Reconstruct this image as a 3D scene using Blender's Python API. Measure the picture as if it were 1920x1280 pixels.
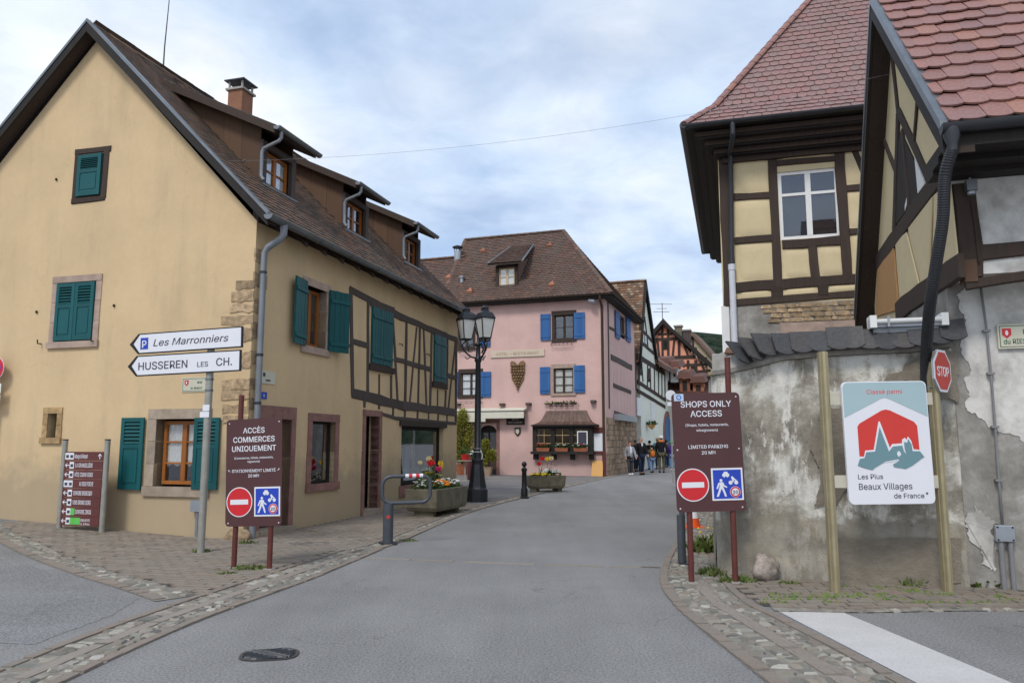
import bpy, bmesh, math, random
import numpy as np
from mathutils import Vector, Matrix
random.seed(7)
for o in list(bpy.data.objects): bpy.data.objects.remove(o)
SC = bpy.context.scene
COL = SC.collection
R = math.radians

# ---------------------------------------------------------------- camera
PITCH, FPX, EYE = R(7.5), 1440.0, 1.55
cam = bpy.data.cameras.new('camera'); cam.lens = 27.0; cam.sensor_width = 36.0
cam.clip_start = 0.05; cam.clip_end = 4000
camo = bpy.data.objects.new('camera', cam); COL.objects.link(camo)
camo.location = (0, 0, EYE); camo.rotation_euler = (R(90) + PITCH, 0, 0)
SC.camera = camo
# ---------------------------------------------------------------- sky
SUN_EL, SUN_AZ = R(48), R(205)          # azimuth clockwise from +Y: behind the camera, to the left
w = bpy.data.worlds.new('World'); SC.world = w; w.use_nodes = True
nt = w.node_tree; N = nt.nodes; LK = nt.links; N.clear()
out = N.new('ShaderNodeOutputWorld'); bg = N.new('ShaderNodeBackground'); bg.inputs[1].default_value = 0.1
sky = N.new('ShaderNodeTexSky'); sky.sky_type = 'NISHITA'; sky.sun_disc = False
sky.sun_elevation = SUN_EL; sky.sun_rotation = SUN_AZ; sky.air_density = 1.0; sky.dust_density = 1.5
tc = N.new('ShaderNodeTexCoord')
sep = N.new('ShaderNodeSeparateXYZ'); LK.new(tc.outputs['Generated'], sep.inputs[0])
# flat cloud layer: direction divided by height
mx = N.new('ShaderNodeMath'); mx.operation = 'MAXIMUM'; LK.new(sep.outputs[2], mx.inputs[0]); mx.inputs[1].default_value = 0.0
ad = N.new('ShaderNodeMath'); ad.operation = 'ADD'; LK.new(mx.outputs[0], ad.inputs[0]); ad.inputs[1].default_value = 0.16
dv = N.new('ShaderNodeVectorMath'); dv.operation = 'DIVIDE'; LK.new(tc.outputs['Generated'], dv.inputs[0])
cb = N.new('ShaderNodeCombineXYZ')
for i in range(3): LK.new(ad.outputs[0], cb.inputs[i])
LK.new(cb.outputs[0], dv.inputs[1])
mp = N.new('ShaderNodeMapping'); LK.new(dv.outputs[0], mp.inputs[0]); mp.inputs['Scale'].default_value = (1.0, 1.0, 0.15); mp.inputs['Location'].default_value = (3.1, 1.7, 0)
def wnoise(scale, detail, rough, dist=0.0):
    n = N.new('ShaderNodeTexNoise'); n.inputs['Scale'].default_value = scale; n.inputs['Detail'].default_value = detail
    n.inputs['Roughness'].default_value = rough; n.inputs['Distortion'].default_value = dist; LK.new(mp.outputs[0], n.inputs['Vector']); return n
def wramp(src, stops):
    r = N.new('ShaderNodeValToRGB'); e = r.color_ramp.elements
    while len(e) < len(stops): e.new(0.5)
    for k, (p, c) in enumerate(stops): e[k].position = p; e[k].color = (*c, 1)
    LK.new(src, r.inputs[0]); return r
n1 = wnoise(1.5, 7, 0.52, 0.3); n2 = wnoise(0.85, 6, 0.5, 0.2)
cover = wramp(n1.outputs['Fac'], [(0.30, (0.55,)*3), (0.50, (0.95,)*3), (0.58, (1,)*3)])
tone = wramp(n2.outputs['Fac'], [(0.34, (3.7, 4.9, 7.0)), (0.44, (5.6, 6.7, 8.4)), (0.51, (6.8, 7.5, 8.6)), (0.58, (8.2, 8.5, 8.9))])
n3 = wnoise(4.2, 6, 0.6, 0.4); fine_ = wramp(n3.outputs['Fac'], [(0.32, (0.88, 0.90, 0.93)), (0.62, (1.10, 1.09, 1.06))])
tm = N.new('ShaderNodeMix'); tm.data_type = 'RGBA'; tm.blend_type = 'MULTIPLY'; tm.inputs[0].default_value = 1.0; LK.new(tone.outputs[0], tm.inputs[6]); LK.new(fine_.outputs[0], tm.inputs[7])
skb = N.new('ShaderNodeMix'); skb.data_type = 'RGBA'; skb.blend_type = 'MIX'
# the thin blue between the clouds
skm = N.new('ShaderNodeMix'); skm.data_type = 'RGBA'; skm.blend_type = 'MULTIPLY'; skm.inputs[0].default_value = 1.0
LK.new(sky.outputs[0], skm.inputs[6]); skm.inputs[7].default_value = (1.7, 1.7, 1.7, 1)
LK.new(cover.outputs[0], skb.inputs[0]); LK.new(skm.outputs[2], skb.inputs[6]); LK.new(tm.outputs[2], skb.inputs[7])
LK.new(skb.outputs[2], bg.inputs[0]); LK.new(bg.outputs[0], out.inputs[0])
# ---------------------------------------------------------------- sun behind thin cloud
sl = bpy.data.lights.new('sun', 'SUN'); sl.energy = 1.5; sl.angle = R(14); sl.color = (1.0, 0.955, 0.89)
so = bpy.data.objects.new('sun', sl); COL.objects.link(so)
sd = Vector((math.sin(SUN_AZ)*math.cos(SUN_EL), math.cos(SUN_AZ)*math.cos(SUN_EL), math.sin(SUN_EL)))
so.rotation_euler = sd.to_track_quat('Z', 'Y').to_euler(); so.location = (-6, -10, 20)
vs = SC.view_settings
vs.view_transform = 'Standard'; vs.look = 'None'; vs.exposure = 0.28; vs.gamma = 1.0; vs.use_curve_mapping = False
SC.cycles.max_bounces = 6; SC.cycles.diffuse_bounces = 3; SC.cycles.glossy_bounces = 3; SC.cycles.transparent_max_bounces = 12; SC.cycles.transmission_bounces = 4

# ---------------------------------------------------------------- where a line of sight meets a surface
def ray(x, y):
    cx = (x-960)/FPX; cy = -(y-640)/FPX
    return np.array([cx, math.cos(PITCH)-cy*math.sin(PITCH), math.sin(PITCH)+cy*math.cos(PITCH)])
CAM = np.array([0, 0, EYE])
def hgt(x, y):                                # the cross street climbs gently to the left
    d = max(0.0, -(x+4.7)); return 0.056*d*d/(d+1.0)
def ground(x, y):
    z = 0.0
    for _ in range(12):
        r = ray(x, y); p = CAM + r*((z-EYE)/r[2]); z = 0.5*z+0.5*hgt(p[0], p[1])
    return Vector((p[0], p[1], hgt(p[0], p[1])))
def cut(x, y, p, n):
    r = ray(x, y); return CAM + r*(np.dot(np.array(p)-CAM, n)/np.dot(r, n))
class Frame:                                  # a = along the street, b = to the left, z = up
    def __init__(s, o, th):
        t = R(th); s.th = t; s.o = np.array([o[0], o[1], 0.0], float)
        s.a = np.array([math.sin(t), math.cos(t), 0]); s.b = np.array([-math.cos(t), math.sin(t), 0])
        s.rz = math.pi/2 - t
    def loc(s, p): d = np.array(p)-s.o; return Vector((d@s.a, d@s.b, d[2]))
    def world(s, a, b, z=0): return Vector(s.o + s.a*a + s.b*b + np.array([0, 0, z]))
    def onb(s, x, y, b=0): q = s.loc(cut(x, y, s.o+s.b*b, s.b)); return q.x, q.z
    def ona(s, x, y, a=0): q = s.loc(cut(x, y, s.o+s.a*a, s.a)); return q.y, q.z

# ---------------------------------------------------------------- mesh builder
class MB:
    def __init__(s): s.v = []; s.f = []; s.m = []; s.cur = 0
    def add(s, vs, fs, m=None):
        o = len(s.v); s.v += [tuple(p) for p in vs]; s.f += [tuple(i+o for i in f) for f in fs]; s.m += [s.cur if m is None else m]*len(fs); return s
    def poly(s, pts, m=None): return s.add(pts, [tuple(range(len(pts)))], m)
    def box(s, x0, x1, y0, y1, z0, z1, m=None):
        v = [(x, y, z) for z in (z0, z1) for y in (y0, y1) for x in (x0, x1)]
        return s.add(v, [(0,2,3,1),(4,5,7,6),(0,1,5,4),(2,6,7,3),(0,4,6,2),(1,3,7,5)], m)
    def prism(s, pts, d, m=None):             # polygon (3D points) pushed along vector d
        n = len(pts); d = Vector(d); a = [Vector(p) for p in pts]; b = [p+d for p in a]
        return s.add(a+b, [tuple(range(n))[::-1], tuple(range(n, 2*n))]+[(i, (i+1)%n, n+(i+1)%n, n+i) for i in range(n)], m)
    def tube(s, pts, r, n=8, cap=True, m=None):
        pts = [Vector(p) for p in pts]; rs = r if isinstance(r, (list, tuple)) else [r]*len(pts); vs = []; fs = []
        up = Vector((0, 0, 1)); d0 = (pts[1]-pts[0]).normalized()
        if abs(d0.z) > 0.95: up = Vector((0, 1, 0))
        x = d0.cross(up).normalized()
        for i, p in enumerate(pts):
            d = (pts[min(i+1, len(pts)-1)]-pts[max(i-1, 0)]).normalized()
            x = (x-d*x.dot(d)).normalized(); y = d.cross(x)
            for k in range(n):
                t = 2*math.pi*k/n; vs.append(p+(x*math.cos(t)+y*math.sin(t))*rs[i])
        for i in range(len(pts)-1):
            for k in range(n): fs.append((i*n+k, i*n+(k+1)%n, (i+1)*n+(k+1)%n, (i+1)*n+k))
        if cap: fs += [tuple(range(n))[::-1], tuple(range((len(pts)-1)*n, len(pts)*n))]
        return s.add(vs, fs, m)
    def lathe(s, prof, n=16, c=(0, 0, 0), m=None):   # (radius, z) profile about z
        vs = []; fs = []; k = len(prof)
        for r, z in prof:
            for i in range(n): t = 2*math.pi*i/n; vs.append((c[0]+r*math.cos(t), c[1]+r*math.sin(t), c[2]+z))
        for j in range(k-1):
            for i in range(n): fs.append((j*n+i, j*n+(i+1)%n, (j+1)*n+(i+1)%n, (j+1)*n+i))
        fs += [tuple(range(n))[::-1], tuple(range((k-1)*n, k*n))]
        return s.add(vs, fs, m)
    def ball(s, c, r, n=10, k=6, m=None):
        rx, ry, rz = r if isinstance(r, (tuple, list)) else (r, r, r); vs = [(c[0], c[1], c[2]-rz)]; fs = []
        for j in range(1, k):
            t = math.pi*j/k-math.pi/2
            for i in range(n): u = 2*math.pi*i/n; vs.append((c[0]+rx*math.cos(t)*math.cos(u), c[1]+ry*math.cos(t)*math.sin(u), c[2]+rz*math.sin(t)))
        vs.append((c[0], c[1], c[2]+rz)); e = len(vs)-1
        for i in range(n): fs.append((0, 1+(i+1)%n, 1+i)); fs.append((e, 1+(k-2)*n+i, 1+(k-2)*n+(i+1)%n))
        for j in range(k-2):
            for i in range(n): fs.append((1+j*n+i, 1+j*n+(i+1)%n, 1+(j+1)*n+(i+1)%n, 1+(j+1)*n+i))
        return s.add(vs, fs, m)
    def mesh(s, name, mats, smooth=False):
        me = bpy.data.meshes.new(name); me.from_pydata(s.v, [], s.f)
        if not isinstance(mats, (list, tuple)): mats = [mats]
        for q in mats: me.materials.append(MAT[q] if isinstance(q, str) else q)
        if len(mats) > 1: me.polygons.foreach_set('material_index', s.m)
        bm = bmesh.new(); bm.from_mesh(me); bmesh.ops.recalc_face_normals(bm, faces=bm.faces); bm.to_mesh(me); bm.free()
        if smooth: me.shade_smooth(); 
        if smooth == 'auto': me.set_sharp_from_angle(angle=R(38))
        return me
    def build(s, name, mats, parent=None, smooth=False, bevel=0):
        o = bpy.data.objects.new(name, s.mesh(name, mats, smooth)); COL.objects.link(o); o.parent = parent
        if bevel: b = o.modifiers.new('bevel', 'BEVEL'); b.width = bevel; b.segments = 2; b.limit_method = 'ANGLE'
        return o
def inst(name, me, parent, loc=(0, 0, 0), rot=(0, 0, 0), sc=(1, 1, 1)):
    o = bpy.data.objects.new(name, me); COL.objects.link(o); o.parent = parent; o.location = loc; o.rotation_euler = rot; o.scale = sc; return o
def tag(o, label, cat, group=None):
    o['label'] = label; o['category'] = cat
    if group: o['group'] = group
    return o
def thing(name, label, cat, loc=(0, 0, 0), rz=0, group=None):
    o = bpy.data.objects.new(name, None); COL.objects.link(o); o.location = loc; o.rotation_euler = (0, 0, rz); o.empty_display_size = 0.2
    return tag(o, label, cat, group)
def struct(o): o['kind'] = 'structure'; return o
def stuff(o): o['kind'] = 'stuff'; return o
def U(a, b): return random.uniform(a, b)
def copy_tree(o, parent=None):
    c = o.copy(); COL.objects.link(c); c.parent = parent
    for ch in list(o.children): copy_tree(ch, c)
    return c
try: FONT = bpy.data.fonts.load(bpy.utils.system_resource('DATAFILES', path='fonts')+'/Inter.woff2')   # the sans serif that ships with Blender
except Exception: FONT = None
def text(s, size, mat, parent, x, z, y=-0.004, align='CENTER', sx=1.0, bold=0.0, shear=0.0, name='lettering', depth=0.0015):
    cu = bpy.data.curves.new('t', 'FONT'); cu.body = s; cu.size = size; cu.align_x = align; cu.extrude = depth; cu.offset = bold*size*.55; cu.shear = shear; cu.resolution_u = 3
    if FONT: cu.font = FONT; cu.size = size*1.2
    ob = bpy.data.objects.new('t', cu); COL.objects.link(ob)
    dg = bpy.context.evaluated_depsgraph_get(); me = bpy.data.meshes.new_from_object(ob.evaluated_get(dg))
    bpy.data.objects.remove(ob); bpy.data.curves.remove(cu)
    for v in me.vertices: c = v.co.copy(); v.co = (x+c.x*sx, y-c.z, z+c.y)
    me.materials.clear(); me.materials.append(MAT[mat]); me.name = name
    o = bpy.data.objects.new(name, me); COL.objects.link(o); o.parent = parent; return o
# ---------------------------------------------------------------- materials
MAT = {}
def srgb(r, g, b): return tuple(((c/255)/12.92 if c/255 <= 0.04045 else ((c/255+0.055)/1.055)**2.4) for c in (r, g, b))
class NT:
    def __init__(s, name):
        m = bpy.data.materials.new(name); m.use_nodes = True; s.m = m; s.t = m.node_tree; s.n = s.t.nodes; s.l = s.t.links
        s.p = s.n['Principled BSDF']; MAT[name] = m; s.tc = s.n.new('ShaderNodeTexCoord'); s.base = s.tc.outputs['Object']
    def noise(s, scale, detail=4, rough=0.55, stretch=None, off=(0, 0, 0), dist=0):
        src = s.base
        if stretch or off != (0, 0, 0):
            mp = s.n.new('ShaderNodeMapping'); mp.inputs['Scale'].default_value = stretch or (1, 1, 1); mp.inputs['Location'].default_value = off; s.l.new(src, mp.inputs[0]); src = mp.outputs[0]
        t = s.n.new('ShaderNodeTexNoise'); t.inputs['Scale'].default_value = scale; t.inputs['Detail'].default_value = detail; t.inputs['Roughness'].default_value = rough; t.inputs['Distortion'].default_value = dist
        s.l.new(src, t.inputs['Vector']); return t.outputs['Fac']
    def vor(s, scale, feat='F1', stretch=None, wob=0.0):
        src = s.base
        if wob:
            nz = s.n.new('ShaderNodeTexNoise'); nz.inputs['Scale'].default_value = 3.5; nz.inputs['Detail'].default_value = 5; s.l.new(src, nz.inputs['Vector'])
            va = s.n.new('ShaderNodeVectorMath'); va.operation = 'MULTIPLY_ADD'; s.l.new(nz.outputs['Color'], va.inputs[0]); va.inputs[1].default_value = (wob,)*3; s.l.new(src, va.inputs[2]); src = va.outputs[0]
        if stretch:
            mp = s.n.new('ShaderNodeMapping'); mp.inputs['Scale'].default_value = stretch; s.l.new(src, mp.inputs[0]); src = mp.outputs[0]
        t = s.n.new('ShaderNodeTexVoronoi'); t.feature = feat; t.inputs['Scale'].default_value = scale; s.l.new(src, t.inputs['Vector']); return t.outputs[0]
    def ramp(s, src, stops, interp='LINEAR'):
        r = s.n.new('ShaderNodeValToRGB'); r.color_ramp.interpolation = interp; e = r.color_ramp.elements
        while len(e) < len(stops): e.new(0.5)
        for k, (p, c) in enumerate(stops): e[k].position = p; e[k].color = (*(c if isinstance(c, (tuple, list)) else (c,)*3), 1)
        s.l.new(src, r.inputs[0]); return r.outputs[0]
    def mix(s, fac, a, b, blend='MIX'):
        m = s.n.new('ShaderNodeMix'); m.data_type = 'RGBA'; m.blend_type = blend
        for i, q in ((0, fac), (6, a), (7, b)):
            if isinstance(q, (int, float)): m.inputs[i].default_value = q if i == 0 else (q, q, q, 1)
            elif isinstance(q, tuple): m.inputs[i].default_value = (*q, 1)
            else: s.l.new(q, m.inputs[i])
        return m.outputs[2]
    def math(s, op, a, b=0.5):
        m = s.n.new('ShaderNodeMath'); m.operation = op
        for i, q in ((0, a), (1, b)):
            if isinstance(q, (int, float)): m.inputs[i].default_value = q
            else: s.l.new(q, m.inputs[i])
        return m.outputs[0]
    def z(s):
        q = s.n.new('ShaderNodeSeparateXYZ'); s.l.new(s.base, q.inputs[0]); return q.outputs
    def rnd(s):
        oi = s.n.new('ShaderNodeObjectInfo'); g = s.n.new('ShaderNodeNewGeometry')
        return s.math('FRACT', s.math('ADD', oi.outputs['Random'], s.math('MULTIPLY', g.outputs['Random Per Island'], 7.31)), 0)
    def col(s, c):
        if isinstance(c, tuple): s.p.inputs['Base Color'].default_value = (*c, 1)
        else: s.l.new(c, s.p.inputs['Base Color'])
        return s
    def bump(s, h, strength=0.3, dist=0.01):
        b = s.n.new('ShaderNodeBump'); b.inputs['Strength'].default_value = strength; b.inputs['Distance'].default_value = dist; s.l.new(h, b.inputs['Height']); s.l.new(b.outputs[0], s.p.inputs['Normal']); return s
    def rough(s, r, spec=0.35, metal=0):
        if isinstance(r, (int, float)): s.p.inputs['Roughness'].default_value = r
        else: s.l.new(r, s.p.inputs['Roughness'])
        s.p.inputs['Specular IOR Level'].default_value = spec; s.p.inputs['Metallic'].default_value = metal; return s
def simple(name, c, rough=0.6, var=0.18, scale=6, spec=0.35, metal=0, bump=0.15, bscale=60, rnd=0.0):
    t = NT(name); d = tuple(x*(1-var) for x in c); l = tuple(min(1, x*(1+var)) for x in c)
    col = t.ramp(t.noise(scale, 5, 0.6), [(0.3, d), (0.7, l)])
    if rnd: col = t.mix(1.0, col, t.ramp(t.rnd(), [(0, 1-rnd), (1, 1+rnd)]), 'MULTIPLY')
    t.col(col).rough(rough, spec, metal)
    if bump: t.bump(t.noise(bscale, 3), bump, 0.004)
    return t
def plaster(name, c, dirt, rough=0.92, streak=0.35, base_dirt=0.5, bumpy=0.35):
    t = NT(name); d = tuple(x*0.90 for x in c); l = tuple(min(1, x*1.07) for x in c)
    col = t.ramp(t.noise(0.7, 6, 0.62), [(0.3, d), (0.7, l)])
    col = t.mix(t.ramp(t.noise(9, 5, 0.65), [(0.42, 0.0), (0.75, 0.16)]), col, tuple(x*0.72 for x in c))
    st = t.ramp(t.noise(2.2, 5, 0.62, stretch=(1, 1, 0.16)), [(0.52, 0.0), (0.78, streak)])
    col = t.mix(st, col, dirt)
    # splash dirt, ragged edged, on the foot of the wall
    zz = t.math('ADD', t.z()[2], t.math('MULTIPLY', t.noise(2.3, 6, 0.65), -1.6))
    col = t.mix(t.ramp(zz, [(0.0, base_dirt), (0.55, 0.0)]), col, dirt)
    hc = t.math('MULTIPLY', t.ramp(t.vor(0.8, 'DISTANCE_TO_EDGE', wob=0.6), [(0.0, 0.45), (0.004, 0.0)]), t.ramp(t.noise(0.9, 3, 0.5, off=(1, 7, 3)), [(0.50, 0.0), (0.56, 0.8)]))
    col = t.mix(hc, col, tuple(x*0.55 for x in c))
    pit = t.ramp(t.noise(27, 3, 0.5, off=(4, 2, 1)), [(0.70, 0.0), (0.76, 0.35)])
    col = t.mix(pit, col, tuple(x*0.5 for x in c))
    t.col(col).rough(rough, 0.25)
    h = t.mix(0.35, t.noise(5, 6, 0.6), t.noise(70, 4, 0.65)); t.bump(h, bumpy, 0.02); return t
plaster('plaster_yellow', (0.645, 0.48, 0.285), (0.36, 0.29, 0.20), base_dirt=0.7)
plaster('plaster_pink', (0.655, 0.44, 0.40), (0.45, 0.32, 0.30), streak=0.2)
plaster('plaster_white', (0.77, 0.79, 0.69), (0.5, 0.52, 0.47), streak=0.2)
plaster('plaster_orange', (0.80, 0.35, 0.235), (0.5, 0.25, 0.17), streak=0.15, base_dirt=0)
plaster('plaster_cream', (0.66, 0.55, 0.34), (0.42, 0.36, 0.26), streak=0.16, base_dirt=0.0)
plaster('plaster_tan', (0.42, 0.34, 0.24), (0.3, 0.26, 0.2), base_dirt=0)
# the weathered plaster of the garden wall: paint worn to grey render, stained black under the coping
t = NT('plaster_weathered')
c = t.ramp(t.noise(1.6, 8, 0.66, dist=0.3), [(0.34, (0.17, 0.155, 0.13)), (0.44, (0.29, 0.265, 0.22)), (0.50, (0.40, 0.375, 0.32)), (0.56, (0.60, 0.58, 0.52)), (0.64, (0.72, 0.71, 0.67))])
c = t.mix(t.ramp(t.noise(3.0, 7, 0.68, stretch=(1, 1, 0.22), off=(3, 1, 0)), [(0.50, 0.0), (0.70, 0.75)]), c, (0.115, 0.11, 0.095))
c = t.mix(t.ramp(t.noise(4.2, 7, 0.7, stretch=(1, 1, 0.4), off=(7, 5, 0)), [(0.54, 0.0), (0.60, 0.8)]), c, (0.74, 0.72, 0.67))
zz = t.z()[2]
low = t.ramp(t.math('ADD', zz, t.math('MULTIPLY', t.noise(2.2, 6, 0.65, off=(1, 9, 2)), 0.5)), [(0.92, 1.0), (0.97, 0.0)])
c = t.mix(t.math('MULTIPLY', low, 0.75), c, t.ramp(t.noise(3.2, 7, 0.66, off=(2, 2, 8)), [(0.3, (0.15, 0.135, 0.11)), (0.55, (0.26, 0.23, 0.18)), (0.7, (0.36, 0.29, 0.19))]))
c = t.mix(t.ramp(t.noise(19, 4, 0.6), [(0.66, 0.0), (0.72, 0.55)]), c, (0.09, 0.085, 0.075))
t.col(c).rough(0.95, 0.2); t.bump(t.mix(0.5, t.noise(3.4, 8, 0.66), t.noise(45, 4, 0.6)), 0.55, 0.03)
# bare rendering under lost plaster
t = NT('render_bare'); t.col(t.mix(t.ramp(t.noise(8, 6, 0.65, stretch=(1, 1, 1.8)), [(0.4, 0.0), (0.7, 0.7)]), (0.225, 0.195, 0.155), (0.30, 0.27, 0.22))).rough(0.95, 0.2); t.bump(t.noise(26, 6, 0.7), 0.8, 0.02)
t = NT('plaster_pale'); t.col(t.mix(t.ramp(t.noise(1.8, 7, 0.66), [(0.36, 0.0), (0.58, 1.0)]), (0.36, 0.345, 0.32), (0.68, 0.665, 0.63))).rough(0.95, 0.2); t.bump(t.noise(6, 7, 0.66), 0.5, 0.02)
t = NT('plaster_grey'); t.col(t.ramp(t.noise(2.2, 8, 0.68), [(0.3, (0.17, 0.16, 0.145)), (0.5, (0.28, 0.265, 0.24)), (0.62, (0.38, 0.365, 0.34)), (0.74, (0.58, 0.56, 0.52))])).rough(0.95, 0.2); t.bump(t.noise(9, 7, 0.66), 0.5, 0.02)
def wood(name, c, rough=0.75, var=0.35, ax=(1, 1, 0.08)):
    t = NT(name); n = t.noise(26, 5, 0.62, stretch=ax); n2 = t.noise(2.2, 4)
    col = t.mix(n2, t.ramp(n, [(0.3, tuple(x*(1-var) for x in c)), (0.7, tuple(x*(1+var) for x in c))]), c)
    col = t.mix(1.0, col, t.ramp(t.rnd(), [(0, 0.85), (1, 1.15)]), 'MULTIPLY')
    t.col(col).rough(rough, 0.3); t.bump(n, 0.4, 0.006); return t
wood('timber_dark', (0.052, 0.036, 0.028), 0.8)
wood('timber_grey', (0.085, 0.066, 0.06), 0.82)
wood('timber_black', (0.022, 0.018, 0.016), 0.7)
wood('timber_raw', (0.42, 0.24, 0.10), 0.7, 0.2)
wood('cladding_brown', (0.105, 0.058, 0.034), 0.65, 0.2, (1, 1, 0.05))
wood('wood_orange', (0.33, 0.115, 0.025), 0.4, 0.22)
wood('wood_light', (0.50, 0.36, 0.2), 0.5, 0.15)
wood('shutter_green', (0.007, 0.088, 0.095), 0.5, 0.14)
wood('shutter_blue', (0.034, 0.125, 0.33), 0.5, 0.14)
wood('board_tan', (0.60, 0.33, 0.11), 0.6, 0.12)
t = NT('chipboard'); t.col(t.ramp(t.vor(70), [(0.0, (0.30, 0.15, 0.06)), (0.6, (0.50, 0.28, 0.12))])).rough(0.8); t.bump(t.vor(70), 0.3, 0.003)
simple('sandstone_pink', (0.255, 0.135, 0.115), 0.9, 0.22, 5, bump=0.4, bscale=40, rnd=0.08)
simple('sandstone_grey', (0.36, 0.29, 0.225), 0.92, 0.22, 5, bump=0.45, bscale=40, rnd=0.1)
simple('sandstone_pale', (0.40, 0.30, 0.245), 0.92, 0.2, 5, bump=0.45, bscale=40, rnd=0.1)
simple('sandstone_yellow', (0.40, 0.27, 0.135), 0.95, 0.35, 9, bump=0.8, bscale=22, rnd=0.2)
simple('sandstone_rough', (0.36, 0.26, 0.16), 0.95, 0.45, 11, bump=1.0, bscale=26, rnd=0.25)
simple('stone_rubble', (0.30, 0.21, 0.14), 0.95, 0.35, 7, bump=0.8, bscale=16, rnd=0.3)
simple('brick_red', (0.30, 0.12, 0.07), 0.9, 0.25, 14, rnd=0.25)
def tilemat(name, cols, moss=0.2, rough=0.8, mosscol=(0.20, 0.18, 0.13)):
    t = NT(name); c = t.ramp(t.rnd(), [(i/(len(cols)-1), q) for i, q in enumerate(cols)])
    c = t.mix(t.ramp(t.noise(1.1, 5, 0.6), [(0.40, 0.0), (0.7, moss)]), c, mosscol)
    c = t.mix(1.0, c, t.ramp(t.noise(22, 4, 0.65), [(0.25, 0.72), (0.75, 1.25)]), 'MULTIPLY')
    t.col(c).rough(rough, 0.3); t.bump(t.noise(60, 4), 0.25, 0.004); return t
tilemat('tile_brown', [(0.10, 0.062, 0.05), (0.145, 0.085, 0.065), (0.12, 0.08, 0.068), (0.20, 0.105, 0.075)], 0.55, mosscol=(0.13, 0.115, 0.095))
tilemat('tile_old', [(0.085, 0.06, 0.05), (0.13, 0.09, 0.07), (0.22, 0.12, 0.08), (0.10, 0.08, 0.07)], 0.6, mosscol=(0.15, 0.13, 0.10))
tilemat('tile_red_new', [(0.26, 0.135, 0.115), (0.31, 0.155, 0.13), (0.24, 0.135, 0.125), (0.34, 0.165, 0.12)], 0.2, 0.5, (0.2, 0.11, 0.09))
tilemat('tile_rose', [(0.25, 0.155, 0.145), (0.285, 0.165, 0.155), (0.24, 0.165, 0.155), (0.285, 0.15, 0.14)], 0.3, 0.6, (0.2, 0.13, 0.11))
tilemat('tile_slate', [(0.05, 0.052, 0.058), (0.075, 0.075, 0.08), (0.06, 0.055, 0.056), (0.09, 0.085, 0.085)], 0.35, 0.7, (0.12, 0.115, 0.09))
tilemat('tile_far', [(0.13, 0.06, 0.05), (0.18, 0.08, 0.06), (0.15, 0.075, 0.065)], 0.2)
tilemat('tile_mottled', [(0.16, 0.085, 0.05), (0.24, 0.12, 0.07), (0.11, 0.07, 0.05), (0.36, 0.27, 0.19)], 0.2)
simple('roof_felt', (0.05, 0.038, 0.034), 0.9)
simple('zinc', (0.20, 0.215, 0.23), 0.42, 0.15, 3, 0.5, 0.75, bump=0.05)
simple('zinc_light', (0.36, 0.39, 0.43), 0.4, 0.1, 3, 0.5, 0.6, bump=0.05)
simple('zinc_dark', (0.045, 0.048, 0.055), 0.45, 0.15, 3, 0.5, 0.35, bump=0.05)
simple('pipe_grey', (0.22, 0.235, 0.26), 0.5, 0.12, 4, 0.4, 0.2)
simple('plastic_white', (0.62, 0.64, 0.70), 0.4, 0.06, 4)
simple('plastic_black', (0.012, 0.013, 0.017), 0.42, 0.2, 8, 0.5)
simple('paint_white', (0.76, 0.76, 0.75), 0.5, 0.06, 3)
simple('metal_post', (0.34, 0.335, 0.30), 0.45, 0.14, 8, 0.5, 0.35)
simple('metal_post_gold', (0.36, 0.31, 0.19), 0.42, 0.12, 6, 0.5, 0.35)
simple('metal_bracket', (0.52, 0.49, 0.40), 0.5, 0.1, 4)
simple('post_brown', (0.115, 0.032, 0.026), 0.5, 0.2, 9)
simple('sign_brown', (0.082, 0.032, 0.033), 0.42, 0.08, 3, 0.4, bump=0)
simple('sign_brown_dark', (0.12, 0.034, 0.032), 0.45, 0.1, 3, 0.4, bump=0)
simple('sign_white', (0.74, 0.75, 0.80), 0.4, 0.025, 2, 0.4, bump=0)
simple('sign_cream', (0.58, 0.56, 0.45), 0.5, 0.05, 3, 0.4, bump=0)
simple('sign_red', (0.60, 0.022, 0.03), 0.38, 0.05, 3, 0.4, bump=0)
simple('sign_red_faded', (0.52, 0.05, 0.035), 0.45, 0.1, 3, 0.4, bump=0)
simple('sign_blue', (0.02, 0.06, 0.46), 0.38, 0.05, 3, 0.4, bump=0)
simple('sign_black', (0.012, 0.012, 0.014), 0.45, 0.05, 3, 0.4, bump=0)
simple('sign_ink', (0.05, 0.05, 0.075), 0.45, 0.05, 3, 0.4, bump=0)
simple('sign_green_ink', (0.02, 0.11, 0.05), 0.5, 0.05, 3, bump=0)
simple('sign_aqua', (0.36, 0.49, 0.52), 0.4, 0.03, 3, 0.4, bump=0)
simple('sign_teal', (0.15, 0.27, 0.305), 0.4, 0.03, 3, 0.4, bump=0)
simple('sign_coral', (0.62, 0.045, 0.035), 0.4, 0.04, 3, 0.4, bump=0)
simple('sign_lime', (0.12, 0.52, 0.10), 0.45, 0.05, 3, bump=0)
simple('sign_sky', (0.45, 0.58, 0.72), 0.45, 0.05, 3, bump=0)
simple('iron_dark', (0.020, 0.023, 0.030), 0.45, 0.2, 6, 0.5, 0.2)
simple('iron_black', (0.012, 0.011, 0.012), 0.45, 0.2, 6, 0.5, 0.2)
simple('paint_anthracite', (0.062, 0.07, 0.085), 0.4, 0.12, 6, 0.5, 0.1)
simple('iron_cast', (0.085, 0.08, 0.078), 0.6, 0.25, 12, 0.5, 0.4)
simple('lamp_glass', (0.62, 0.63, 0.62), 0.35, 0.05, 3)
simple('awning_cloth', (0.62, 0.60, 0.50), 0.8, 0.06, 3)
simple('grape_wood', (0.20, 0.12, 0.06), 0.6, 0.3, 8, rnd=0.2)
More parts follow.
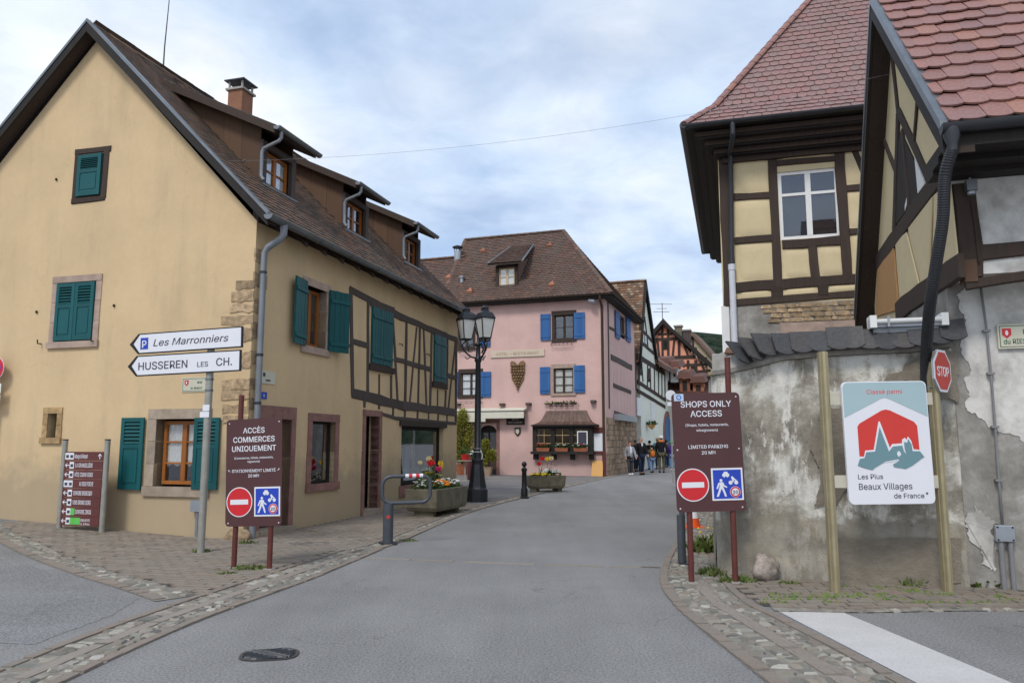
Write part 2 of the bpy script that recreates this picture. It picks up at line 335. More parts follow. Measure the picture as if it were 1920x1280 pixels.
simple('concrete_moss', (0.15, 0.135, 0.095), 0.95, 0.35, 4, bump=0.6, bscale=30)
simple('concrete', (0.34, 0.32, 0.29), 0.9, 0.15, 5)
simple('terracotta', (0.30, 0.10, 0.05), 0.8, 0.15, 6)
simple('pot_beige', (0.38, 0.28, 0.19), 0.85, 0.15, 6)
simple('chimney_render', (0.26, 0.125, 0.075), 0.9, 0.15, 5)
simple('curtain', (0.8, 0.79, 0.77), 0.95, 0.08, 9)
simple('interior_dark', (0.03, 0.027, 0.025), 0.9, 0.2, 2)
simple('soil', (0.05, 0.035, 0.024), 0.95, 0.3, 20)
simple('skin', (0.52, 0.30, 0.22), 0.6, 0.08, 8, bump=0)
simple('cone_orange', (0.72, 0.10, 0.02), 0.5, 0.06, 4)
simple('cable', (0.22, 0.22, 0.23), 0.5, 0.1, 4)
simple('wire_dark', (0.05, 0.05, 0.055), 0.5, 0.1, 4)
for nm, c in dict(cloth_black=(0.012, 0.012, 0.015), cloth_navy=(0.015, 0.024, 0.05), cloth_grey=(0.27, 0.27, 0.30), cloth_darkgrey=(0.05, 0.05, 0.055), cloth_white=(0.7, 0.7, 0.7), cloth_jeans=(0.16, 0.25, 0.42), cloth_red=(0.52, 0.03, 0.03), cloth_orange=(0.55, 0.16, 0.03), cloth_purple=(0.07, 0.035, 0.20), cloth_olive=(0.09, 0.085, 0.05), cloth_tan=(0.35, 0.26, 0.18), cloth_teal=(0.10, 0.25, 0.30), hair_dark=(0.016, 0.012, 0.01), hair_brown=(0.13, 0.06, 0.03), hair_grey=(0.30, 0.28, 0.26), leather=(0.02, 0.016, 0.014)).items():
    simple(nm, c, 0.85, 0.2, 14, 0.2, bump=0.2)
t = NT('cloth_camouflage'); t.col(t.ramp(t.noise(7, 3, 0.5), [(0.0, (0.04, 0.045, 0.02)), (0.45, (0.13, 0.10, 0.05)), (0.55, (0.05, 0.06, 0.03)), (0.62, (0.2, 0.16, 0.09))], 'CONSTANT')).rough(0.9, 0.2)
# asphalt
t = NT('asphalt')
c = t.ramp(t.noise(170, 3, 0.75), [(0.28, (0.12, 0.12, 0.12)), (0.48, (0.225, 0.222, 0.22)), (0.66, (0.275, 0.27, 0.268)), (0.8, (0.42, 0.415, 0.41))])
c = t.mix(1.0, c, t.ramp(t.noise(52, 4, 0.8), [(0.36, 0.58), (0.5, 1.0), (0.64, 1.45)]), 'MULTIPLY')
c = t.mix(1.0, c, t.ramp(t.noise(0.55, 6, 0.62), [(0.3, 0.86), (0.7, 1.10)]), 'MULTIPLY')
c = t.mix(t.ramp(t.noise(2.6, 6, 0.66, off=(5, 1, 0)), [(0.62, 0.0), (0.75, 0.28)]), c, (0.15, 0.147, 0.143))
c = t.mix(1.0, c, t.ramp(t.noise(1.1, 5, 0.6, stretch=(1, .12, 1), off=(2, 3, 0)), [(0.35, 0.90), (0.65, 1.08)]), 'MULTIPLY')   # tyre-polished tracks
cr = t.math('MULTIPLY', t.ramp(t.vor(0.55, 'DISTANCE_TO_EDGE', wob=0.7), [(0.0, 1.0), (0.006, 0.0)]), t.ramp(t.noise(0.7, 3, 0.5, off=(9, 9, 0)), [(0.52, 0.0), (0.58, 0.55)]))
c = t.mix(cr, c, (0.09, 0.088, 0.085))
c = t.mix(t.ramp(t.noise(5.5, 4, 0.6, off=(8, 2, 0)), [(0.70, 0.0), (0.76, 0.35)]), c, (0.11, 0.105, 0.10))
t.col(c).rough(0.88, 0.3); t.bump(t.noise(190, 3, 0.7), 0.6, 0.006)
t = NT('asphalt_patch')
c = t.ramp(t.noise(150, 3, 0.75), [(0.28, (0.11, 0.11, 0.112)), (0.5, (0.205, 0.205, 0.206)), (0.8, (0.38, 0.378, 0.375))])
c = t.mix(1.0, c, t.ramp(t.noise(48, 4, 0.8), [(0.36, 0.56), (0.5, 1.0), (0.64, 1.48)]), 'MULTIPLY')
c = t.mix(1.0, c, t.ramp(t.noise(0.8, 6, 0.62, off=(2, 6, 0)), [(0.3, 0.85), (0.7, 1.12)]), 'MULTIPLY')
t.col(c).rough(0.9, 0.3); t.bump(t.noise(170, 3, 0.7), 0.6, 0.006)
t = NT('plaza'); c = t.ramp(t.noise(60, 4, 0.7), [(0.3, (0.15, 0.14, 0.135)), (0.7, (0.24, 0.225, 0.215))])
t.col(t.mix(1.0, c, t.ramp(t.noise(0.9, 6, 0.62), [(0.3, 0.78), (0.7, 1.12)]), 'MULTIPLY')).rough(0.9, 0.3); t.bump(t.noise(60, 4), 0.3, 0.005)
t = NT('road_paint'); c = t.mix(t.ramp(t.noise(60, 5, 0.75), [(0.55, 0.0), (0.64, 0.6)]), (0.56, 0.55, 0.54), (0.24, 0.24, 0.24)); c = t.mix(t.ramp(t.noise(2.4, 5, 0.6), [(0.4, 0.0), (0.7, 0.4)]), c, (0.42, 0.41, 0.40)); t.col(c).rough(0.8, 0.3); t.bump(t.noise(170, 3, 0.7), 0.5, 0.005)
t = NT('mortar'); t.col(t.ramp(t.noise(7, 6, 0.7), [(0.3, (0.17, 0.15, 0.13)), (0.55, (0.26, 0.24, 0.21)), (0.75, (0.34, 0.32, 0.28))])).rough(0.95, 0.2); t.bump(t.noise(50, 5, 0.7), 0.6, 0.01)
t = NT('joint_dirt'); t.col(t.ramp(t.noise(4, 6, 0.7), [(0.35, (0.07, 0.061, 0.052)), (0.62, (0.11, 0.098, 0.082)), (0.75, (0.08, 0.09, 0.04))])).rough(0.95, 0.2); t.bump(t.noise(60, 5, 0.7), 0.6, 0.01)
def stonemat(name, cols, dirt=0.4):
    t = NT(name); c = t.ramp(t.rnd(), [(i/(len(cols)-1), q) for i, q in enumerate(cols)])
    c = t.mix(1.0, c, t.ramp(t.noise(14, 5, 0.7), [(0.25, 0.7), (0.75, 1.2)]), 'MULTIPLY')
    c = t.mix(t.ramp(t.noise(3, 5, 0.6), [(0.45, 0.0), (0.7, dirt)]), c, (0.115, 0.10, 0.085))
    t.col(c).rough(0.88, 0.3); t.bump(t.noise(50, 5, 0.7), 0.5, 0.006); return t
stonemat('paver_brick', [(0.255, 0.215, 0.172), (0.28, 0.238, 0.195), (0.24, 0.21, 0.175), (0.285, 0.25, 0.21), (0.285, 0.222, 0.182)])
stonemat('kerb_brick', [(0.255, 0.212, 0.175), (0.28, 0.232, 0.195), (0.25, 0.222, 0.19)])
stonemat('gutter_slab', [(0.275, 0.238, 0.202), (0.31, 0.272, 0.235), (0.29, 0.258, 0.23)], 0.35)
stonemat('cobble', [(0.10, 0.105, 0.10), (0.25, 0.225, 0.18), (0.175, 0.17, 0.155), (0.33, 0.30, 0.25), (0.215, 0.175, 0.145), (0.44, 0.42, 0.37), (0.145, 0.15, 0.13)], 0.15)
# glass
t = NT('glass'); t.n.remove(t.p); om = t.n['Material Output']; gl = t.n.new('ShaderNodeBsdfGlossy'); gl.inputs['Roughness'].default_value = 0.02; gl.inputs['Color'].default_value = (0.9, 0.93, 1, 1); tr = t.n.new('ShaderNodeBsdfTransparent'); tr.inputs[0].default_value = (0.95, 0.96, 0.96, 1)
fr = t.n.new('ShaderNodeLayerWeight'); fr.inputs[0].default_value = 0.18; ma = t.n.new('ShaderNodeMath'); ma.operation = 'MULTIPLY_ADD'; ma.inputs[1].default_value = 0.7; ma.inputs[2].default_value = 0.07; t.l.new(fr.outputs['Facing'], ma.inputs[0])
ms = t.n.new('ShaderNodeMixShader'); t.l.new(ma.outputs[0], ms.inputs[0]); t.l.new(tr.outputs[0], ms.inputs[1]); t.l.new(gl.outputs[0], ms.inputs[2]); t.l.new(ms.outputs[0], om.inputs[0])
def leafmat(name, c1, c2, c3=None):
    t = NT(name); cs = [c1, c2] + ([c3] if c3 else []); t.col(t.ramp(t.rnd(), [(i/(len(cs)-1), q) for i, q in enumerate(cs)])).rough(0.6, 0.3)
    t.p.inputs['Transmission Weight'].default_value = 0.0; return t
leafmat('leaf_gold', (0.16, 0.17, 0.02), (0.34, 0.31, 0.05), (0.10, 0.13, 0.02))
leafmat('leaf_green', (0.035, 0.075, 0.015), (0.075, 0.13, 0.03))
leafmat('leaf_dark', (0.02, 0.05, 0.012), (0.04, 0.08, 0.02))
leafmat('grass_green', (0.06, 0.11, 0.02), (0.12, 0.17, 0.04), (0.17, 0.17, 0.06))
leafmat('moss_yellow', (0.12, 0.12, 0.03), (0.20, 0.17, 0.05))
for nm, c in dict(petal_white=(0.75, 0.75, 0.74), petal_orange=(0.78, 0.24, 0.015), petal_red=(0.66, 0.03, 0.035), petal_pink=(0.62, 0.05, 0.16), petal_yellow=(0.78, 0.55, 0.03), petal_cream=(0.72, 0.64, 0.35)).items(): simple(nm, c, 0.6, 0.12, 30, bump=0)
t = NT('forest'); t.col(t.ramp(t.noise(0.09, 8, 0.75), [(0.38, (0.016, 0.030, 0.022)), (0.5, (0.042, 0.060, 0.042)), (0.6, (0.075, 0.090, 0.062))])).rough(1, 0); t.bump(t.noise(0.12, 7, 0.75), 1.0, 6.0)
# ---------------------------------------------------------------- ground, road, paving
LF = Frame(ground(455, 1012), 16.0)          # yellow house: a along its street side, b along its gable
RF = Frame(ground(1345, 1081), 16.0)         # garden wall and the houses on the right
def sheet(name, mat, xs, ys, dz, keep=None):
    m = MB(); idx = {}
    for i, x in enumerate(xs):
        for j, y in enumerate(ys): idx[i, j] = len(m.v); m.v.append((x, y, hgt(x, y)+dz))
    for i in range(len(xs)-1):
        for j in range(len(ys)-1):
            m.f.append((idx[i, j], idx[i+1, j], idx[i+1, j+1], idx[i, j+1])); m.m.append(0)
    return struct(m.build(name, mat, None, True))
def lin(a, b, n): return [a+(b-a)*i/n for i in range(n+1)]
gx = [-900, -300, -100, -40] + lin(-30, -4, 26) + [0, 4, 10, 20, 40, 100, 300, 900]
sheet('ground', 'plaza', gx, [-60, -20, -5, 0, 5, 10, 15, 20, 30, 50, 90, 200, 600, 1500], -0.03)
sheet('road', 'asphalt', lin(-26, -4, 22)+[-2, 0, 3, 8, 16], lin(-8, 24, 16)+[30, 40, 60, 90], 0.0)
def path(pts):                                # (x, y, width) stations -> evaluate by arc length
    P = [Vector((p[0], p[1])) for p in pts]; S = [0]
    for i in range(1, len(P)): S.append(S[-1]+(P[i]-P[i-1]).length)
    def ev(s):
        s = max(0, min(S[-1]-1e-6, s)); i = max(k for k in range(len(S)-1) if S[k] <= s); f = (s-S[i])/(S[i+1]-S[i])
        def cr(q0, q1, q2, q3): return 0.5*((2*q1)+(-q0+q2)*f+(2*q0-5*q1+4*q2-q3)*f*f+(-q0+3*q1-3*q2+q3)*f**3)
        g = lambda k: P[max(0, min(len(P)-1, k))]
        p = cr(g(i-1), g(i), g(i+1), g(i+2)); e = 1e-3; d = (P[i+1]-P[i]).normalized()
        f2 = min(1, f+0.02); fo = f; f = f2; q = cr(g(i-1), g(i), g(i+1), g(i+2)); f = fo
        if (q-p).length > 1e-5: d = (q-p).normalized()
        w = pts[i][2]+(pts[i+1][2]-pts[i][2])*f; return p, d, w
    return ev, S[-1]
# stone shapes shared by the pieces
def brick_mesh(name, mat, l, w, h, bv=0.006):
    m = MB(); x, y = l/2, w/2
    b = [(-x, -y, 0), (x, -y, 0), (x, y, 0), (-x, y, 0)]; t = [(-x+bv, -y+bv, h), (x-bv, -y+bv, h), (x-bv, y-bv, h), (-x+bv, y-bv, h)]; s = [(p[0], p[1], h-bv) for p in b]
    m.add(b+s+t, [(0,1,5,4),(1,2,6,5),(2,3,7,6),(3,0,4,7),(4,5,9,8),(5,6,10,9),(6,7,11,10),(7,4,8,11),(8,9,10,11)]); return m
def cobble_mesh(seed):
    rg = random.Random(seed); m = MB(); n = 8; r0 = []; r1 = []
    k = [rg.uniform(0.78, 1.1) for _ in range(n)]
    for i in range(n):
        t = 2*math.pi*i/n; ex = 2.6
        c, s_ = math.cos(t), math.sin(t); q = (abs(c)**ex+abs(s_)**ex)**(-1/ex)*0.5*k[i]
        r0.append((c*q, s_*q, 0)); r1.append((c*q*0.74, s_*q*0.74, rg.uniform(0.75, 1.0)))
    m.add(r0+[(p[0]*1.0, p[1]*1.0, 0.55) for p in r0]+r1+[(0, 0, rg.uniform(0.95, 1.12))], [(i, (i+1)%n, n+(i+1)%n, n+i) for i in range(n)]+[(n+i, n+(i+1)%n, 2*n+(i+1)%n, 2*n+i) for i in range(n)]+[(2*n+i, 2*n+(i+1)%n, 3*n) for i in range(n)]); return m
COB = [cobble_mesh(s) for s in range(7)]; COBM = [c.mesh('cobblestone', 'cobble', 'auto') for c in COB]
BRK = brick_mesh('b', 'paver_brick', 1, 1, 1, 0.0)
def place_pieces(parent, pieces, nmax, stuffname, stuffmat):
    """pieces: (name, mesh or MB source, x, y, z, rz, sx, sy, sz, mesh data); the nearest become objects, the others one mesh"""
    def key(p):
        c = camo.location; d = math.hypot(p['x'], p['y']); inview = p['y'] > 1 and abs(p['x'])/p['y'] < 0.72 and p['y'] > 5.0
        return (0 if inview else 1, d/max(0.03, math.sqrt(p['sx']*p['sy'])))
    def tilt(p): return -math.atan((hgt(p['x']+.05, p['y'])-hgt(p['x']-.05, p['y']))/.1)
    pieces.sort(key=key); m = MB()
    for i, p in enumerate(pieces):
        if i < nmax and key(p)[0] == 0:
            inst(p['name'], p['me'], parent, (p['x'], p['y'], p['z']), (Matrix.Rotation(tilt(p), 3, 'Y') @ Matrix.Rotation(p['rz'], 3, 'Z')).to_euler(), (p['sx'], p['sy'], p['sz']))
        else:
            M_ = Matrix.Translation((p['x'], p['y'], p['z'])) @ Matrix.Rotation(tilt(p), 4, 'Y') @ Matrix.Rotation(p['rz'], 4, 'Z') @ Matrix.Diagonal((p['sx'], p['sy'], p['sz'], 1))
            m.add([M_ @ Vector(v) for v in p['src'].v], p['src'].f)
    if m.v: stuff(m.build(stuffname, stuffmat, parent))
def band(name, pts, rows, nmax=300, base='mortar', smax=None, dz=0.004):
    """a strip of paving: rows = list of (kind, from, to) across the width"""
    ev, L = path(pts); m = MB(); n = int(L/0.3)+2
    for i in range(n+1):
        p, d, w_ = ev(L*i/n); nrm = Vector((-d.y, d.x))
        for sgn in (-0.5, 0.5): q = p+nrm*w_*sgn; m.v.append((q.x, q.y, hgt(q.x, q.y)+dz+U(0, 0.002)))
    for i in range(n): m.f.append((2*i, 2*i+1, 2*i+3, 2*i+2)); m.m.append(0)
    root = struct(m.build(name, base)); groups = {}
    for kind, f0, f1 in rows:
        s = U(0, 0.1)
        while s < (smax or L):
            p, d, w_ = ev(s); nrm = Vector((-d.y, d.x)); wid = (f1-f0)*w_; rz = math.atan2(d.y, d.x)
            if kind == 'brick':
                l = U(0.19, 0.25); q = p+nrm*w_*((f0+f1)/2-0.5); q += d*l/2
                groups.setdefault('brick', []).append(dict(name='brick', me=BRICKK, src=BRK, x=q.x, y=q.y, z=hgt(q.x, q.y)+dz-0.012, rz=rz+U(-.03, .03), sx=l-0.012, sy=wid*0.9, sz=0.026+U(-.004, .004))); s += l
            elif kind == 'slab':
                l = U(0.55, 1.0); q = p+nrm*w_*((f0+f1)/2-0.5)
                p2, d2, _ = ev(s+l/2); q = p2+Vector((-d2.y, d2.x))*w_*((f0+f1)/2-0.5)
                groups.setdefault('slab', []).append(dict(name='gutter_slab', me=SLABM, src=BRK, x=q.x, y=q.y, z=hgt(q.x, q.y)+dz-0.012, rz=math.atan2(d2.y, d2.x), sx=l-0.012, sy=wid*0.94, sz=0.021)); s += l
            else:
                k = max(1, round(wid/0.125)); cw = wid/k; l = U(0.10, 0.17)
                for j in range(k):
                    q = p+nrm*(w_*(f0-0.5)+cw*(j+0.5+U(-.12, .12)))+d*(l/2+U(-.025, .025)); c = random.randrange(7); sc_ = U(0.82, 1.12)
                    groups.setdefault('cob', []).append(dict(name='cobblestone', me=COBM[c], src=COB[c], x=q.x, y=q.y, z=hgt(q.x, q.y)+dz-0.012, rz=rz+random.choice((0, math.pi))+U(-.25, .25), sx=(l+0.012)*sc_, sy=(cw+0.012)*sc_, sz=U(0.022, 0.034)))
                s += l
    for g, ps in groups.items():
        place_pieces(root, ps, nmax, {'brick': 'far_bricks', 'slab': 'far_slabs', 'cob': 'far_cobbles'}[g], {'brick': 'kerb_brick', 'slab': 'gutter_slab', 'cob': 'cobble'}[g])
    return root
BRICKK = brick_mesh('b', '', 1, 1, 1, 0.0).mesh('brick', 'kerb_brick'); SLABM = brick_mesh('b', '', 1, 1, 1, 0.0).mesh('gutter_slab', 'gutter_slab')
BRICKP = brick_mesh('b', '', 1, 1, 1, 0.0).mesh('brick', 'paver_brick')
pA = [(-3.34, 3.2, .66), (-3.24, 5.3, .66), (-3.12, 6.6, .66), (-2.96, 7.6, .68), (-2.62, 9.2, .72), (-2.2, 11.4, .56)]
band('gutter_strip', pA, [('brick', 0, .13), ('cob', .14, .43), ('slab', .43, .60), ('cob', .60, .86), ('brick', .87, 1.0)], 300)
pA2 = [(-2.2, 11.42, .5), (-1.9, 12.7, .4), (-1.5, 15.3, .36), (-1.0, 18, .36), (-.3, 20.6, .36), (.62, 23.6, .36), (2.4, 29.5, .36), (5.0, 37.2, .3)]
band('kerb_strip', pA2, [('brick', 0, .28), ('cob', .29, .70), ('brick', .72, 1)], 120)
pB = [(-3.36, 7.98, .44), (-4.1, 8.68, .42), (-5.12, 9.57, .42), (-6.3, 10.62, .44), (-8.1, 12.4, .46), (-12.5, 16.8, .5)]
band('kerb_strip', pB, [('cob', 0.02, .66), ('brick', .70, 1)][::-1], 200, dz=0.006)
pC = [(2.2, 3.0, .92), (2.12, 5.2, .92), (2.06, 6.1, .9), (2.0, 6.9, .86), (1.95, 7.7, .78), (2.02, 8.7, .78), (2.27, 10.1, .66), (2.78, 12, .62), (3.62, 15, .62), (5.1, 20, .62), (7.6, 28, .6)]
band('gutter_strip', pC, [('brick', .87, 1), ('cob', .52, .86), ('slab', .36, .52), ('cob', .12, .36), ('brick', 0, .11)], 300, dz=0.006)
pD = [(2.45, 7.5, .22), (3.2, 7.42, .22), (4.3, 7.5, .22), (6.0, 7.45, .22), (9, 7.3, .22)]
band('kerb_strip', pD, [('cob', 0.0, .55), ('brick', .58, 1)][::-1], 100, dz=0.008)
# brick row set across the street
rowev, rowL = path([(-1.95, 10.72, .13), (0, 10.2, .13), (1.95, 9.85, .13)])
band('crossing_row', [(-1.95, 10.72, .11), (0, 10.22, .11), (1.95, 9.86, .11)], [('slab', 0, 1)], 60, dz=-0.004)
# paved corner in front of the yellow house
def sdist(pts, x, y):                        # signed distance to a polyline, left of its direction is positive
    best = 1e9; sg = 1
    for i in range(len(pts)-1):
        a = Vector(pts[i][:2]); b = Vector(pts[i+1][:2]); p = Vector((x, y)); t_ = max(0, min(1, (p-a).dot(b-a)/(b-a).length_squared)); q = a+(b-a)*t_; d = (p-q).length
        if d < best: best = d; e = b-a; sg = 1 if e.x*(p.y-a.y)-e.y*(p.x-a.x) > 0 else -1
    return best*sg
allA = pA+pA2
def in_corner(x, y):
    q = LF.loc((x, y, 0))
    if q.x > -0.02 and q.y > -0.02: return False
    return sdist(allA, x, y) > 0.30 - (0.12 if y > 11.4 else 0) and sdist(pB, x, y) < -0.21 and x > -8.6 and q.x < 7.6
m = MB()                                     # bed of the pavers
cs = 0.15
for i in range(-62, 14):
    for j in range(48, 150):
        x, y = i*cs, j*cs
        if in_corner(x+cs/2, y+cs/2):
            m.add([(x, y, hgt(x, y)+.008), (x+cs, y, hgt(x+cs, y)+.008), (x+cs, y+cs, hgt(x+cs, y+cs)+.008), (x, y+cs, hgt(x, y+cs)+.008)], [(0, 1, 2, 3)])
pav = struct(m.build('pavement', 'joint_dirt')); ps = []
bl, bw = 0.215, 0.105
for j in range(-60, 90):
    for i in range(-60, 60):
        a_ = j*bw; b_ = (i+(0.5 if j % 2 else 0))*bl; p = LF.world(a_, b_)
        if in_corner(p.x, p.y):
            ps.append(dict(name='brick', me=BRICKP, src=BRK, x=p.x+U(-.004, .004), y=p.y+U(-.004, .004), z=hgt(p.x, p.y)+.002, rz=LF.rz+math.pi/2+U(-.012, .012), sx=bl-.008, sy=bw-.016, sz=0.018+U(-.003, .003)))
place_pieces(pav, ps, 300, 'far_bricks', 'paver_brick')
# plaza in front of the pink hotel, and the coarse asphalt left of the pavers
m = MB()
pl = [(-2.2, 21.0), (-.55, 20.75), (.4, 23.6), (2.2, 29.5), (4.7, 37.0), (-8, 45), (-9, 30), (-4, 21)]
m.poly([(x, y, .012) for x, y in pl]); struct(m.build('plaza', 'plaza'))
# right pavement at the foot of the garden wall
def in_right(x, y):
    q = RF.loc((x, y, 0)); return q.x < 0.02 and y > 7.55 and sdist(pC, x, y) < -0.40 and x < 5.3 and q.x > -3
m = MB(); cs = 0.1
for i in range(15, 90):
    for j in range(70, 110):
        x, y = i*cs, j*cs
        if in_right(x+cs/2, y+cs/2) or (x > 5.2 and 7.5 < y < 8.9): m.add([(x, y, .008), (x+cs, y, .008), (x+cs, y+cs, .008), (x, y+cs, .008)], [(0, 1, 2, 3)])
pvr = struct(m.build('pavement', 'joint_dirt')); ps = []
for j in range(0, 18):
    x = 2.0+(0.13 if j % 2 else 0)
    y = 7.62+j*0.135
    while x < 5.25:
        l = U(0.2, 0.28)
        if in_right(x+l/2, y): ps.append(dict(name='brick', me=BRICKP, src=BRK, x=x+l/2, y=y+U(-.008, .008), z=.002, rz=U(-.05, .05), sx=l-.02, sy=.115, sz=0.018+U(-.005, .006)))
        x += l
place_pieces(pvr, ps, 300, 'far_bricks', 'paver_brick')
# painted stop line, worn
m = MB(); a_, b_ = Vector((2.47, 7.34)), Vector((3.04, 7.40)); d_ = Vector((0.06, -1.0)).normalized()
for k in range(12):
    y0 = k*0.5; q = []
    for yy in (y0, y0+0.5):
        for pp, dd in ((a_, Vector((2.63, 5.25))-a_), (b_, Vector((3.25, 5.25))-b_)):
            e = dd/2.1; q.append((pp.x+e.x*yy, pp.y+e.y*yy, 0.005))
    m.poly([q[0], q[1], q[3], q[2]])
struct(m.build('road_marking', 'road_paint'))
# asphalt repair in the mouth of the cross street
m = MB(); pts = [(-6.9, 10.55), (-6.2, 10.0), (-5.4, 9.35), (-4.6, 8.65), (-3.75, 7.95), (-3.62, 7.2), (-3.72, 6.2), (-4.6, 6.4), (-5.8, 7.2), (-7.2, 8.7), (-7.6, 10.0)]
pp_ = []
for i_ in range(len(pts)):
    (x0_, y0_), (x1_, y1_) = pts[i_], pts[(i_+1) % len(pts)]
    for k_ in range(12): f_ = k_/12; pp_.append((x0_+(x1_-x0_)*f_+U(-.02, .02), y0_+(y1_-y0_)*f_+U(-.02, .02)))
m.poly([(x, y, hgt(x, y)+.0025) for x, y in pp_]); struct(m.build('road_patch', 'asphalt_patch'))
def manhole(name, c, rx, ry, rz, label):
    t_ = thing(name, label, 'manhole cover', (c.x, c.y, hgt(c.x, c.y)+0.003), rz)
    m = MB(); n = 28; o_ = []; i_ = []
    for k in range(n):
        t2 = 2*math.pi*k/n; q = (abs(math.cos(t2))**3+abs(math.sin(t2))**3)**(-1/3)
        o_.append((rx*math.cos(t2)*q, ry*math.sin(t2)*q, .002)); i_.append((rx*.9*math.cos(t2)*q, ry*.9*math.sin(t2)*q, .006))
    m.add(o_+[(p[0], p[1], .008) for p in o_]+i_, [(k, (k+1) % n, n+(k+1) % n, n+k) for k in range(n)]+[(n+k, n+(k+1) % n, 2*n+(k+1) % n, 2*n+k) for k in range(n)])
    m.build('frame', 'iron_cast', t_)
    m = MB(); m.poly([(p[0]*.98, p[1]*.98, .003) for p in i_])
    for k in range(7):                       # raised ribs of the casting
        y = -ry*.72+k*ry*.24; L_ = rx*.78*math.sqrt(max(.1, 1-(y/ry)**4))
        m.tube([(x, y+0.02*math.sin(x*22+k), .006) for x in lin(-L_, L_, 8)], .013, 5)
    m.build('cover', 'iron_dark', t_)
manhole('manhole_cover', ground(505, 1228), .21, .155, .15, 'small ribbed cast iron cover set in the asphalt in the foreground')
manhole('manhole_cover', ground(578, 1022), .42, .30, .3, 'worn round cover sunk in the brick pavers before the yellow house')
# ---------------------------------------------------------------- building parts
def clip(poly, a, b, c):                     # keep a*x+b*y <= c
    o = []
    for i in range(len(poly)):
        p, q = poly[i], poly[(i+1) % len(poly)]; fp = a*p[0]+b*p[1]-c; fq = a*q[0]+b*q[1]-c
        if fp <= 0: o.append(p)
        if fp*fq < 0: t_ = fp/(fp-fq); o.append((p[0]+(q[0]-p[0])*t_, p[1]+(q[1]-p[1])*t_))
    return o
def wall_face(m, mapf, outline, holes, depth=0.22, grid=None):
    """convex outline (u, z) with rectangular holes (u0, u1, z0, z1), reveals pushed inwards"""
    us = sorted({p[0] for p in outline} | {h[i] for h in holes for i in (0, 1)}); zs = sorted({p[1] for p in outline} | {h[i] for h in holes for i in (2, 3)})
    ar = sum(outline[i][0]*outline[(i+1) % len(outline)][1]-outline[(i+1) % len(outline)][0]*outline[i][1] for i in range(len(outline)))
    if ar < 0: outline = outline[::-1]
    for i in range(len(us)-1):
        for j in range(len(zs)-1):
            u0, u1, z0, z1 = us[i], us[i+1], zs[j], zs[j+1]
            if u1-u0 < 1e-6 or z1-z0 < 1e-6: continue
            cu, cz = (u0+u1)/2, (z0+z1)/2
            if any(h[0] < cu < h[1] and h[2] < cz < h[3] for h in holes): continue
            p = [(u0, z0), (u1, z0), (u1, z1), (u0, z1)]
            for k in range(len(outline)):
                a = outline[k]; b = outline[(k+1) % len(outline)]
                if len(p) >= 3: p = clip(p, b[1]-a[1], -(b[0]-a[0]), (b[1]-a[1])*a[0]-(b[0]-a[0])*a[1])
            if len(p) >= 3: m.poly([mapf(x, z, 0) for x, z in p])
    for u0, u1, z0, z1 in holes:
        c = [(u0, z0), (u1, z0), (u1, z1), (u0, z1)]
        for k in range(4): a, b = c[k], c[(k+1) % 4]; m.poly([mapf(*a, 0), mapf(*b, 0), mapf(*b, -depth), mapf(*a, -depth)])
def slab(m, mapf, u0, u1, z0, z1, d0, d1, mi=None):   # box on a facade: d outwards
    v = [mapf(u, z, d) for d in (d0, d1) for z in (z0, z1) for u in (u0, u1)]
    m.add(v, [(0,2,3,1),(4,5,7,6),(0,1,5,4),(2,6,7,3),(0,4,6,2),(1,3,7,5)], mi)
def timber(root, mapf, p, q, w_, d0=-0.03, d1=0.025, mat='timber_dark', wob=0.08, name='timber_beam', w2=None):
    """hewn beam between two facade points, uneven along its length"""
    p = Vector(p); q = Vector(q); e = (q-p); L = e.length; e /= L; nrm = Vector((-e.y, e.x)); n = max(2, min(7, int(L/0.5)+1)); m = MB(); vs = []
    for i in range(n+1):
        t_ = i/n; c = p+e*L*t_; ww = (w_+((w2 or w_)-w_)*t_)/2; a = ww*(1+U(-wob, wob)*1.6); b = ww*(1+U(-wob, wob)*1.6); dd = d1+U(-.004, .004); ch = min(.012, w_*.12)
        for (o, d) in ((-a, d0), (-a, dd-ch), (-a+ch, dd), (b-ch, dd), (b, dd-ch), (b, d0)): x = c+nrm*o; vs.append(mapf(x.x, x.y, d))
    fs = [(i*6+k, i*6+(k+1) % 6, i*6+6+(k+1) % 6, i*6+6+k) for i in range(n) for k in range(6)]+[tuple(range(6)), tuple(range(n*6, n*6+6))[::-1]]
    m.add(vs, fs); return m.build(name, mat, root)
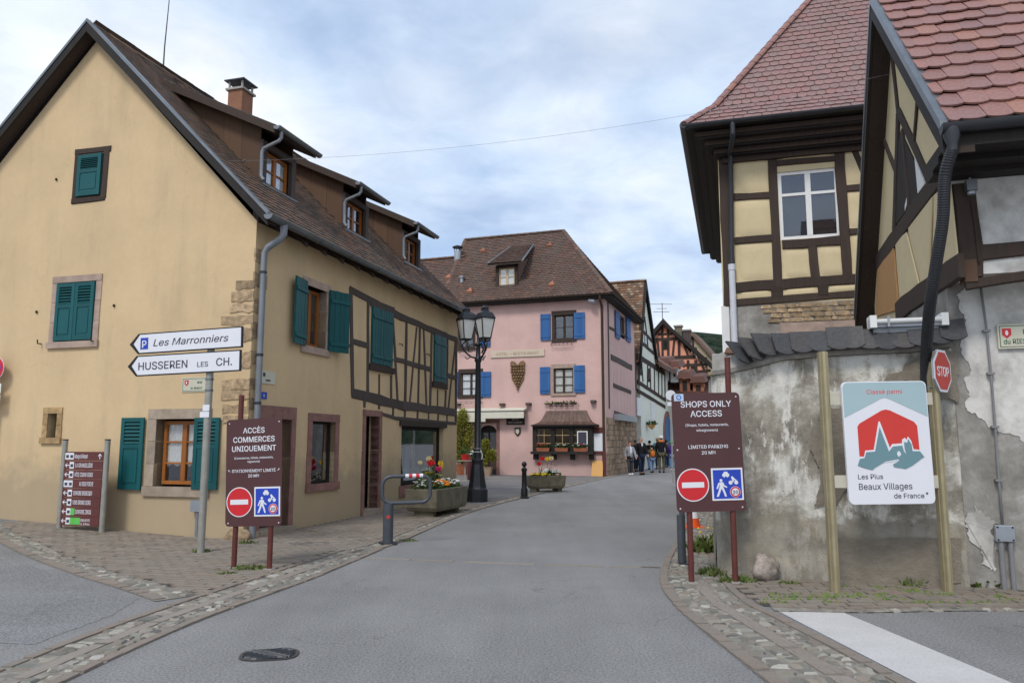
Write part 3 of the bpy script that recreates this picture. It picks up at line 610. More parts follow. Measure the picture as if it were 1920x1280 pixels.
def window(root, mapf, u0, u1, z0, z1, d, mat='wood_orange', cols=2, rows=3, fw=0.055, curtain=None, name='window', mull=True):
    """casement frame, panes and glazing bars set at depth d"""
    m = MB(); slab(m, mapf, u0, u1, z0, z0+fw, d-.05, d); slab(m, mapf, u0, u1, z1-fw, z1, d-.05, d); slab(m, mapf, u0, u0+fw, z0+fw, z1-fw, d-.05, d); slab(m, mapf, u1-fw, u1, z0+fw, z1-fw, d-.05, d)
    if mull and cols > 1: c = (u0+u1)/2; slab(m, mapf, c-fw*.75, c+fw*.75, z0+fw, z1-fw, d-.048, d+.006)
    o = m.build(name, mat, root); cw = (u1-u0)/cols
    for i in range(cols):
        for j in range(1, rows):
            z = z0+(z1-z0)*j/rows; m = MB(); a = u0+cw*i+fw*.7; slab(m, mapf, a, u0+cw*(i+1)-fw*.7, z-.014, z+.014, d-.035, d-.004); m.build('glazing_bar', mat, o)
        a, b = u0+cw*i+fw*.5, u0+cw*(i+1)-fw*.5; m = MB(); slab(m, mapf, a, b, z0+fw*.5, z1-fw*.5, d-.030, d-.026); m.build('pane', 'glass', o)
        if curtain:
            m = MB(); n = 18; h0, h1 = curtain; zz0 = z0+(z1-z0)*h0; zz1 = z0+(z1-z0)*h1; vs = []
            for k in range(n+1):
                u = a+(b-a)*k/n; off = d-.052+.007*math.sin(k*1.9+i); vs += [mapf(u, zz0+.02*math.sin(k*.7), off), mapf(u, zz1, off)]
            m.add(vs, [(2*k, 2*k+1, 2*k+3, 2*k+2) for k in range(n)]); m.build('curtain', 'curtain', o)
    return o
def shutter(root, mapf, u0, u1, z0, z1, d, mat='shutter_green', kind='louvre', th=0.035, tilt=0.0):
    """louvred-and-panelled leaf, or plain boards with two battens"""
    m = MB(); fw = min(.07, (u1-u0)*.18)
    if kind == 'louvre':
        zm = z0+(z1-z0)*.60
        for a, b, c, e in ((u0, u0+fw, z0, z1), (u1-fw, u1, z0, z1), (u0+fw, u1-fw, z0, z0+fw*1.2), (u0+fw, u1-fw, z1-fw, z1), (u0+fw, u1-fw, zm-fw*.5, zm+fw*.5)): slab(m, mapf, a, b, c, e, d, d+th)
        slab(m, mapf, u0+fw, u1-fw, z0+fw*1.2, zm-fw*.5, d+.004, d+th-.012); slab(m, mapf, u0+fw*1.4, u1-fw*1.4, z0+fw*1.7, zm-fw, d+th-.012, d+th-.003)
        slab(m, mapf, u0+fw, u1-fw, zm+fw*.5, z1-fw, d, d+.003, 1); o = m.build('shutter', [mat, 'timber_black'], root); n = 6; zz = zm+fw*.5; st = (z1-fw-zz)/n  # black backing sheet puts the shade between the slats into colour
        for k in range(n):
            m = MB(); a = zz+st*k+.004; v = [mapf(u, z, dd) for u in (u0+fw, u1-fw) for z, dd in ((a, d+th-.004), (a+.012, d+th), (a+st*.66, d+.012), (a+st*.66-.012, d+.008))]
            m.add(v, [(0,1,2,3),(7,6,5,4),(0,4,5,1),(1,5,6,2),(2,6,7,3),(3,7,4,0)]); m.build('slat', mat, o)
    else:
        o = None; n = max(2, round((u1-u0)/.13)); bw_ = (u1-u0)/n
        m = MB(); slab(m, mapf, u0, u1, z0, z1, d, d+th-.010); o = m.build('shutter', mat, root)
        for k in range(n): m = MB(); slab(m, mapf, u0+bw_*k+.004, u0+bw_*(k+1)-.004, z0+U(-.004, .004), z1+U(-.004, .004), d+th-.010, d+th+U(-.002, .002)); m.build('board', mat, o)
        for f in (.13, .83): m = MB(); z = z0+(z1-z0)*f; slab(m, mapf, u0+.01, u1-.01, z-.035, z+.035, d+th+.003, d+th+.024); m.build('batten', mat, o)
    return o
def frame_stones(root, mapf, u0, u1, z0, z1, w_, d=0.02, mat='sandstone_pink', sill=True, deep=-0.2, lw=None, jambs=2):
    """dressed stones round an opening: lintel, jamb stones, sill"""
    lw = lw or w_
    m = MB(); slab(m, mapf, u0-w_, u1+w_, z1, z1+lw, deep, d+.006); m.build('lintel', mat, root)
    for a, b in ((u0-w_, u0), (u1, u1+w_)):
        h = (z1-z0)/jambs
        for k in range(jambs): m = MB(); slab(m, mapf, a+U(-.008, .008) if a < u0-.01 else a, b if b < u1 or True else b, z0+h*k+.004, z0+h*(k+1)-.004, deep, d+U(-.003, .004)); m.build('jamb_stone', mat, root)
    if sill: m = MB(); slab(m, mapf, u0-w_*1.15, u1+w_*1.15, z0-w_*.95, z0, deep, d+.03); m.build('sill', mat, root)
def tile_src(w_, l, th=0.016, seg=4, tail=0.035):
    """one flat tile with a rounded tail; x across, y up the slope, z out"""
    m = MB(); pts = [(w_*(k/seg-.5), tail*abs(2*k/seg-1)**2.2) for k in range(seg+1)]+[(w_/2, l), (-w_/2, l)]
    n = len(pts); tilt = lambda y: 0.0
    top = [(x, y, th*1.9*(1-y/l)+th) for x, y in pts]; bot = [(x, y, th*1.9*(1-y/l)) for x, y in pts]
    m.add(top+bot, [tuple(range(n))]+[(k, n+k, n+k+1, k+1) for k in range(seg+1)]+[(n-1, 2*n-1, n, 0)]); return m
def tile_roof(root, O, Ud, Vd, length, urange, tw, step, mat, src, nobj=0, name='roof_tile', key=None, skip=None):
    """courses of tiles on the plane O + u*Ud + v*Vd; urange(v) gives the width of each course"""
    O, Ud, Vd = Vector(O), Vector(Ud).normalized(), Vector(Vd).normalized(); Nn = Ud.cross(Vd).normalized()
    if Nn.z < 0: Nn = -Nn
    Xd = Vd.cross(Nn).normalized(); rows = int(length/step); lst = []
    for j in range(rows+1):
        v = j*step; u0, u1 = urange(v); n0 = math.ceil(u0/tw-.5); off = (0.5 if j % 2 else 0)
        for i in range(int(u0/tw)-1, int(u1/tw)+2):
            u = (i+off)*tw; l_, r_ = max(u-tw/2, u0), min(u+tw/2, u1); f_ = (r_-l_)/tw
            if f_ < .22: continue
            u = (l_+r_)/2
            if skip and skip(u, v): continue
            lst.append((u, v, min(1, f_)))
    M3 = Matrix((Xd, Vd, Nn)).transposed(); big = MB(); me = src.mesh(name, mat)
    if nobj and key: lst.sort(key=lambda q: key(O+Ud*q[0]+Vd*q[1]))
    for k, (u, v, fw_) in enumerate(lst):
        p = O+Ud*(u+U(-.004, .004))+Vd*(v+U(-.005, .005)); rot = M3 @ Matrix.Rotation(U(-.02, .02), 3, 'Z') @ Matrix.Rotation(U(-.02, .025), 3, 'X')
        if k < nobj: inst(name, me, root, p, rot.to_euler(), (fw_, 1, 1))
        else: big.add([p+rot @ Vector((q[0]*fw_, q[1], q[2])) for q in src.v], src.f)
    if big.v: stuff(big.build('roof_tiles', mat, root))
def gutter(m, p, q, r=0.075, n=8):            # half-round gutter between two points
    p, q = Vector(p), Vector(q); e = (q-p).normalized(); s_ = e.cross(Vector((0, 0, 1))).normalized(); vs = []
    for c in (p, q):
        for rr in (r, r*.86):
            for k in range(n+1): t_ = math.pi+math.pi*k/n; vs.append(c+s_*rr*math.cos(t_)+Vector((0, 0, rr*math.sin(t_))))
    k1 = n+1; fs = []
    for k in range(n): fs += [(k, k+1, 2*k1+k+1, 2*k1+k), (k1+k, k1+k+1, 3*k1+k+1, 3*k1+k)]
    for k in (0, n): fs += [(k, k1+k, 3*k1+k, 2*k1+k)]
    for c in (0, 2*k1): fs += [tuple(c+k for k in range(n+1))]
    m.add(vs, fs)
def ridge_tiles(root, pts, r, l, mat, name='ridge_tile', up=(0, 0, 1), flat=0.75):
    """half-round tiles along a line"""
    pts = [Vector(p) for p in pts]
    for a, b in zip(pts[:-1], pts[1:]):
        n = max(1, round((b-a).length/l)); e = (b-a).normalized(); s_ = e.cross(Vector(up)).normalized(); u_ = s_.cross(e).normalized()
        for k in range(n):
            p = a+(b-a)*(k/n); q = a+(b-a)*((k+1.12)/n); m = MB(); vs = []
            for c, rr in ((p, r*1.06), (q, r*.94)):
                for i in range(7): t_ = math.pi*i/6; vs.append(c+s_*rr*math.cos(t_)+u_*rr*math.sin(t_)*flat)
            m.add(vs, [(i, i+1, 8+i, 7+i) for i in range(6)]+[tuple(range(7)), tuple(range(7, 14))]); m.build(name, mat, root)
# ---------------------------------------------------------------- the yellow corner house
from mathutils import noise as mnoise
def noise3(x, y, z): return mnoise.noise(Vector((x, y, z)))
YH = thing('corner_house', 'yellow plastered corner house with green shutters and three brown dormers', 'house', LF.world(0, 0), LF.rz)
def S(u, z, d): return (u, -d, z)
def G(u, z, d): return (-d, u, z)
def rS(x0, y0, x1, y1):
    xm, ym = (x0+x1)/2, (y0+y1)/2; return LF.onb(x0, ym)[0], LF.onb(x1, ym)[0], LF.onb(xm, y1)[1], LF.onb(xm, y0)[1]
def rG(x0, y0, x1, y1):
    xm, ym = (x0+x1)/2, (y0+y1)/2; return LF.ona(x1, ym)[0], LF.ona(x0, ym)[0], LF.ona(xm, y1)[1], LF.ona(xm, y0)[1]
LEN, WID, EAV, APX = 9.95, 7.32, 5.28, 9.08
RE, RR = (-.36, 5.30), (3.66, 9.33)            # roof line (b, z): eave and ridge
SL = (RR[1]-RE[1])/(RR[0]-RE[0])
def roofz(b): return RE[1]+(b-RE[0])*SL
gw = rG(291, 785, 378, 912); sm = rG(90, 775, 107, 820)
door1 = rS(488, 783, 542, 1002); door1 = (door1[0], door1[1], -0.1, 1.96)
win1 = rS(583, 790, 627, 905); upw = rS(573, 540, 611, 652); shop = rS(752, 800, 831, 905)
door2 = rS(683, 780, 709, 960); door2 = (door2[0], door2[1], -0.1, door2[3])
m = MB()
wall_face(m, G, [(0, -.3), (WID, -.3), (WID, EAV), (WID/2, APX), (0, EAV)], [gw, sm], .22)
wall_face(m, S, [(0, -.3), (LEN, -.3), (LEN, EAV), (0, EAV)], [door1, win1, upw, shop, door2], .24)
m.poly([(LEN, 0, -.3), (LEN, WID, -.3), (LEN, WID, EAV), (LEN, WID/2, APX), (LEN, 0, EAV)]); m.poly([(0, WID, -.3), (LEN, WID, -.3), (LEN, WID, EAV), (0, WID, EAV)])
m.build('wall', 'plaster_yellow', YH)
m = MB(); m.poly([(.6, .6, 0.05), (LEN-.3, .6, 0.05), (LEN-.3, 7, 0.05), (.6, 7, 0.05)]); m.box(.45, LEN-.3, 1.4, 1.5, 0, 5, 0); m.box(1.5, 1.6, .3, 7, 0, 5); m.build('inner_wall', 'interior_dark', YH)
# gable windows -------------------------------------------------
frame_stones(YH, G, *gw, .17, .018, 'sandstone_grey', jambs=3)
window(YH, G, gw[0]+.04, gw[1]-.04, gw[2]+.03, gw[3]-.03, -.14, 'wood_orange', 2, 3, .06, curtain=(.30, .97))
for (x0, x1) in ((229, 271), (366, 413)):
    q = rG(x0, 783, x1, 917); shutter(YH, G, *q, .03)
frame_stones(YH, G, *sm, .11, .018, 'sandstone_yellow', jambs=2)
q = rG(106, 529, 178, 640); frame_stones(YH, G, *q, .12, .02, 'sandstone_pale', jambs=3, deep=-.02); c = (q[0]+q[1])/2
m = MB(); slab(m, G, *q, .001, .012); m.build('shade_sheet', 'interior_dark', YH)  # dark sheet flat on the uncut wall, painted shade behind the closed leaves
shutter(YH, G, q[0]+.01, c-.004, q[2]+.02, q[3]-.02, .014); shutter(YH, G, c+.004, q[1]-.01, q[2]+.02, q[3]-.02, .014)
for u in (q[0]-.05, q[1]+.28): m = MB(); m.tube([G(u, q[2]-.02, .01), G(u, q[2]-.02, .09), G(u, q[2]+.05, .10)], .012, 6); m.build('shutter_catch', 'iron_black', YH)
q = rG(147, 290, 192, 368); m = MB(); slab(m, G, *q, .001, .012); m.build('shade_sheet', 'interior_dark', YH)  # dark sheet on the wall paints the shade round the attic leaf
for a, b, w_ in (((q[1]+.10, q[3]+.07), (q[0]-.16, q[3]+.07), .12), ((q[1]+.05, q[2]-.10), (q[1]+.05, q[3]+.04), .11), ((q[0]-.06, q[2]-.06), (q[0]-.06, q[3]+.04), .12), ((q[1]+.1, q[2]-.06), (q[0]-.1, q[2]-.06), .11)): timber(YH, G, a, b, w_, -.02, .02, 'timber_dark', .1, 'window_frame_beam')
shutter(YH, G, q[0]+.01, q[1]-.01, q[2]+.01, q[3]-.01, .014)
# corner stones showing through the plaster ---------------------
for x0, y0, x1, y1 in ((443, 526, 464, 543), (435, 546, 464, 566), (432, 570, 463, 586), (415, 592, 461, 609), (452, 615, 459, 640), (445, 660, 457, 690), (417, 712, 456, 729), (416, 732, 456, 748), (417, 760, 456, 776), (419, 780, 455, 792), (440, 800, 454, 830), (425, 845, 454, 862), (430, 870, 454, 890)):
    a, b, c, e = rG(x0, y0, x1, y1); m = MB(); n = 5
    top = [(b+(-.006-b)*k/n, e+U(-.02, .02)) for k in range(n+1)]; bot = [(b+(-.006-b)*k/n, c+U(-.02, .02)) for k in range(n+1)][::-1]
    m.prism([G(u, z, -.02) for u, z in top+bot], (-.026-U(0, .012), 0, 0)); m.build('corner_stone', 'sandstone_rough', YH)
for z0, z1, l in ((4.58, 4.80, .30), (4.15, 4.38, .36), (3.72, 3.95, .22), (3.28, 3.55, .26), (2.85, 3.08, .27), (2.42, 2.62, .3), (2.1, 2.28, .26), (1.6, 1.8, .3)):
    m = MB(); n = 4; top = [(-.008+l*k/n, z1+U(-.02, .02)) for k in range(n+1)]; bot = [(-.008+l*k/n, z0+U(-.02, .02)) for k in range(n+1)][::-1]
    m.prism([S(u, z, -.02) for u, z in top+bot], (0, -.025-U(0, .01), 0)); m.build('corner_stone', 'sandstone_rough', YH)
m = MB(); m.ball((-.03, .06, .04), (.14, .24, .15), 16, 10); m.v = [(x*(1+.3*noise3(x*9, y*9, z*9)), y*(1+.3*noise3(x*9+3, y*9, z*9)), z*(1+.3*noise3(x*9, y*9+7, z*9))) for x, y, z in m.v]; m.build('footing_stone', 'sandstone_rough', YH, True)
# street side ---------------------------------------------------
frame_stones(YH, S, *door1, .14, .02, 'sandstone_pink', False, jambs=3, lw=.22)
m = MB(); slab(m, S, door1[0], door1[1], 0, door1[3], -.24, -.20); d_ = m.build('door', 'timber_dark', YH)
for k in range(3): m = MB(); h = .2+k*.6; slab(m, S, door1[0]+.12, door1[1]-.12, h, h+.45, -.199, -.186); m.build('door_panel', 'timber_dark', d_)
m = MB(); slab(m, S, door1[0]-.1, door1[1]+.1, -.02, .10, -.3, .12); m.build('door_step', 'sandstone_grey', YH)
frame_stones(YH, S, *win1, .15, .02, 'sandstone_pink', jambs=2); window(YH, S, *win1, -.10, 'timber_black', 1, 1, .05)
m = MB(); slab(m, S, win1[0]+.05, win1[1]-.05, win1[2]+.05, win1[2]+.75, -.5, -.48); m.build('window_blind', 'curtain', YH)
frame_stones(YH, S, *door2, .13, .02, 'sandstone_pink', False, jambs=3)
m = MB(); slab(m, S, door2[0], door2[1], 0, door2[3], -.34, -.30); m.build('door', 'timber_dark', YH)
m = MB(); slab(m, S, door2[0]-.05, door2[1]+.05, -.02, .12, -.3, .10); m.build('door_step', 'sandstone_grey', YH)
window(YH, S, *shop, -.12, 'timber_black', 1, 1, .09, name='shop_window')
m = MB(); slab(m, S, shop[0]-.14, shop[1]+.16, shop[3], shop[3]+.13, -.2, .05); m.build('shop_lintel', 'timber_dark', YH)
m = MB(); slab(m, S, shop[0]-.10, shop[1]+.10, shop[2]-.26, shop[2], -.2, .045); m.build('shop_sill', 'sandstone_pink', YH)
for k, (mt, h) in enumerate((('petal_orange', 1.2), ('cloth_tan', .7), ('cloth_grey', 1.1), ('cloth_teal', .9), ('cloth_purple', .6), ('cloth_white', 1.0))):   # goods in the shop window
    m = MB(); u = shop[0]+.35+k*.42; slab(m, S, u, u+.26, shop[2]+.02, shop[2]+h, -.75-.1*(k % 3), -.6-.1*(k % 3)); m.build('display_goods', mt, YH)
frame_stones(YH, S, *upw, .14, .018, 'sandstone_pale', jambs=3); window(YH, S, upw[0]+.02, upw[1]-.02, upw[2]+.02, upw[3]-.02, -.15, 'wood_orange', 2, 1, .06)
z0, z1 = upw[2]-.02, upw[3]+.05
# open leaves, hinged a little off the wall
def leaf(hinge, width, ang, z0, z1, sgn, mat='shutter_green'):
    def mp(u, z, d): return (hinge+sgn*(u*math.cos(ang)-d*math.sin(ang)*0), -(.03+u*math.sin(ang)+d*math.cos(ang)), z)
    return shutter(YH, mp, 0.0, width, z0, z1, 0.0, mat, 'board')
leaf(upw[0]-.05, .54, .16, z0, z1, -1); leaf(upw[1]+.05, .54, .30, z0, z1, 1)
def Z(zx, zy): return LF.onb(640+zx/3.046, 520+zy/3.046)
beams = [((52, 58), (62, 672), .13), ((46, 66), (345, 230), .17), ((330, 222), (655, 356), .16), ((58, 662), (360, 735), .22), ((345, 730), (655, 772), .20), ((228, 778), (320, 806), .07), ((310, 803), (655, 834), .08), ((152, 140), (148, 655), .11), ((62, 362), (146, 390), .12),
  ((215, 552), (213, 690), .055), ((282, 558), (282, 700), .08), ((292, 212), (320, 712), .085), ((306, 466), (510, 527), .12), ((370, 258), (362, 722), .11), ((428, 285), (388, 725), .07), ((446, 290), (437, 738), .085), ((468, 297), (485, 748), .08), ((515, 312), (505, 748), .12), ((548, 640), (547, 750), .05), ((595, 645), (590, 755), .09), ((606, 338), (602, 640), .09), ((650, 372), (608, 755), .08), ((606, 560), (655, 575), .13), ((656, 345), (652, 822), .13)]
for p, q, w_ in beams: timber(YH, S, Z(*p), Z(*q), w_, -.02, .022+U(0, .006), 'timber_grey', .12)
for x, y0, y1 in ((132, 690, 742), (215, 710, 752), (295, 735, 792), (362, 745, 798), (435, 758, 804), (498, 768, 808), (552, 775, 818), (603, 778, 822)): timber(YH, S, Z(x, y0), Z(x-1, y1), .10, -.02, .016, 'timber_grey', .12)
for (x0, y0, x1, y1) in ((168, 185, 287, 500), (525, 335, 592, 598)):
    a = Z(x0, (y0+y1)/2)[0]; b = Z(x1, (y0+y1)/2)[0]; c = Z((x0+x1)/2, y1)[1]; e = Z((x0+x1)/2, y0)[1]; k = a+(b-a)*.52
    m = MB(); slab(m, S, a-.08, b+.08, e, e+.16, -.02, .03); m.build('window_head', 'timber_grey', YH)
    m = MB(); slab(m, S, a-.10, b+.10, c-.16, c-.02, -.02, .055); m.build('window_sill', 'timber_dark', YH)
    m = MB(); slab(m, S, a, b, c, e, .001, .008); m.build('shade_sheet', 'interior_dark', YH)  # dark sheet stands in for shade behind the boarded leaves, no opening cut
    shutter(YH, S, a, k-.004, c, e, .012, 'shutter_green', 'board'); shutter(YH, S, k+.004, b, c, e, .012, 'shutter_green', 'board')
# roof ------------------------------------------------------------
A0, A1 = -.26, LEN+.22
m = MB(); n_ = Vector((0, -SL, 1)).normalized()
for sg in (1, -1):
    def Y(b): return b if sg > 0 else 2*RR[0]-b
    e, r_ = RE, RR; th = .11
    m.prism([(A0+.03, Y(e[0]), e[1]-th), (A0+.03, Y(r_[0]), r_[1]-th), (A0+.03, Y(r_[0]), r_[1]-.02), (A0+.03, Y(e[0]), e[1]-.02)], (A1-A0-.06, 0, 0))
rf = m.build('roof', 'roof_felt', YH)
vd = Vector((0, RR[0]-RE[0], RR[1]-RE[1])); ln = vd.length
DOR = [(1.08, 2.2), (4.28, 5.45), (7.55, 8.68)]; DB = .70
def skipd(u, v):
    b = RE[0]+v*(RR[0]-RE[0])/ln; return any(a0-.02 < u < a1+.02 and b > DB+.02 and b < 2.86 for a0, a1 in DOR)
src = tile_src(.172, .20, .014, 3, .03)
tile_roof(rf, (0, RE[0], RE[1]), (1, 0, 0), vd, ln-.05, lambda v: (A0+.12, A1-.1), .175, .135, 'tile_old', src, skip=skipd)
vd2 = Vector((0, -(RR[0]-RE[0]), RR[1]-RE[1])); tile_roof(rf, (0, 2*RR[0]-RE[0], RE[1]), (1, 0, 0), vd2, ln-.05, lambda v: (A0+.12, A1-.1), .35, .27, 'tile_old', tile_src(.345, .4, .014, 3, .03))
ridge_tiles(rf, [(A0+.10, RR[0], RR[1]-.07), (A1-.05, RR[0], RR[1]-.07)], .12, .36, 'tile_old')
for sg, nm in ((1, 0), (-1, 1)):               # barge boards with a zinc capping
    def Y(b): return b if sg > 0 else 2*RR[0]-b
    m = MB(); m.prism([(A0, Y(RE[0]-.02), RE[1]-.20), (A0, Y(RR[0]), RR[1]-.20), (A0, Y(RR[0]), RR[1]-.015), (A0, Y(RE[0]-.02), RE[1]-.035)], (.03, 0, 0)); m.build('barge_board', 'timber_black', YH)
    m = MB(); m.prism([(A0-.015, Y(RE[0]-.03), RE[1]-.03), (A0-.015, Y(RR[0]), RR[1]-.01), (A0-.015, Y(RR[0]), RR[1]+.055), (A0-.015, Y(RE[0]-.03), RE[1]+.035)], (.10, 0, 0)); m.build('verge_capping', 'zinc', YH)
    m = MB(); m.prism([(A0+.03, Y(RE[0]), RE[1]-.15), (A0+.03, Y(RR[0]), RR[1]-.15), (A0+.03, Y(RR[0]), RR[1]-.115), (A0+.03, Y(RE[0]), RE[1]-.115)], (.24, 0, 0)); m.build('soffit_board', 'timber_dark', YH)
m = MB(); m.box(0.02, LEN-.02, -.02, .10, EAV-.02, EAV+.20); m.build('wall_plate', 'timber_dark', YH)
for k in range(15):                             # rafter feet under the eave
    a = .35+k*.68; m = MB(); m.prism([(a, .05, EAV+.12), (a, RE[0]+.05, RE[1]-.23), (a, RE[0]+.05, RE[1]-.14), (a, .05, EAV+.22)], (.10, 0, 0)); m.build('rafter_foot', 'timber_dark', YH)
m = MB(); gutter(m, (A0-.03, RE[0]-.05, RE[1]-.02), (A1, RE[0]-.05, RE[1]-.02), .085); g_ = m.build('gutter', 'zinc', YH, 'auto')
for k in range(9): m = MB(); a = A0+.4+k*1.2; m.tube([(a, RE[0]-.05+.09*math.cos(t_), RE[1]-.02+.09*math.sin(t_)) for t_ in lin(math.pi, 2*math.pi, 8)], .008, 5); m.build('gutter_bracket', 'zinc', g_)
m = MB(); gy = RE[0]-.05
m.tube([(.18, gy, RE[1]-.06), (.18, gy, RE[1]-.24), (.16, gy+.04, RE[1]-.32), (.12, -.16, RE[1]-.46), (.10, -.10, RE[1]-.56), (.10, -.10, 3.0), (.10, -.10, 1.0), (.10, -.10, .02)], [.065, .06, .06, .06, .052, .052, .052, .052], 12); dp = m.build('downpipe', 'pipe_grey', YH, 'auto')
for z in (4.4, 3.0, 2.2, 1.0): m = MB(); m.tube([(.10, -.10, z-.02), (.10, -.10, z+.02)], .06, 12); m.build('pipe_clip', 'zinc_dark', dp)
# dormers ---------------------------------------------------------
for a0, a1 in DOR:
    zt = 7.22; zb = roofz(DB)-.03; b1 = 3.25; zr0, zr1 = 7.33, 8.78
    def rz_(b): return zr0+(b-(DB-.42))*(zr1-zr0)/(3.3-(DB-.42))
    nb = 6
    for side, x in ((0, a0), (1, a1-.04)):      # cheeks of upright boards
        for k in range(nb):
            bb0 = DB+.05+(b1-DB-.05)*k/nb; bb1 = DB+.05+(b1-DB-.05)*(k+1)/nb-.006
            lo0, lo1 = roofz(bb0)-.12, roofz(bb1)-.12
            hi0, hi1 = max(lo0+.01, rz_(bb0)-.07), max(lo1+.01, rz_(bb1)-.07)
            m = MB(); m.prism([(x+U(0, .005), bb0, lo0), (x, bb1, lo1), (x, bb1, hi1), (x, bb0, hi0)], (.04, 0, 0)); m.build('dormer_cheek', 'cladding_brown', YH)
    def D(u, z, d): return (u, DB-d, z)
    for (u0, u1, z0, z1) in ((a0-.012, a0+.13, zb, zt), (a1-.13, a1+.012, zb, zt), (a0+.13, a1-.13, zt-.12, zt)): m = MB(); slab(m, D, u0, u1, z0, z1, -.06, .02); m.build('dormer_frame', 'timber_grey', YH)
    m = MB(); slab(m, D, a0-.03, a1+.03, zb-.06, zb+.035, -.06, .07); m.build('dormer_sill', 'zinc', YH)
    window(YH, D, a0+.14, a1-.14, zb+.04, zt-.13, -.09, 'wood_orange', 2, 2, .06, curtain=(.02, .98) if a0 < 2 else None, name='dormer_window')
    x0, x1 = a0-.24, a1+.08
    m = MB(); bE = DB-.42
    m.prism([(x0, bE, rz_(bE)-.09), (x0, 3.35, rz_(3.35)-.09), (x0, 3.35, rz_(3.35)), (x0, bE, rz_(bE))], (x1-x0, 0, 0)); dr = m.build('dormer_roof', 'timber_dark', YH)
    m = MB(); m.prism([(x0-.02, bE-.02, rz_(bE)+.003), (x0-.02, 3.38, rz_(3.38)+.003), (x0-.02, 3.38, rz_(3.38)+.03), (x0-.02, bE-.02, rz_(bE)+.03)], (x1-x0+.04, 0, 0)); m.build('roof_covering', 'zinc_dark', dr)
    m = MB(); m.prism([(x0-.035, bE, rz_(bE)-.13), (x0-.035, 3.3, rz_(3.3)-.13), (x0-.035, 3.3, rz_(3.3)+.02), (x0-.035, bE, rz_(bE)+.02)], (.03, 0, 0)); m.build('fascia_board', 'timber_dark', dr)
    m = MB(); gutter(m, (x0-.04, bE-.05, rz_(bE)-.0), (x1+.06, bE-.05, rz_(bE)-.0), .07); m.build('dormer_gutter', 'zinc', YH, 'auto')
    m = MB(); m.tube([(x0+.12, bE-.05, rz_(bE)-.05), (x0+.12, bE-.05, rz_(bE)-.18), (x0+.10, bE-.02, rz_(bE)-.24), (a0-.10, DB-.10, rz_(bE)-.33), (a0-.10, DB-.06, rz_(bE)-.40), (a0-.10, DB-.06, zb+.14), (a0-.10, DB-.12, zb+.05)], .034, 10); m.build('dormer_downpipe', 'pipe_grey', YH, 'auto')
# chimney with a cap on four little posts, aerial -----------------
cq = LF.onb(450, 206, 3.8); ca, cz = cq
m = MB(); m.box(ca-.22, ca+.22, 3.6, 4.0, 8.5, cz+.42); ch = m.build('chimney', 'chimney_render', YH)
m = MB(); m.box(ca-.27, ca+.27, 3.55, 4.05, cz+.42, cz+.47); m.build('chimney_collar', 'concrete', ch)
for x in (-.2, .2):
    for y in (3.62, 3.98): m = MB(); m.tube([(ca+x, y, cz+.47), (ca+x, y, cz+.65)], .028, 8); m.build('cap_post', 'concrete', ch)
m = MB(); v = [(ca+x, y, cz+.65) for x, y in ((-.29, 3.52), (.29, 3.52), (.29, 4.08), (-.29, 4.08))]; m.add(v+[(ca+x, y, cz+.68) for x, y in ((-.29, 3.52), (.29, 3.52), (.29, 4.08), (-.29, 4.08))]+[(ca-.07, 3.8, cz+.75), (ca+.07, 3.8, cz+.75)], [(3,2,1,0),(0,1,5,4),(1,2,6,5),(2,3,7,6),(3,0,4,7),(4,5,9,8),(6,7,8,9),(5,6,9),(7,4,8)]); m.build('chimney_cap', 'zinc_dark', ch)
aq = LF.onb(306, 130, 3.8); m = MB(); m.tube([(aq[0], 3.8, aq[1]-.6), (aq[0], 3.8, aq[1]+.5), (aq[0]+.02, 3.78, aq[1]+1.4), (aq[0]+.05, 3.75, aq[1]+3.2)], [.02, .014, .010, .006], 6); m.build('aerial', 'wire_dark', YH)
# iron hooks in the gable
for x, y in ((107, 337), (70, 585), (215, 573)): u, z = LF.ona(x, y); m = MB(); m.ball(G(u, z, .02), (.025, .02, .03), 6, 4); m.build('wall_hook', 'iron_black', YH)
for zx, zy in ((330, 380), (485, 437)): u, z = Z(zx, zy); m = MB(); m.tube([S(u-.06, z, .03), S(u+.08, z, .05), S(u+.08, z-.05, .06)], .012, 5); m.build('shutter_catch', 'iron_black', YH)
# wall plates with street names, house number -----------------------
def plate(frame, side, x0, y0, x1, y1, label, d=.02):
    if side == 'a': u0, z1 = frame.ona(x0, y0); u1, z0 = frame.ona(x1, y1); o = frame.world(-d, u0); rz = frame.rz-math.pi/2
    else: u0, z1 = frame.onb(x0, y0); u1, z0 = frame.onb(x1, y1); o = frame.world(u0, d*0-d); rz = frame.rz
    o.z = z0; t_ = thing('street_name_plate', label, 'sign', o, rz); return t_, abs(u1-u0), z1-z0
def plate_body(t_, w_, h, mat='sign_cream', rim='sign_green_ink'):
    m = MB(); m.box(0, w_, 0.006, .019, 0, h); m.build('plate', mat, t_)
    m = MB(); e = .018
    for a in ((e, w_-e, h-e-.006, h-e), (e, w_-e, e, e+.006), (e, e+.006, e, h-e), (w_-e-.006, w_-e, e, h-e)): m.box(a[0], a[1], .003, .006, a[2], a[3])
    m.build('rim', rim, t_)
    m = MB(); x = w_*.17; z = h*.62; s = h*.2; m.prism([(x-s*.8, .005, z+s), (x+s*.8, .005, z+s), (x+s*.8, .005, z-s*.3), (x, .005, z-s), (x-s*.8, .005, z-s*.3)], (0, -.003, 0)); m.build('crest', 'sign_red', t_)
    m = MB(); m.ball((x, .0015, z+.1*s), (s*.28, .0015, s*.55), 8, 5); m.build('crest_figure', 'sign_white', t_)
t_, w_, h = plate(LF, 'a', 343, 708, 392, 734, 'cream street name plate on the yellow gable behind the signpost'); plate_body(t_, w_, h)
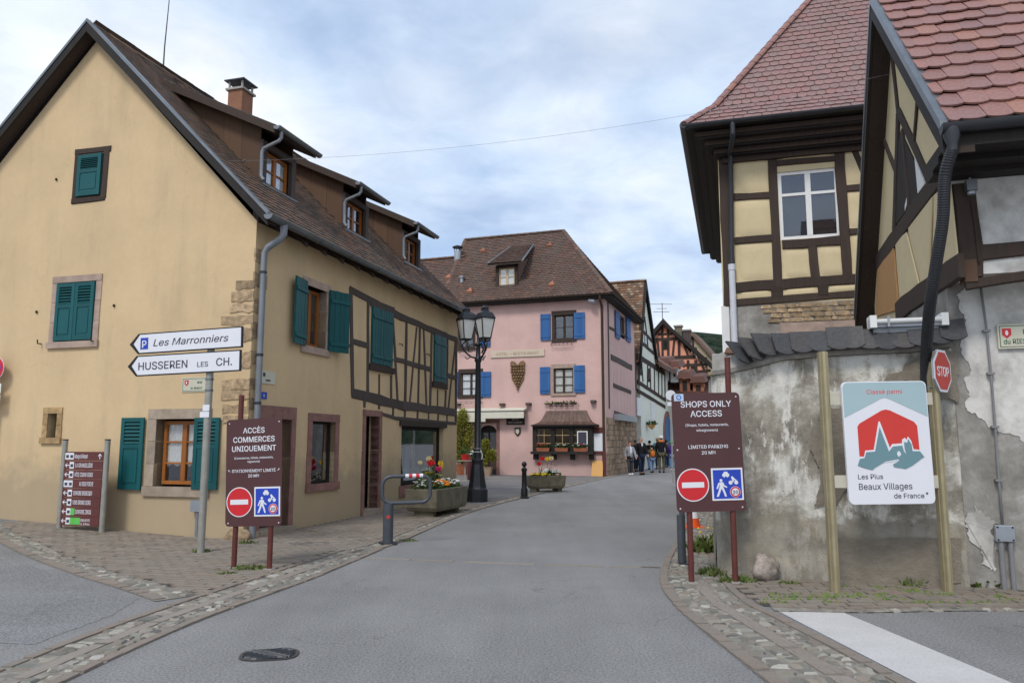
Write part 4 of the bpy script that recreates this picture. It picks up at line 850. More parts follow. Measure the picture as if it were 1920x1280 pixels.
text('RUE', h*.24, 'sign_green_ink', t_, w_*.66, h*.58, .004, bold=.012); text('du  MUSCAT', h*.22, 'sign_green_ink', t_, w_*.55, h*.2, .004, sx=.85, bold=.012)
t_, w_, h = plate(LF, 'b', 489, 694, 514, 721, 'pale street name plate beside the grey downpipe on the yellow house')
m = MB(); m.box(0, w_, .006, .019, 0, h); m.build('plate', 'sign_cream', t_); text("GRAND'RUE", h*.22, 'sign_ink', t_, w_/2, h*.2, .004, sx=.62, bold=.012); m = MB(); m.box(w_*.12, w_*.28, .002, .006, h*.55, h*.85); m.build('crest', 'sign_ink', t_)
t_, w_, h = plate(LF, 'b', 488, 734, 499, 748, 'small blue enamel house number plate on the yellow house'); t_.name = 'house_number_plate'
m = MB(); m.box(0, w_, .006, .016, 0, h); m.build('plate', 'sign_blue', t_); text('21', h*.62, 'sign_white', t_, w_/2, h*.28, .004, sx=.85, bold=.01)
# electricity box on the gable corner
q = rG(362, 937, 388, 958); ebx = thing('meter_box', 'grey meter box with conduit at the foot of the yellow gable', 'box', LF.world(-.10, (q[0]+q[1])/2), LF.rz)
m = MB(); m.box(0, .10, -.11, .11, q[2], q[3]); m.build('housing', 'zinc_light', ebx); m = MB(); m.tube([(.05, 0, q[2]), (.05, 0, 0)], .03, 8); m.build('conduit', 'pipe_grey', ebx)
# ---------------------------------------------------------------- garden wall on the right
b0 = RF.ona(1803, 900)[0]                     # where the house begins
GWL = thing('garden_wall', 'old stained plaster garden wall with slate tile coping behind the signs', 'wall', RF.world(0, 0), RF.rz)
def F(u, z, d): return (-d, u, z)
def RA(x, y, a=0): return RF.ona(x, y, a)
tops = [RA(x, y) for x, y in ((1352, 702), (1400, 694), (1470, 676), (1560, 668), (1700, 662), (1800, 650))]
def wtop(u):
    if u >= tops[0][0]: return tops[0][1]
    for p, q in zip(tops[:-1], tops[1:]):
        if u >= q[0]: return p[1]+(q[1]-p[1])*(p[0]-u)/(p[0]-q[0])
    return tops[-1][1]
m = MB(); us = [0.0+b0*k/34 for k in range(35)]; zs = lin(-.2, 1, 22)
from mathutils import noise as mnoise
def front(u, f):
    z = -.2+(wtop(u)+.2)*f; d = .035*mnoise.noise(Vector((u*1.3, z*1.3, 2)))+.012*mnoise.noise(Vector((u*5, z*5, 7)))
    d += -.16*max(0, 1+u/.28)**2 if u > -.28 else 0        # rounded corner
    d += .05*max(0, 1-z/.9)                                # foot of the wall is thicker
    return F(u, z, d)
nz = 26; idx = []
for u in us: idx.append([len(m.v)+k for k in range(nz+1)]); m.v += [front(u, k/nz) for k in range(nz+1)]
for i in range(34):
    for k in range(nz): m.f.append((idx[i][k], idx[i+1][k], idx[i+1][k+1], idx[i][k+1])); m.m.append(0)
e0 = [front(0.0, k/nz) for k in range(nz+1)]; prev = None; nseg = 14
for s in range(nseg+1):                        # street side of the wall, receding
    t_ = s/nseg; col = [len(m.v)+k for k in range(nz+1)]
    for k in range(nz+1):
        p = Vector(e0[k]); a = p.x+(7.4-p.x)*t_; bb = p.y+min(.0, 0)+.06*(1 if s else 0)*min(1, s/2)+.02*mnoise.noise(Vector((a*2, p.z*2, 3))); m.v.append((a, bb, p.z))
    if prev:
        for k in range(nz): m.f.append((prev[k], col[k], col[k+1], prev[k+1])); m.m.append(0)
    prev = col
m.poly([(.04, 0, wtop(0)), (7.4, .06, wtop(0)), (7.4, -.45, wtop(0)), (.5, -.45, wtop(-.45)), (.5, b0, wtop(b0)), (0, b0, wtop(b0))])
m.poly([(.5, -.45, -.2), (.5, b0, -.2), (.5, b0, wtop(b0)), (.5, -.45, wtop(-.45))]); m.poly([(.5, -.45, -.2), (7.4, -.45, -.2), (7.4, -.45, wtop(0)), (.5, -.45, wtop(-.45))])
m.build('wall', 'plaster_weathered', GWL, True)
def patch(root, pts, mat, d, name='plaster_patch', rag=.02, sub=14, mapf=None, pf=None):
    """ragged sheet of plaster, a few millimetres proud"""
    mapf = mapf or F; P = [(pf or RA)(*p) for p in pts]; o_ = []
    for i in range(len(P)):
        a, b = Vector(P[i]), Vector(P[(i+1) % len(P)])
        for k in range(sub): q = a+(b-a)*k/sub; o_.append((q.x+2.2*rag*mnoise.noise(Vector((q.x*7, q.y*7, 1)))+U(-rag, rag)*.35, q.y+2.2*rag*mnoise.noise(Vector((q.x*7, q.y*7, 9)))+U(-rag, rag)*.35))
    m = MB(); m.prism([mapf(u, z, d) for u, z in o_], (-.003, 0, 0)); return m.build(name, mat, root)
ZR = lambda zx, zy: (1340+zx/3.048, 440+zy/3.048)
patch(GWL, [ZR(*p) for p in ((960, 845), (1000, 800), (1070, 780), (1090, 735), (1160, 700), (1240, 690), (1340, 668), (1385, 668), (1385, 950), (1300, 935), (1230, 960), (1200, 845))], 'render_bare', .028)
patch(GWL, [ZR(*p) for p in ((585, 1040), (640, 980), (720, 985), (760, 1100), (760, 1420), (690, 1560), (560, 1545), (600, 1420), (590, 1300), (545, 1230))], 'render_bare', .030)
patch(GWL, [(1566, 1008), (1800, 1008), (1800, 1090), (1760, 1098), (1566, 1098)], 'render_bare', .052, rag=.008)
# coping: bed of broken tile and mortar, then slates hung on the front edge
m = MB(); prevr = None
for i, u in enumerate(us):
    z = wtop(u)+.005; h = .17+.03*mnoise.noise(Vector((u*3, 1, 1))); ring = [F(u, z, .07), F(u, z+.05, .09), F(u, z+.20+U(-.015, .015), .0), F(u, z+h+.09+U(-.03, .03), -.16), F(u, z+h*.6, -.46), F(u, z, -.46)]
    if u > -.3: ring = [(p[0]+.16*(1+u/.3)**2, p[1]-.02, p[2]) for p in ring]
    c = [len(m.v)+k for k in range(6)]; m.v += ring
    if prevr:
        for k in range(6): m.f.append((prevr[k], c[k], c[(k+1) % 6], prevr[(k+1) % 6])); m.m.append(0)
    prevr = c
m.build('coping_bed', 'plaster_grey', GWL)
m = MB(); z = wtop(0); m.prism([(.25, .055, z+.004), (.25, -.18, z+.10), (.25, -.46, z+.004)], (7.1, 0, 0)); m.build('coping_bed', 'concrete_moss', GWL)
sl = tile_src(.245, .34, .02, 6, .06); slm = sl.mesh('coping_tile', 'tile_slate')
def coping_tile(u, z, d, yaw=0, pitch=.62, s=1):
    # y of the tile runs up the slope; slope faces -a
    M_ = Matrix.Rotation(-math.pi/2+yaw, 4, 'Z') @ Matrix.Rotation(pitch, 4, 'X'); o = inst('coping_tile', slm, GWL, F(u, z, d), M_.to_euler(), (s, s, s)); return o
xs = [(1398, 683, .9), (1420, 676, .75), (1442, 668, .55), (1475, 666, .28), (1506, 663, .05), (1541, 661, 0), (1575, 657, -.02), (1600, 655, -.04), (1632, 656, .02), (1665, 657, .03), (1697, 655, 0), (1730, 651, -.03), (1764, 647, .05), (1790, 640, -.1)]
for x, y, yaw in xs:
    u, z = RA(x, y, -.16); coping_tile(u, z-.02, .165, yaw, 1.0+U(-.06, .06), U(.98, 1.06))
for k in range(26):                            # broken red tile showing in the bed
    u = U(b0+.1, -.25); m = MB(); z = wtop(u)+.235+U(-.02, .05); m.box(-.06, .06, -.10, .10, -.012, .012)
    o = m.build('tile_fragment', random.choice(['brick_red', 'tile_slate', 'tile_mottled', 'sandstone_grey']), GWL); o.location = F(u, z, U(-.14, -.04)); o.rotation_euler = (U(-.2, .2), -.5+U(-.2, .2), U(-.4, .4))
simple('boulder', (0.30, 0.255, 0.22), 0.95, 0.5, 14, bump=1.0, bscale=24)
stone = thing('guard_stone', 'rounded boulder leaning at the foot of the garden wall', 'stone', RF.world(-.16, RA(1436, 1090)[0])+Vector((0, 0, .02)), .4)
m = MB(); m.ball((0, 0, .12), (.17, .13, .16), 22, 16); m.v = [(x*(1+.34*mnoise.noise(Vector((x*9, y*9, z*9)))), y*(1+.18*mnoise.noise(Vector((x*11+4, y*11, z*11)))), z*(1+.34*mnoise.noise(Vector((x*8, y*8, z*8+5))))) for x, y, z in m.v]; m.build('stone_body', 'boulder', stone, True)
# ---------------------------------------------------------------- half-timbered house on the right edge
NF = Frame(RF.world(0, b0), 16.0)
NH = thing('gabled_house', 'half-timbered house with new red tiles and deep gable at the right edge', 'house', NF.world(0, 0), NF.rz)
def T(u, z, d): return (u, d, z)               # street-facing gable
def F2(u, z, d): return (-d-.45, u, z)         # jettied upper front
BG = .28
e1 = NF.onb(1765, 237, BG); ap = NF.onb(1632, 0, BG); e2 = NF.onb(1602, 592, BG)
th = .22
JZ = 3.33
m = MB()
def rz1(a): return (e1[1]+(a-e1[0])*(ap[1]-e1[1])/(ap[0]-e1[0]) if a < ap[0] else ap[1]+(a-ap[0])*(e2[1]-ap[1])/(e2[0]-ap[0]))-th
aE = e2[0]-.3
wall_face(m, T, [(-.45, JZ), (aE, JZ), (aE, rz1(aE)), (ap[0], rz1(ap[0])), (-.45, rz1(-.45))], [])
m.build('gable_wall', 'plaster_cream', NH)
m = MB(); wall_face(m, F2, [(0, JZ), (0, 5.2), (-6, 5.2), (-6, JZ)], []); m.poly([(-.45, 0, JZ), (0, 0, JZ), (0, -6, JZ), (-.45, -6, JZ)]); m.poly([(aE, 0, -.2), (aE, -6, -.2), (aE, -6, 4.5), (aE, 0, 4.5)]); m.build('upper_wall', 'plaster_pale', NH)
m = MB(); n = 20
pts = [[F(-6*i/n, -.2+3.55*k/16, .006*mnoise.noise(Vector((i*.4, k*.3, 5)))) for k in range(17)] for i in range(n+1)]
for i in range(n):
    for k in range(16): m.poly([pts[i][k], pts[i+1][k], pts[i+1][k+1], pts[i][k+1]])
m.poly([(0, 0, -.2), (aE, 0, -.2), (aE, 0, JZ), (0, 0, JZ)]); m.build('lower_wall', 'plaster_grey', NH)
NA = lambda x, y: NF.ona(x, y)
patch(NH, [ZR(*p) for p in ((1445, 300), (1560, 285), (1900, 255), (1900, 1190), (1768, 1175), (1600, 1110), (1500, 1060), (1440, 960), (1450, 800), (1440, 700), (1392, 640), (1405, 500), (1392, 340))], 'plaster_pale', .008, pf=NA, rag=.03)
patch(NH, [(1808, 985), (1830, 950), (1860, 975), (1875, 1010), (1862, 1080), (1840, 1030)], 'plaster_pale', .009, pf=NA, rag=.06)
def ZG(zx, zy): return NF.onb(1580+zx/2, zy/2)
for p, q, w_, w2 in (((132, 985), (365, 660), .27, .24), ((205, 1170), (445, 990), .30, .26), ((188, 200), (213, 430), .10, .10), ((212, 425), (198, 868), .17, .2), ((215, 420), (335, 690), .14, .14), ((228, 485), (256, 780), .11, .11), ((285, 375), (272, 525), .08, .08), ((158, 525), (206, 650), .09, .09)): timber(NH, T, ZG(*p), ZG(*q), w_, -.03, .03, 'timber_dark', .06, w2=w2)
m = MB(); m.prism([T(*ZG(x, y), .006) for x, y in ((222, 490), (205, 580), (200, 845), (300, 720), (272, 600))], (0, .012, 0)); m.build('gable_window', 'timber_black', NH)  # flat black panel paints the dark of an opening that is not cut
m = MB(); m.prism([T(*ZG(x, y), .014) for x, y in ((280, 590), (300, 640), (318, 690), (292, 725))], (0, .02, 0)); m.build('window_trim', 'paint_white', NH)
m = MB(); m.prism([T(*ZG(x, y), .01) for x, y in ((240, 770), (248, 735), (246, 770), (240, 790))], (0, .014, 0)); m.build('window_trim', 'paint_white', NH)
m = MB(); m.prism([T(*ZG(x, y), .008) for x, y in ((137, 985), (197, 925), (216, 1160), (131, 1185))], (0, .02, 0)); m.build('chipboard_panel', 'chipboard', NH)
for pp in (((203, 905), (245, 870), (296, 1075), (222, 1140)), ((252, 855), (345, 735), (330, 1050), (300, 1060)), ((350, 730), (410, 690), (438, 960), (345, 1050))): m = MB(); m.prism([T(*ZG(x, y), .004) for x, y in pp], (0, .022, 0)); m.build('infill_panel', 'plaster_cream', NH, False, .008)
# front of the upper floor
def FU(x, y): q = NF.ona(x, y, -.45); return q
for p, q, w_ in (((1792, 325), (1960, 310), .12), ((1808, 345), (1822, 520), .22), ((1800, 478), (1960, 462), .17), ((1810, 535), (1960, 512), .10)): timber(NH, F2, FU(*p), FU(*q), w_, -.03, .035, 'timber_dark', .09)
m = MB(); q = FU(1806, 506); m.box(-.50, -.30, q[0]-.12, q[0]+.0, q[1]-.14, q[1]+.10); m.build('beam_end', 'cladding_brown', NH)
m = MB(); z = FU(1850, 318)[1]; m.box(-.55, -.47, -6, -.06, z+.02, z+.13); m.build('raw_beam', 'timber_raw', NH)
# roof
E1 = (e1[0], e1[1]); m = MB(); LB = -7.0
for (p, q) in ((e1, ap), (ap, e2)): m.prism([(p[0], BG-.03, p[1]-th), (q[0], BG-.03, q[1]-th), (q[0], BG-.03, q[1]-.03), (p[0], BG-.03, p[1]-.03)], (0, LB-BG, 0))
rf = m.build('roof', 'timber_black', NH)
vd = Vector((ap[0]-e1[0], 0, ap[1]-e1[1])); ln = vd.length
cl = Vector(NF.loc(CAM))
tile_roof(rf, (e1[0]-.04, 0, e1[1]-.02), (0, 1, 0), vd, ln-.08, lambda v: (LB, BG-.06), .232, .36, 'tile_red_new', tile_src(.229, .41, .020, 6, .05), 300, key=lambda p: (p-cl).length+(0 if p.y > -3.2 else 20))
vd2 = Vector((-(e2[0]-ap[0]), 0, ap[1]-e2[1])); tile_roof(rf, (e2[0], 0, e2[1]), (0, 1, 0), vd2, vd2.length-.05, lambda v: (LB, BG-.06), .4, .34, 'tile_red_new', tile_src(.39, .45, .016, 3, .03))
for (p, q, nm) in ((e1, ap, 0), (ap, e2, 1)):
    m = MB(); m.prism([(p[0], BG, p[1]-.30), (q[0], BG, q[1]-.30), (q[0], BG, q[1]+.02), (p[0], BG, p[1]+.02)], (0, -.035, 0)); m.build('barge_board', 'timber_black', NH)
    m = MB(); m.prism([(p[0], BG+.012, p[1]-.06), (q[0], BG+.012, q[1]-.06), (q[0], BG+.012, q[1]+.06), (p[0], BG+.012, p[1]+.06)], (0, -.12, 0)); m.build('verge_capping', 'zinc', NH)
    m = MB(); m.prism([(p[0], BG-.04, p[1]-.29), (q[0], BG-.04, q[1]-.29), (q[0], BG-.04, q[1]-th), (p[0], BG-.04, p[1]-th)], (0, -(BG-.04), 0)); m.build('soffit_board', 'timber_dark', NH)
# boxed eave with stepped boards, gutter and hopper
ew = -.50
for k, (da, z0, z1) in enumerate(((.0, .0, .10), (.30, -.06, .0), (.55, -.11, -.06))):
    m = MB(); m.box(e1[0]+.10+da, ew+.06, LB, BG-.05, e1[1]-.18+z0, e1[1]-.18+z1); m.build('eave_board', 'timber_black', NH)
m = MB(); gutter(m, (e1[0]-.06, BG+.02, e1[1]-.02), (e1[0]-.06, LB, e1[1]-.02), .085); m.build('gutter', 'zinc_dark', NH, 'auto')
m = MB(); m.lathe([(.045, -.24), (.05, -.18), (.075, -.10), (.08, 0)], 14, (e1[0]-.06, .21, e1[1]-.04)); m.build('hopper', 'zinc_dark', NH, 'auto')
# black ribbed hose used as a downpipe
hose = [(1774, 268, -1.40), (1772, 330, -1.32), (1768, 410, -1.20), (1756, 490, -1.05), (1744, 570, -.85), (1738, 640, -.52), (1736, 700, -.32), (1738, 780, -.20), (1744, 860, -.17), (1750, 925, -.17), (1752, 935, -.17)]
hp = []
for x, y, a in hose: b_, z = NF.ona(x, y, a); hp.append(Vector((a, b_, z)))
hp[0] = Vector((e1[0]-.06, .21, e1[1]-.26))
fine = []
for i in range(len(hp)-1):
    g = lambda k: hp[max(0, min(len(hp)-1, k))]; nn = max(4, int((hp[i+1]-hp[i]).length/.012))
    for k in range(nn):
        f = k/nn; fine.append(0.5*((2*g(i))+(-g(i-1)+g(i+1))*f+(2*g(i-1)-5*g(i)+4*g(i+1)-g(i+2))*f*f+(-g(i-1)+3*g(i)-3*g(i+1)+g(i+2))*f**3))
m = MB(); m.tube(fine, [.060 if k % 2 else .0565 for k in range(len(fine))], 12); m.build('drain_hose', 'plastic_black', NH)
# floodlight on the coping, wall lamp with its cable, conduit and junction box
fl = thing('floodlight', 'long silver twin-ended floodlight lying on the wall coping', 'lamp', RF.world(-.02, RA(1700, 600, -.02)[0])+Vector((0, 0, RA(1700, 606, -.02)[1])), RF.rz-math.pi/2)
m = MB(); m.box(-.40, .40, -.06, .10, -.04, .05); m.build('housing', 'plastic_white', fl); m = MB(); m.tube([(-.34, -.085, .02), (.34, -.085, .02)], .03, 10); m.build('tube', 'lamp_glass', fl)
for x in (-.40, .33): m = MB(); m.box(x, x+.07, -.12, .11, -.05, .09); m.build('end_cap', 'paint_white', fl)
for x in (-.22, .2): m = MB(); m.box(x, x+.025, -.115, .105, -.045, .075); m.build('clamp', 'zinc_light', fl)
m = MB(); m.box(-.36, .36, -.03, .07, -.10, -.045); m.build('bracket', 'zinc', fl)
q = NF.ona(1819, 352, -.52); wl = thing('wall_lamp', 'small grey floodlight under the eave of the right house', 'lamp', NF.world(-.5, q[0]), NF.rz-math.pi/2); z = q[1]
m = MB(); m.box(-.05, .05, -.10, 0, z-.05, z+.07); m.build('housing', 'zinc', wl); m = MB(); m.lathe([(.04, 0), (.045, .03)], 10, (0, -.06, z-.09)); m.build('sensor', 'zinc_light', wl); m = MB(); m.tube([(0, -.03, z+.06), (0, -.03, z+.14)], .012, 6); m.build('stem', 'zinc_light', wl)
pts = [(1822, 375, -.5), (1829, 420, -.5), (1836, 490, -.5), (1840, 525, -.40), (1839, 540, -.06), (1850, 620, -.06), (1858, 700, -.06), (1866, 800, -.06), (1873, 900, -.06), (1880, 985, -.06)]
cp = []
for x, y, a in pts: b_, z = NF.ona(x, y, a); cp.append((a, b_, z))
cd = thing('wall_conduit', 'thin grey conduit running down the right house to a junction box', 'conduit', NF.world(0, 0), NF.rz)
m = MB(); m.tube(cp[:5], .012, 6); m.build('cable', 'timber_dark', cd); m = MB(); m.tube(cp[4:], .014, 8); m.build('tube', 'cable', cd, True)
for k in range(5, 10): c = cp[k]; m = MB(); m.box(c[0]-.02, c[0]+.05, c[1]-.035, c[1]+.035, c[2]-.012, c[2]+.012); m.build('clip', 'cable', cd)
q = [NF.ona(x, y, -.10) for x, y in ((1866, 984), (1905, 1016))]; jb = thing('junction_box', 'grey junction box with two short pipes low on the right house wall', 'box', NF.world(-.10, (q[0][0]+q[1][0])/2), NF.rz-math.pi/2); ww = abs(q[0][0]-q[1][0])/2
m = MB(); m.box(-ww, ww, 0, .08, q[1][1], q[0][1]); o = m.build('housing', 'zinc_light', jb, False, .006)
for x in (-1, 1):
    for z in (q[1][1]+.02, q[0][1]-.02): m = MB(); m.tube([(x*(ww-.02), .0, z), (x*(ww-.02), -.006, z)], .010, 6); m.build('screw', 'iron_black', jb)
for x in (-.04, .05): m = MB(); m.tube([(x, .04, q[1][1]+.01), (x, .04, 0)], .026, 10); m.build('pipe', 'cable', jb)
t_, w_, h = plate(NF, 'a', 1868, 612, 1960, 652, 'cream street name plate on the plaster of the right house'); t_.location = NF.world(-.055, NF.ona(1868, 632)[0])+Vector((0, 0, NF.ona(1868, 655)[1])); w_ = .52; plate_body(t_, w_, .27)
text('RUE', .085, 'sign_green_ink', t_, w_*.60, .155, .004, bold=.012); text('du RIESLING', .085, 'sign_green_ink', t_, w_*.10, .052, .004, align='LEFT', sx=.82, bold=.012)
# ---------------------------------------------------------------- the tall half-timbered house behind
AT = 7.5
TH = thing('timbered_house', 'tall half-timbered house with cream panels, white window and hipped rose tile roof', 'house', RF.world(0, 0), RF.rz)
def FT(u, z, d): return (AT-d, u, z)
def ZT(zx, zy): return RF.ona(1240+zx/3.2, 200+zy/3.2, AT)
bc = ZT(352, 700)[0]; zj = ZT(600, 1185)[1]; ztop = ZT(600, 285)[1]
wq = (ZT(1070, 600)[0], ZT(705, 600)[0], ZT(880, 790)[1], ZT(880, 378)[1])
m = MB(); wall_face(m, FT, [(bc, zj), (bc, ztop+.6), (-8, ztop+.6), (-8, zj)], [wq], .2)
m.poly([(AT, bc, zj), (AT+10.8, bc, zj), (AT+10.8, bc, ztop+.6), (AT, bc, ztop+.6)]); m.build('upper_wall', 'plaster_cream', TH)
lw = [RF.ona(x, y, AT) for x, y in ((1482, 628), (1592, 618))]; lz = RF.ona(1540, 622, AT)[1]
m = MB(); wall_face(m, FT, [(bc+.02, -.2), (bc+.02, zj), (-8, zj), (-8, -.2)], [(lw[1][0], lw[0][0], lz-1.1, lz)], .2); m.poly([(AT, bc+.02, -.2), (AT+10.8, bc+.02, -.2), (AT+10.8, bc+.02, zj), (AT, bc+.02, zj)]); m.build('lower_wall', 'plaster_grey', TH)
m = MB(); m.box(AT-.02, AT+.6, bc-.12, bc+.04, 1.8, zj-.01); m.build('corner_plaster', 'paint_white', TH)
m = MB(); m.box(AT+.5, AT+.55, -7, bc-.2, 2, ztop); m.build('inner_wall', 'interior_dark', TH)
m = MB(); slab(m, FT, lw[1][0]-.2, lw[0][0]+.2, lz, lz+.22, -.2, .03); m.build('lintel', 'sandstone_pale', TH)
for a in (lw[1][0]-.16, lw[0][0]): m = MB(); slab(m, FT, a, a+.16, lz-1.1, lz, -.2, .02); m.build('jamb_stone', 'sandstone_pale', TH)
window(TH, FT, lw[1][0], lw[0][0], lz-1.1, lz, -.15, 'wood_light', 2, 1, .06)
z = lz+.23                                     # courses of rough sandstone over the lintel, laid bare
while z < zj-.03:
    h_ = min(U(.07, .13), zj-.005-z); u = lw[1][0]-1.1+U(-.1, .1)
    while u < lw[0][0]+.42+U(-.12, .1):
        l_ = U(.12, .34); c_ = [(u+.006, z+.006), (u+l_*.5, z+U(0, .012)), (u+l_-.006, z+.006+U(0, .02)), (u+l_-.004-U(0, .02), z+h_-.006-U(0, .02)), (u+l_*.45, z+h_-U(0, .01)), (u+.006+U(0, .02), z+h_-.006-U(0, .02))]
        m = MB(); m.prism([FT(a_, b_, -.02) for a_, b_ in c_], (-.03-U(0, .035), 0, 0)); m.build('rubble_stone', 'sandstone_rough', TH, False, .006); u += l_
    z += h_
for p, q, w_ in (((375, 300), (412, 1190), .26), ((664, 285), (700, 1090), .19), ((1065, 245), (1118, 1045), .20), ((415, 545), (655, 532), .16), ((440, 805), (672, 790), .16), ((300, 290), (1300, 222), .16), ((690, 340), (1045, 312), .13), ((725, 830), (1085, 802), .20), ((905, 840), (925, 1030), .18), ((440, 1085), (1300, 1025), .22), ((690, 1080), (692, 1150), .24), ((968, 1070), (972, 1132), .22), ((385, 1180), (1300, 1112), .15), ((1105, 492), (1300, 478), .14), ((1130, 752), (1300, 738), .13), ((1150, 250), (1225, 420), .13)): timber(TH, FT, ZT(*p), ZT(*q), w_, -.05, .03+U(0, .008), 'timber_dark', .07)
for x0, y0, x1, y1 in ((418, 308, 640, 518), (437, 562, 660, 780), (458, 815, 682, 1045), (697, 262, 1035, 325), (737, 856, 895, 1030), (942, 842, 1098, 1015), (468, 1102, 655, 1160), (742, 1086, 935, 1142), (1005, 1066, 1290, 1112), (1092, 245, 1205, 468), (1117, 508, 1290, 728), (1142, 768, 1290, 1000)):
    cx, cy = (x0+x1)/2, (y0+y1)/2; sl_ = -.066
    P = [ZT(x, y+(x-cx)*sl_*.8) for x, y in ((x0, y0), (x1, y0), (x1+(y1-y0)*.05, y1), (x0+(y1-y0)*.05, y1))]; m = MB(); n = 8; vs = []
    for i in range(n+1):
        for j in range(n+1):
            s_, r_ = i/n, j/n; a = Vector(P[0]).lerp(Vector(P[1]), s_); b = Vector(P[3]).lerp(Vector(P[2]), s_); q = a.lerp(b, r_)
            e = min(s_, 1-s_)*abs(P[1][0]-P[0][0]); f = min(r_, 1-r_)*abs(P[3][1]-P[0][1]); d = .030*min(1, min(e, f)/.07)**.5-.006; vs.append(FT(q.x, q.y, d))
    m.add(vs, [(i*(n+1)+j, (i+1)*(n+1)+j, (i+1)*(n+1)+j+1, i*(n+1)+j+1) for i in range(n) for j in range(n)]); m.build('infill_panel', 'plaster_cream', TH, True)
o = window(TH, FT, wq[0], wq[1], wq[2], wq[3], -.03, 'paint_white', 2, 1, .075, name='window')
for i in range(2):
    a = wq[0]+(wq[1]-wq[0])/2*i; m = MB(); z = wq[2]+(wq[3]-wq[2])*.66; slab(m, FT, a+.05, a+(wq[1]-wq[0])/2-.05, z-.03, z+.03, -.06, -.028); m.build('transom', 'paint_white', o)
# cornice under the eaves, all round
ze = RF.ona(1290, 237, AT-.85)[1]; be = RF.ona(1284, 237, AT-.85)[0]; AE = AT-.85
prof = [(.10, -.62), (.10, -.50), (.22, -.46), (.28, -.36), (.42, -.32), (.46, -.22), (.62, -.18), (.66, -.08), (.80, -.06)]
for k in range(len(prof)-1):
    (d0, z0), (d1, z1) = prof[k], prof[k+1]
    if z1-z0 < .03: continue
    dd = d1; m = MB(); m.box(AT-dd, AT+.05, -8, be-.85+dd+.0, ze+z0, ze+z1+.003); m.box(AT+.05, AT+10.9, bc-.1, be-.85+dd, ze+z0, ze+z1+.003); m.build('cornice', 'timber_black' if k % 2 else 'timber_dark', TH)
m = MB(); gutter(m, (AE-.03, be+.06, ze+.02), (AE-.03, -8, ze+.02), .08); m.build('gutter', 'zinc_dark', TH, 'auto')
m = MB(); gutter(m, (AE-.09, be+.03, ze+.02), (AE+11.5, be+.03, ze+.02), .08); m.build('gutter', 'zinc_dark', TH, 'auto')
m = MB(); m.poly([(AE, be, ze-.05), (AE+11.5, be, ze-.05), (AE+11.5, -8, ze-.05), (AE, -8, ze-.05)]); m.build('eave_soffit', 'timber_black', TH)
# hipped roof with a flared foot
fl_t, fl_r, up_s, tmax = .62, .60, 1.50, 4.4
def ring(t_): return ze+ (fl_r*t_/fl_t if t_ < fl_t else fl_r+(t_-fl_t)*up_s)
m = MB()
for t0, t1 in ((0, fl_t), (fl_t, tmax)):
    m.poly([(AE+t0, be-t0, ring(t0)-.02), (AE+t1, be-t1, ring(t1)-.02), (AE+t1, -8, ring(t1)-.02), (AE+t0, -8, ring(t0)-.02)])
    m.poly([(AE+t0, be-t0, ring(t0)-.02), (AE+11.5-t0, be-t0, ring(t0)-.02), (AE+11.5-t1, be-t1, ring(t1)-.02), (AE+t1, be-t1, ring(t1)-.02)])
    m.poly([(AE+11.5-t0, be-t0, ring(t0)-.02), (AE+11.5-t0, -8, ring(t0)-.02), (AE+11.5-t1, -8, ring(t1)-.02), (AE+11.5-t1, be-t1, ring(t1)-.02)])
m.poly([(AE+tmax, be-tmax, ring(tmax)-.02), (AE+11.5-tmax, be-tmax, ring(tmax)-.02), (AE+11.5-tmax, -8, ring(tmax)-.02), (AE+tmax, -8, ring(tmax)-.02)])
rf = m.build('roof', 'roof_felt', TH); src = tile_src(.186, .26, .014, 5, .034); cl2 = Vector(RF.loc(CAM))
vd = Vector((fl_t, 0, fl_r)); k1 = vd.length
tile_roof(rf, (AE-.03, 0, ze), (0, 1, 0), vd, k1-.1, lambda v: (-4.2, be-v*fl_t/k1-.03), .192, .20, 'tile_rose', src, 70, key=lambda p: (p-cl2).length)
vd = Vector((1, 0, up_s)); k2 = vd.length
tile_roof(rf, (AE+fl_t, 0, ze+fl_r), (0, 1, 0), vd, (tmax-fl_t)*k2, lambda v: (-5.5, be-fl_t-v/k2-.02), .192, .20, 'tile_rose', src, 230, key=lambda p: (p-cl2).length)
ridge_tiles(rf, [(AE-.02, be+.02, ze+.03), (AE+fl_t, be-fl_t, ze+fl_r+.03), (AE+tmax, be-tmax, ring(tmax)+.03)], .11, .30, 'tile_red_new', 'hip_tile')
# downpipe: dark above, white below
dq = [RF.ona(x, y, AT-.12) for x, y in ((1370, 300), (1372, 500), (1382, 652))]
m = MB(); b_ = RF.ona(1374, 250, AE)[0]; m.tube([(AE-.03, b_, ze-.02), (AE-.03, b_, ze-.28), (AE+.10, b_+.02, ze-.42), (AT-.20, dq[0][0]+.02, dq[0][1]+.12), (AT-.12, dq[0][0], dq[0][1]), (AT-.12, dq[1][0], dq[1][1])], .055, 12); m.build('downpipe', 'zinc_dark', TH, 'auto')
m = MB(); m.tube([(AT-.12, dq[1][0], dq[1][1]), (AT-.12, dq[1][0], 1.5)], [.068, .066], 12); m.tube([(AT-.12, dq[1][0], dq[1][1]+.05), (AT-.12, dq[1][0], dq[1][1]-.08)], .078, 12); m.build('downpipe_lower', 'plastic_white', TH, 'auto')
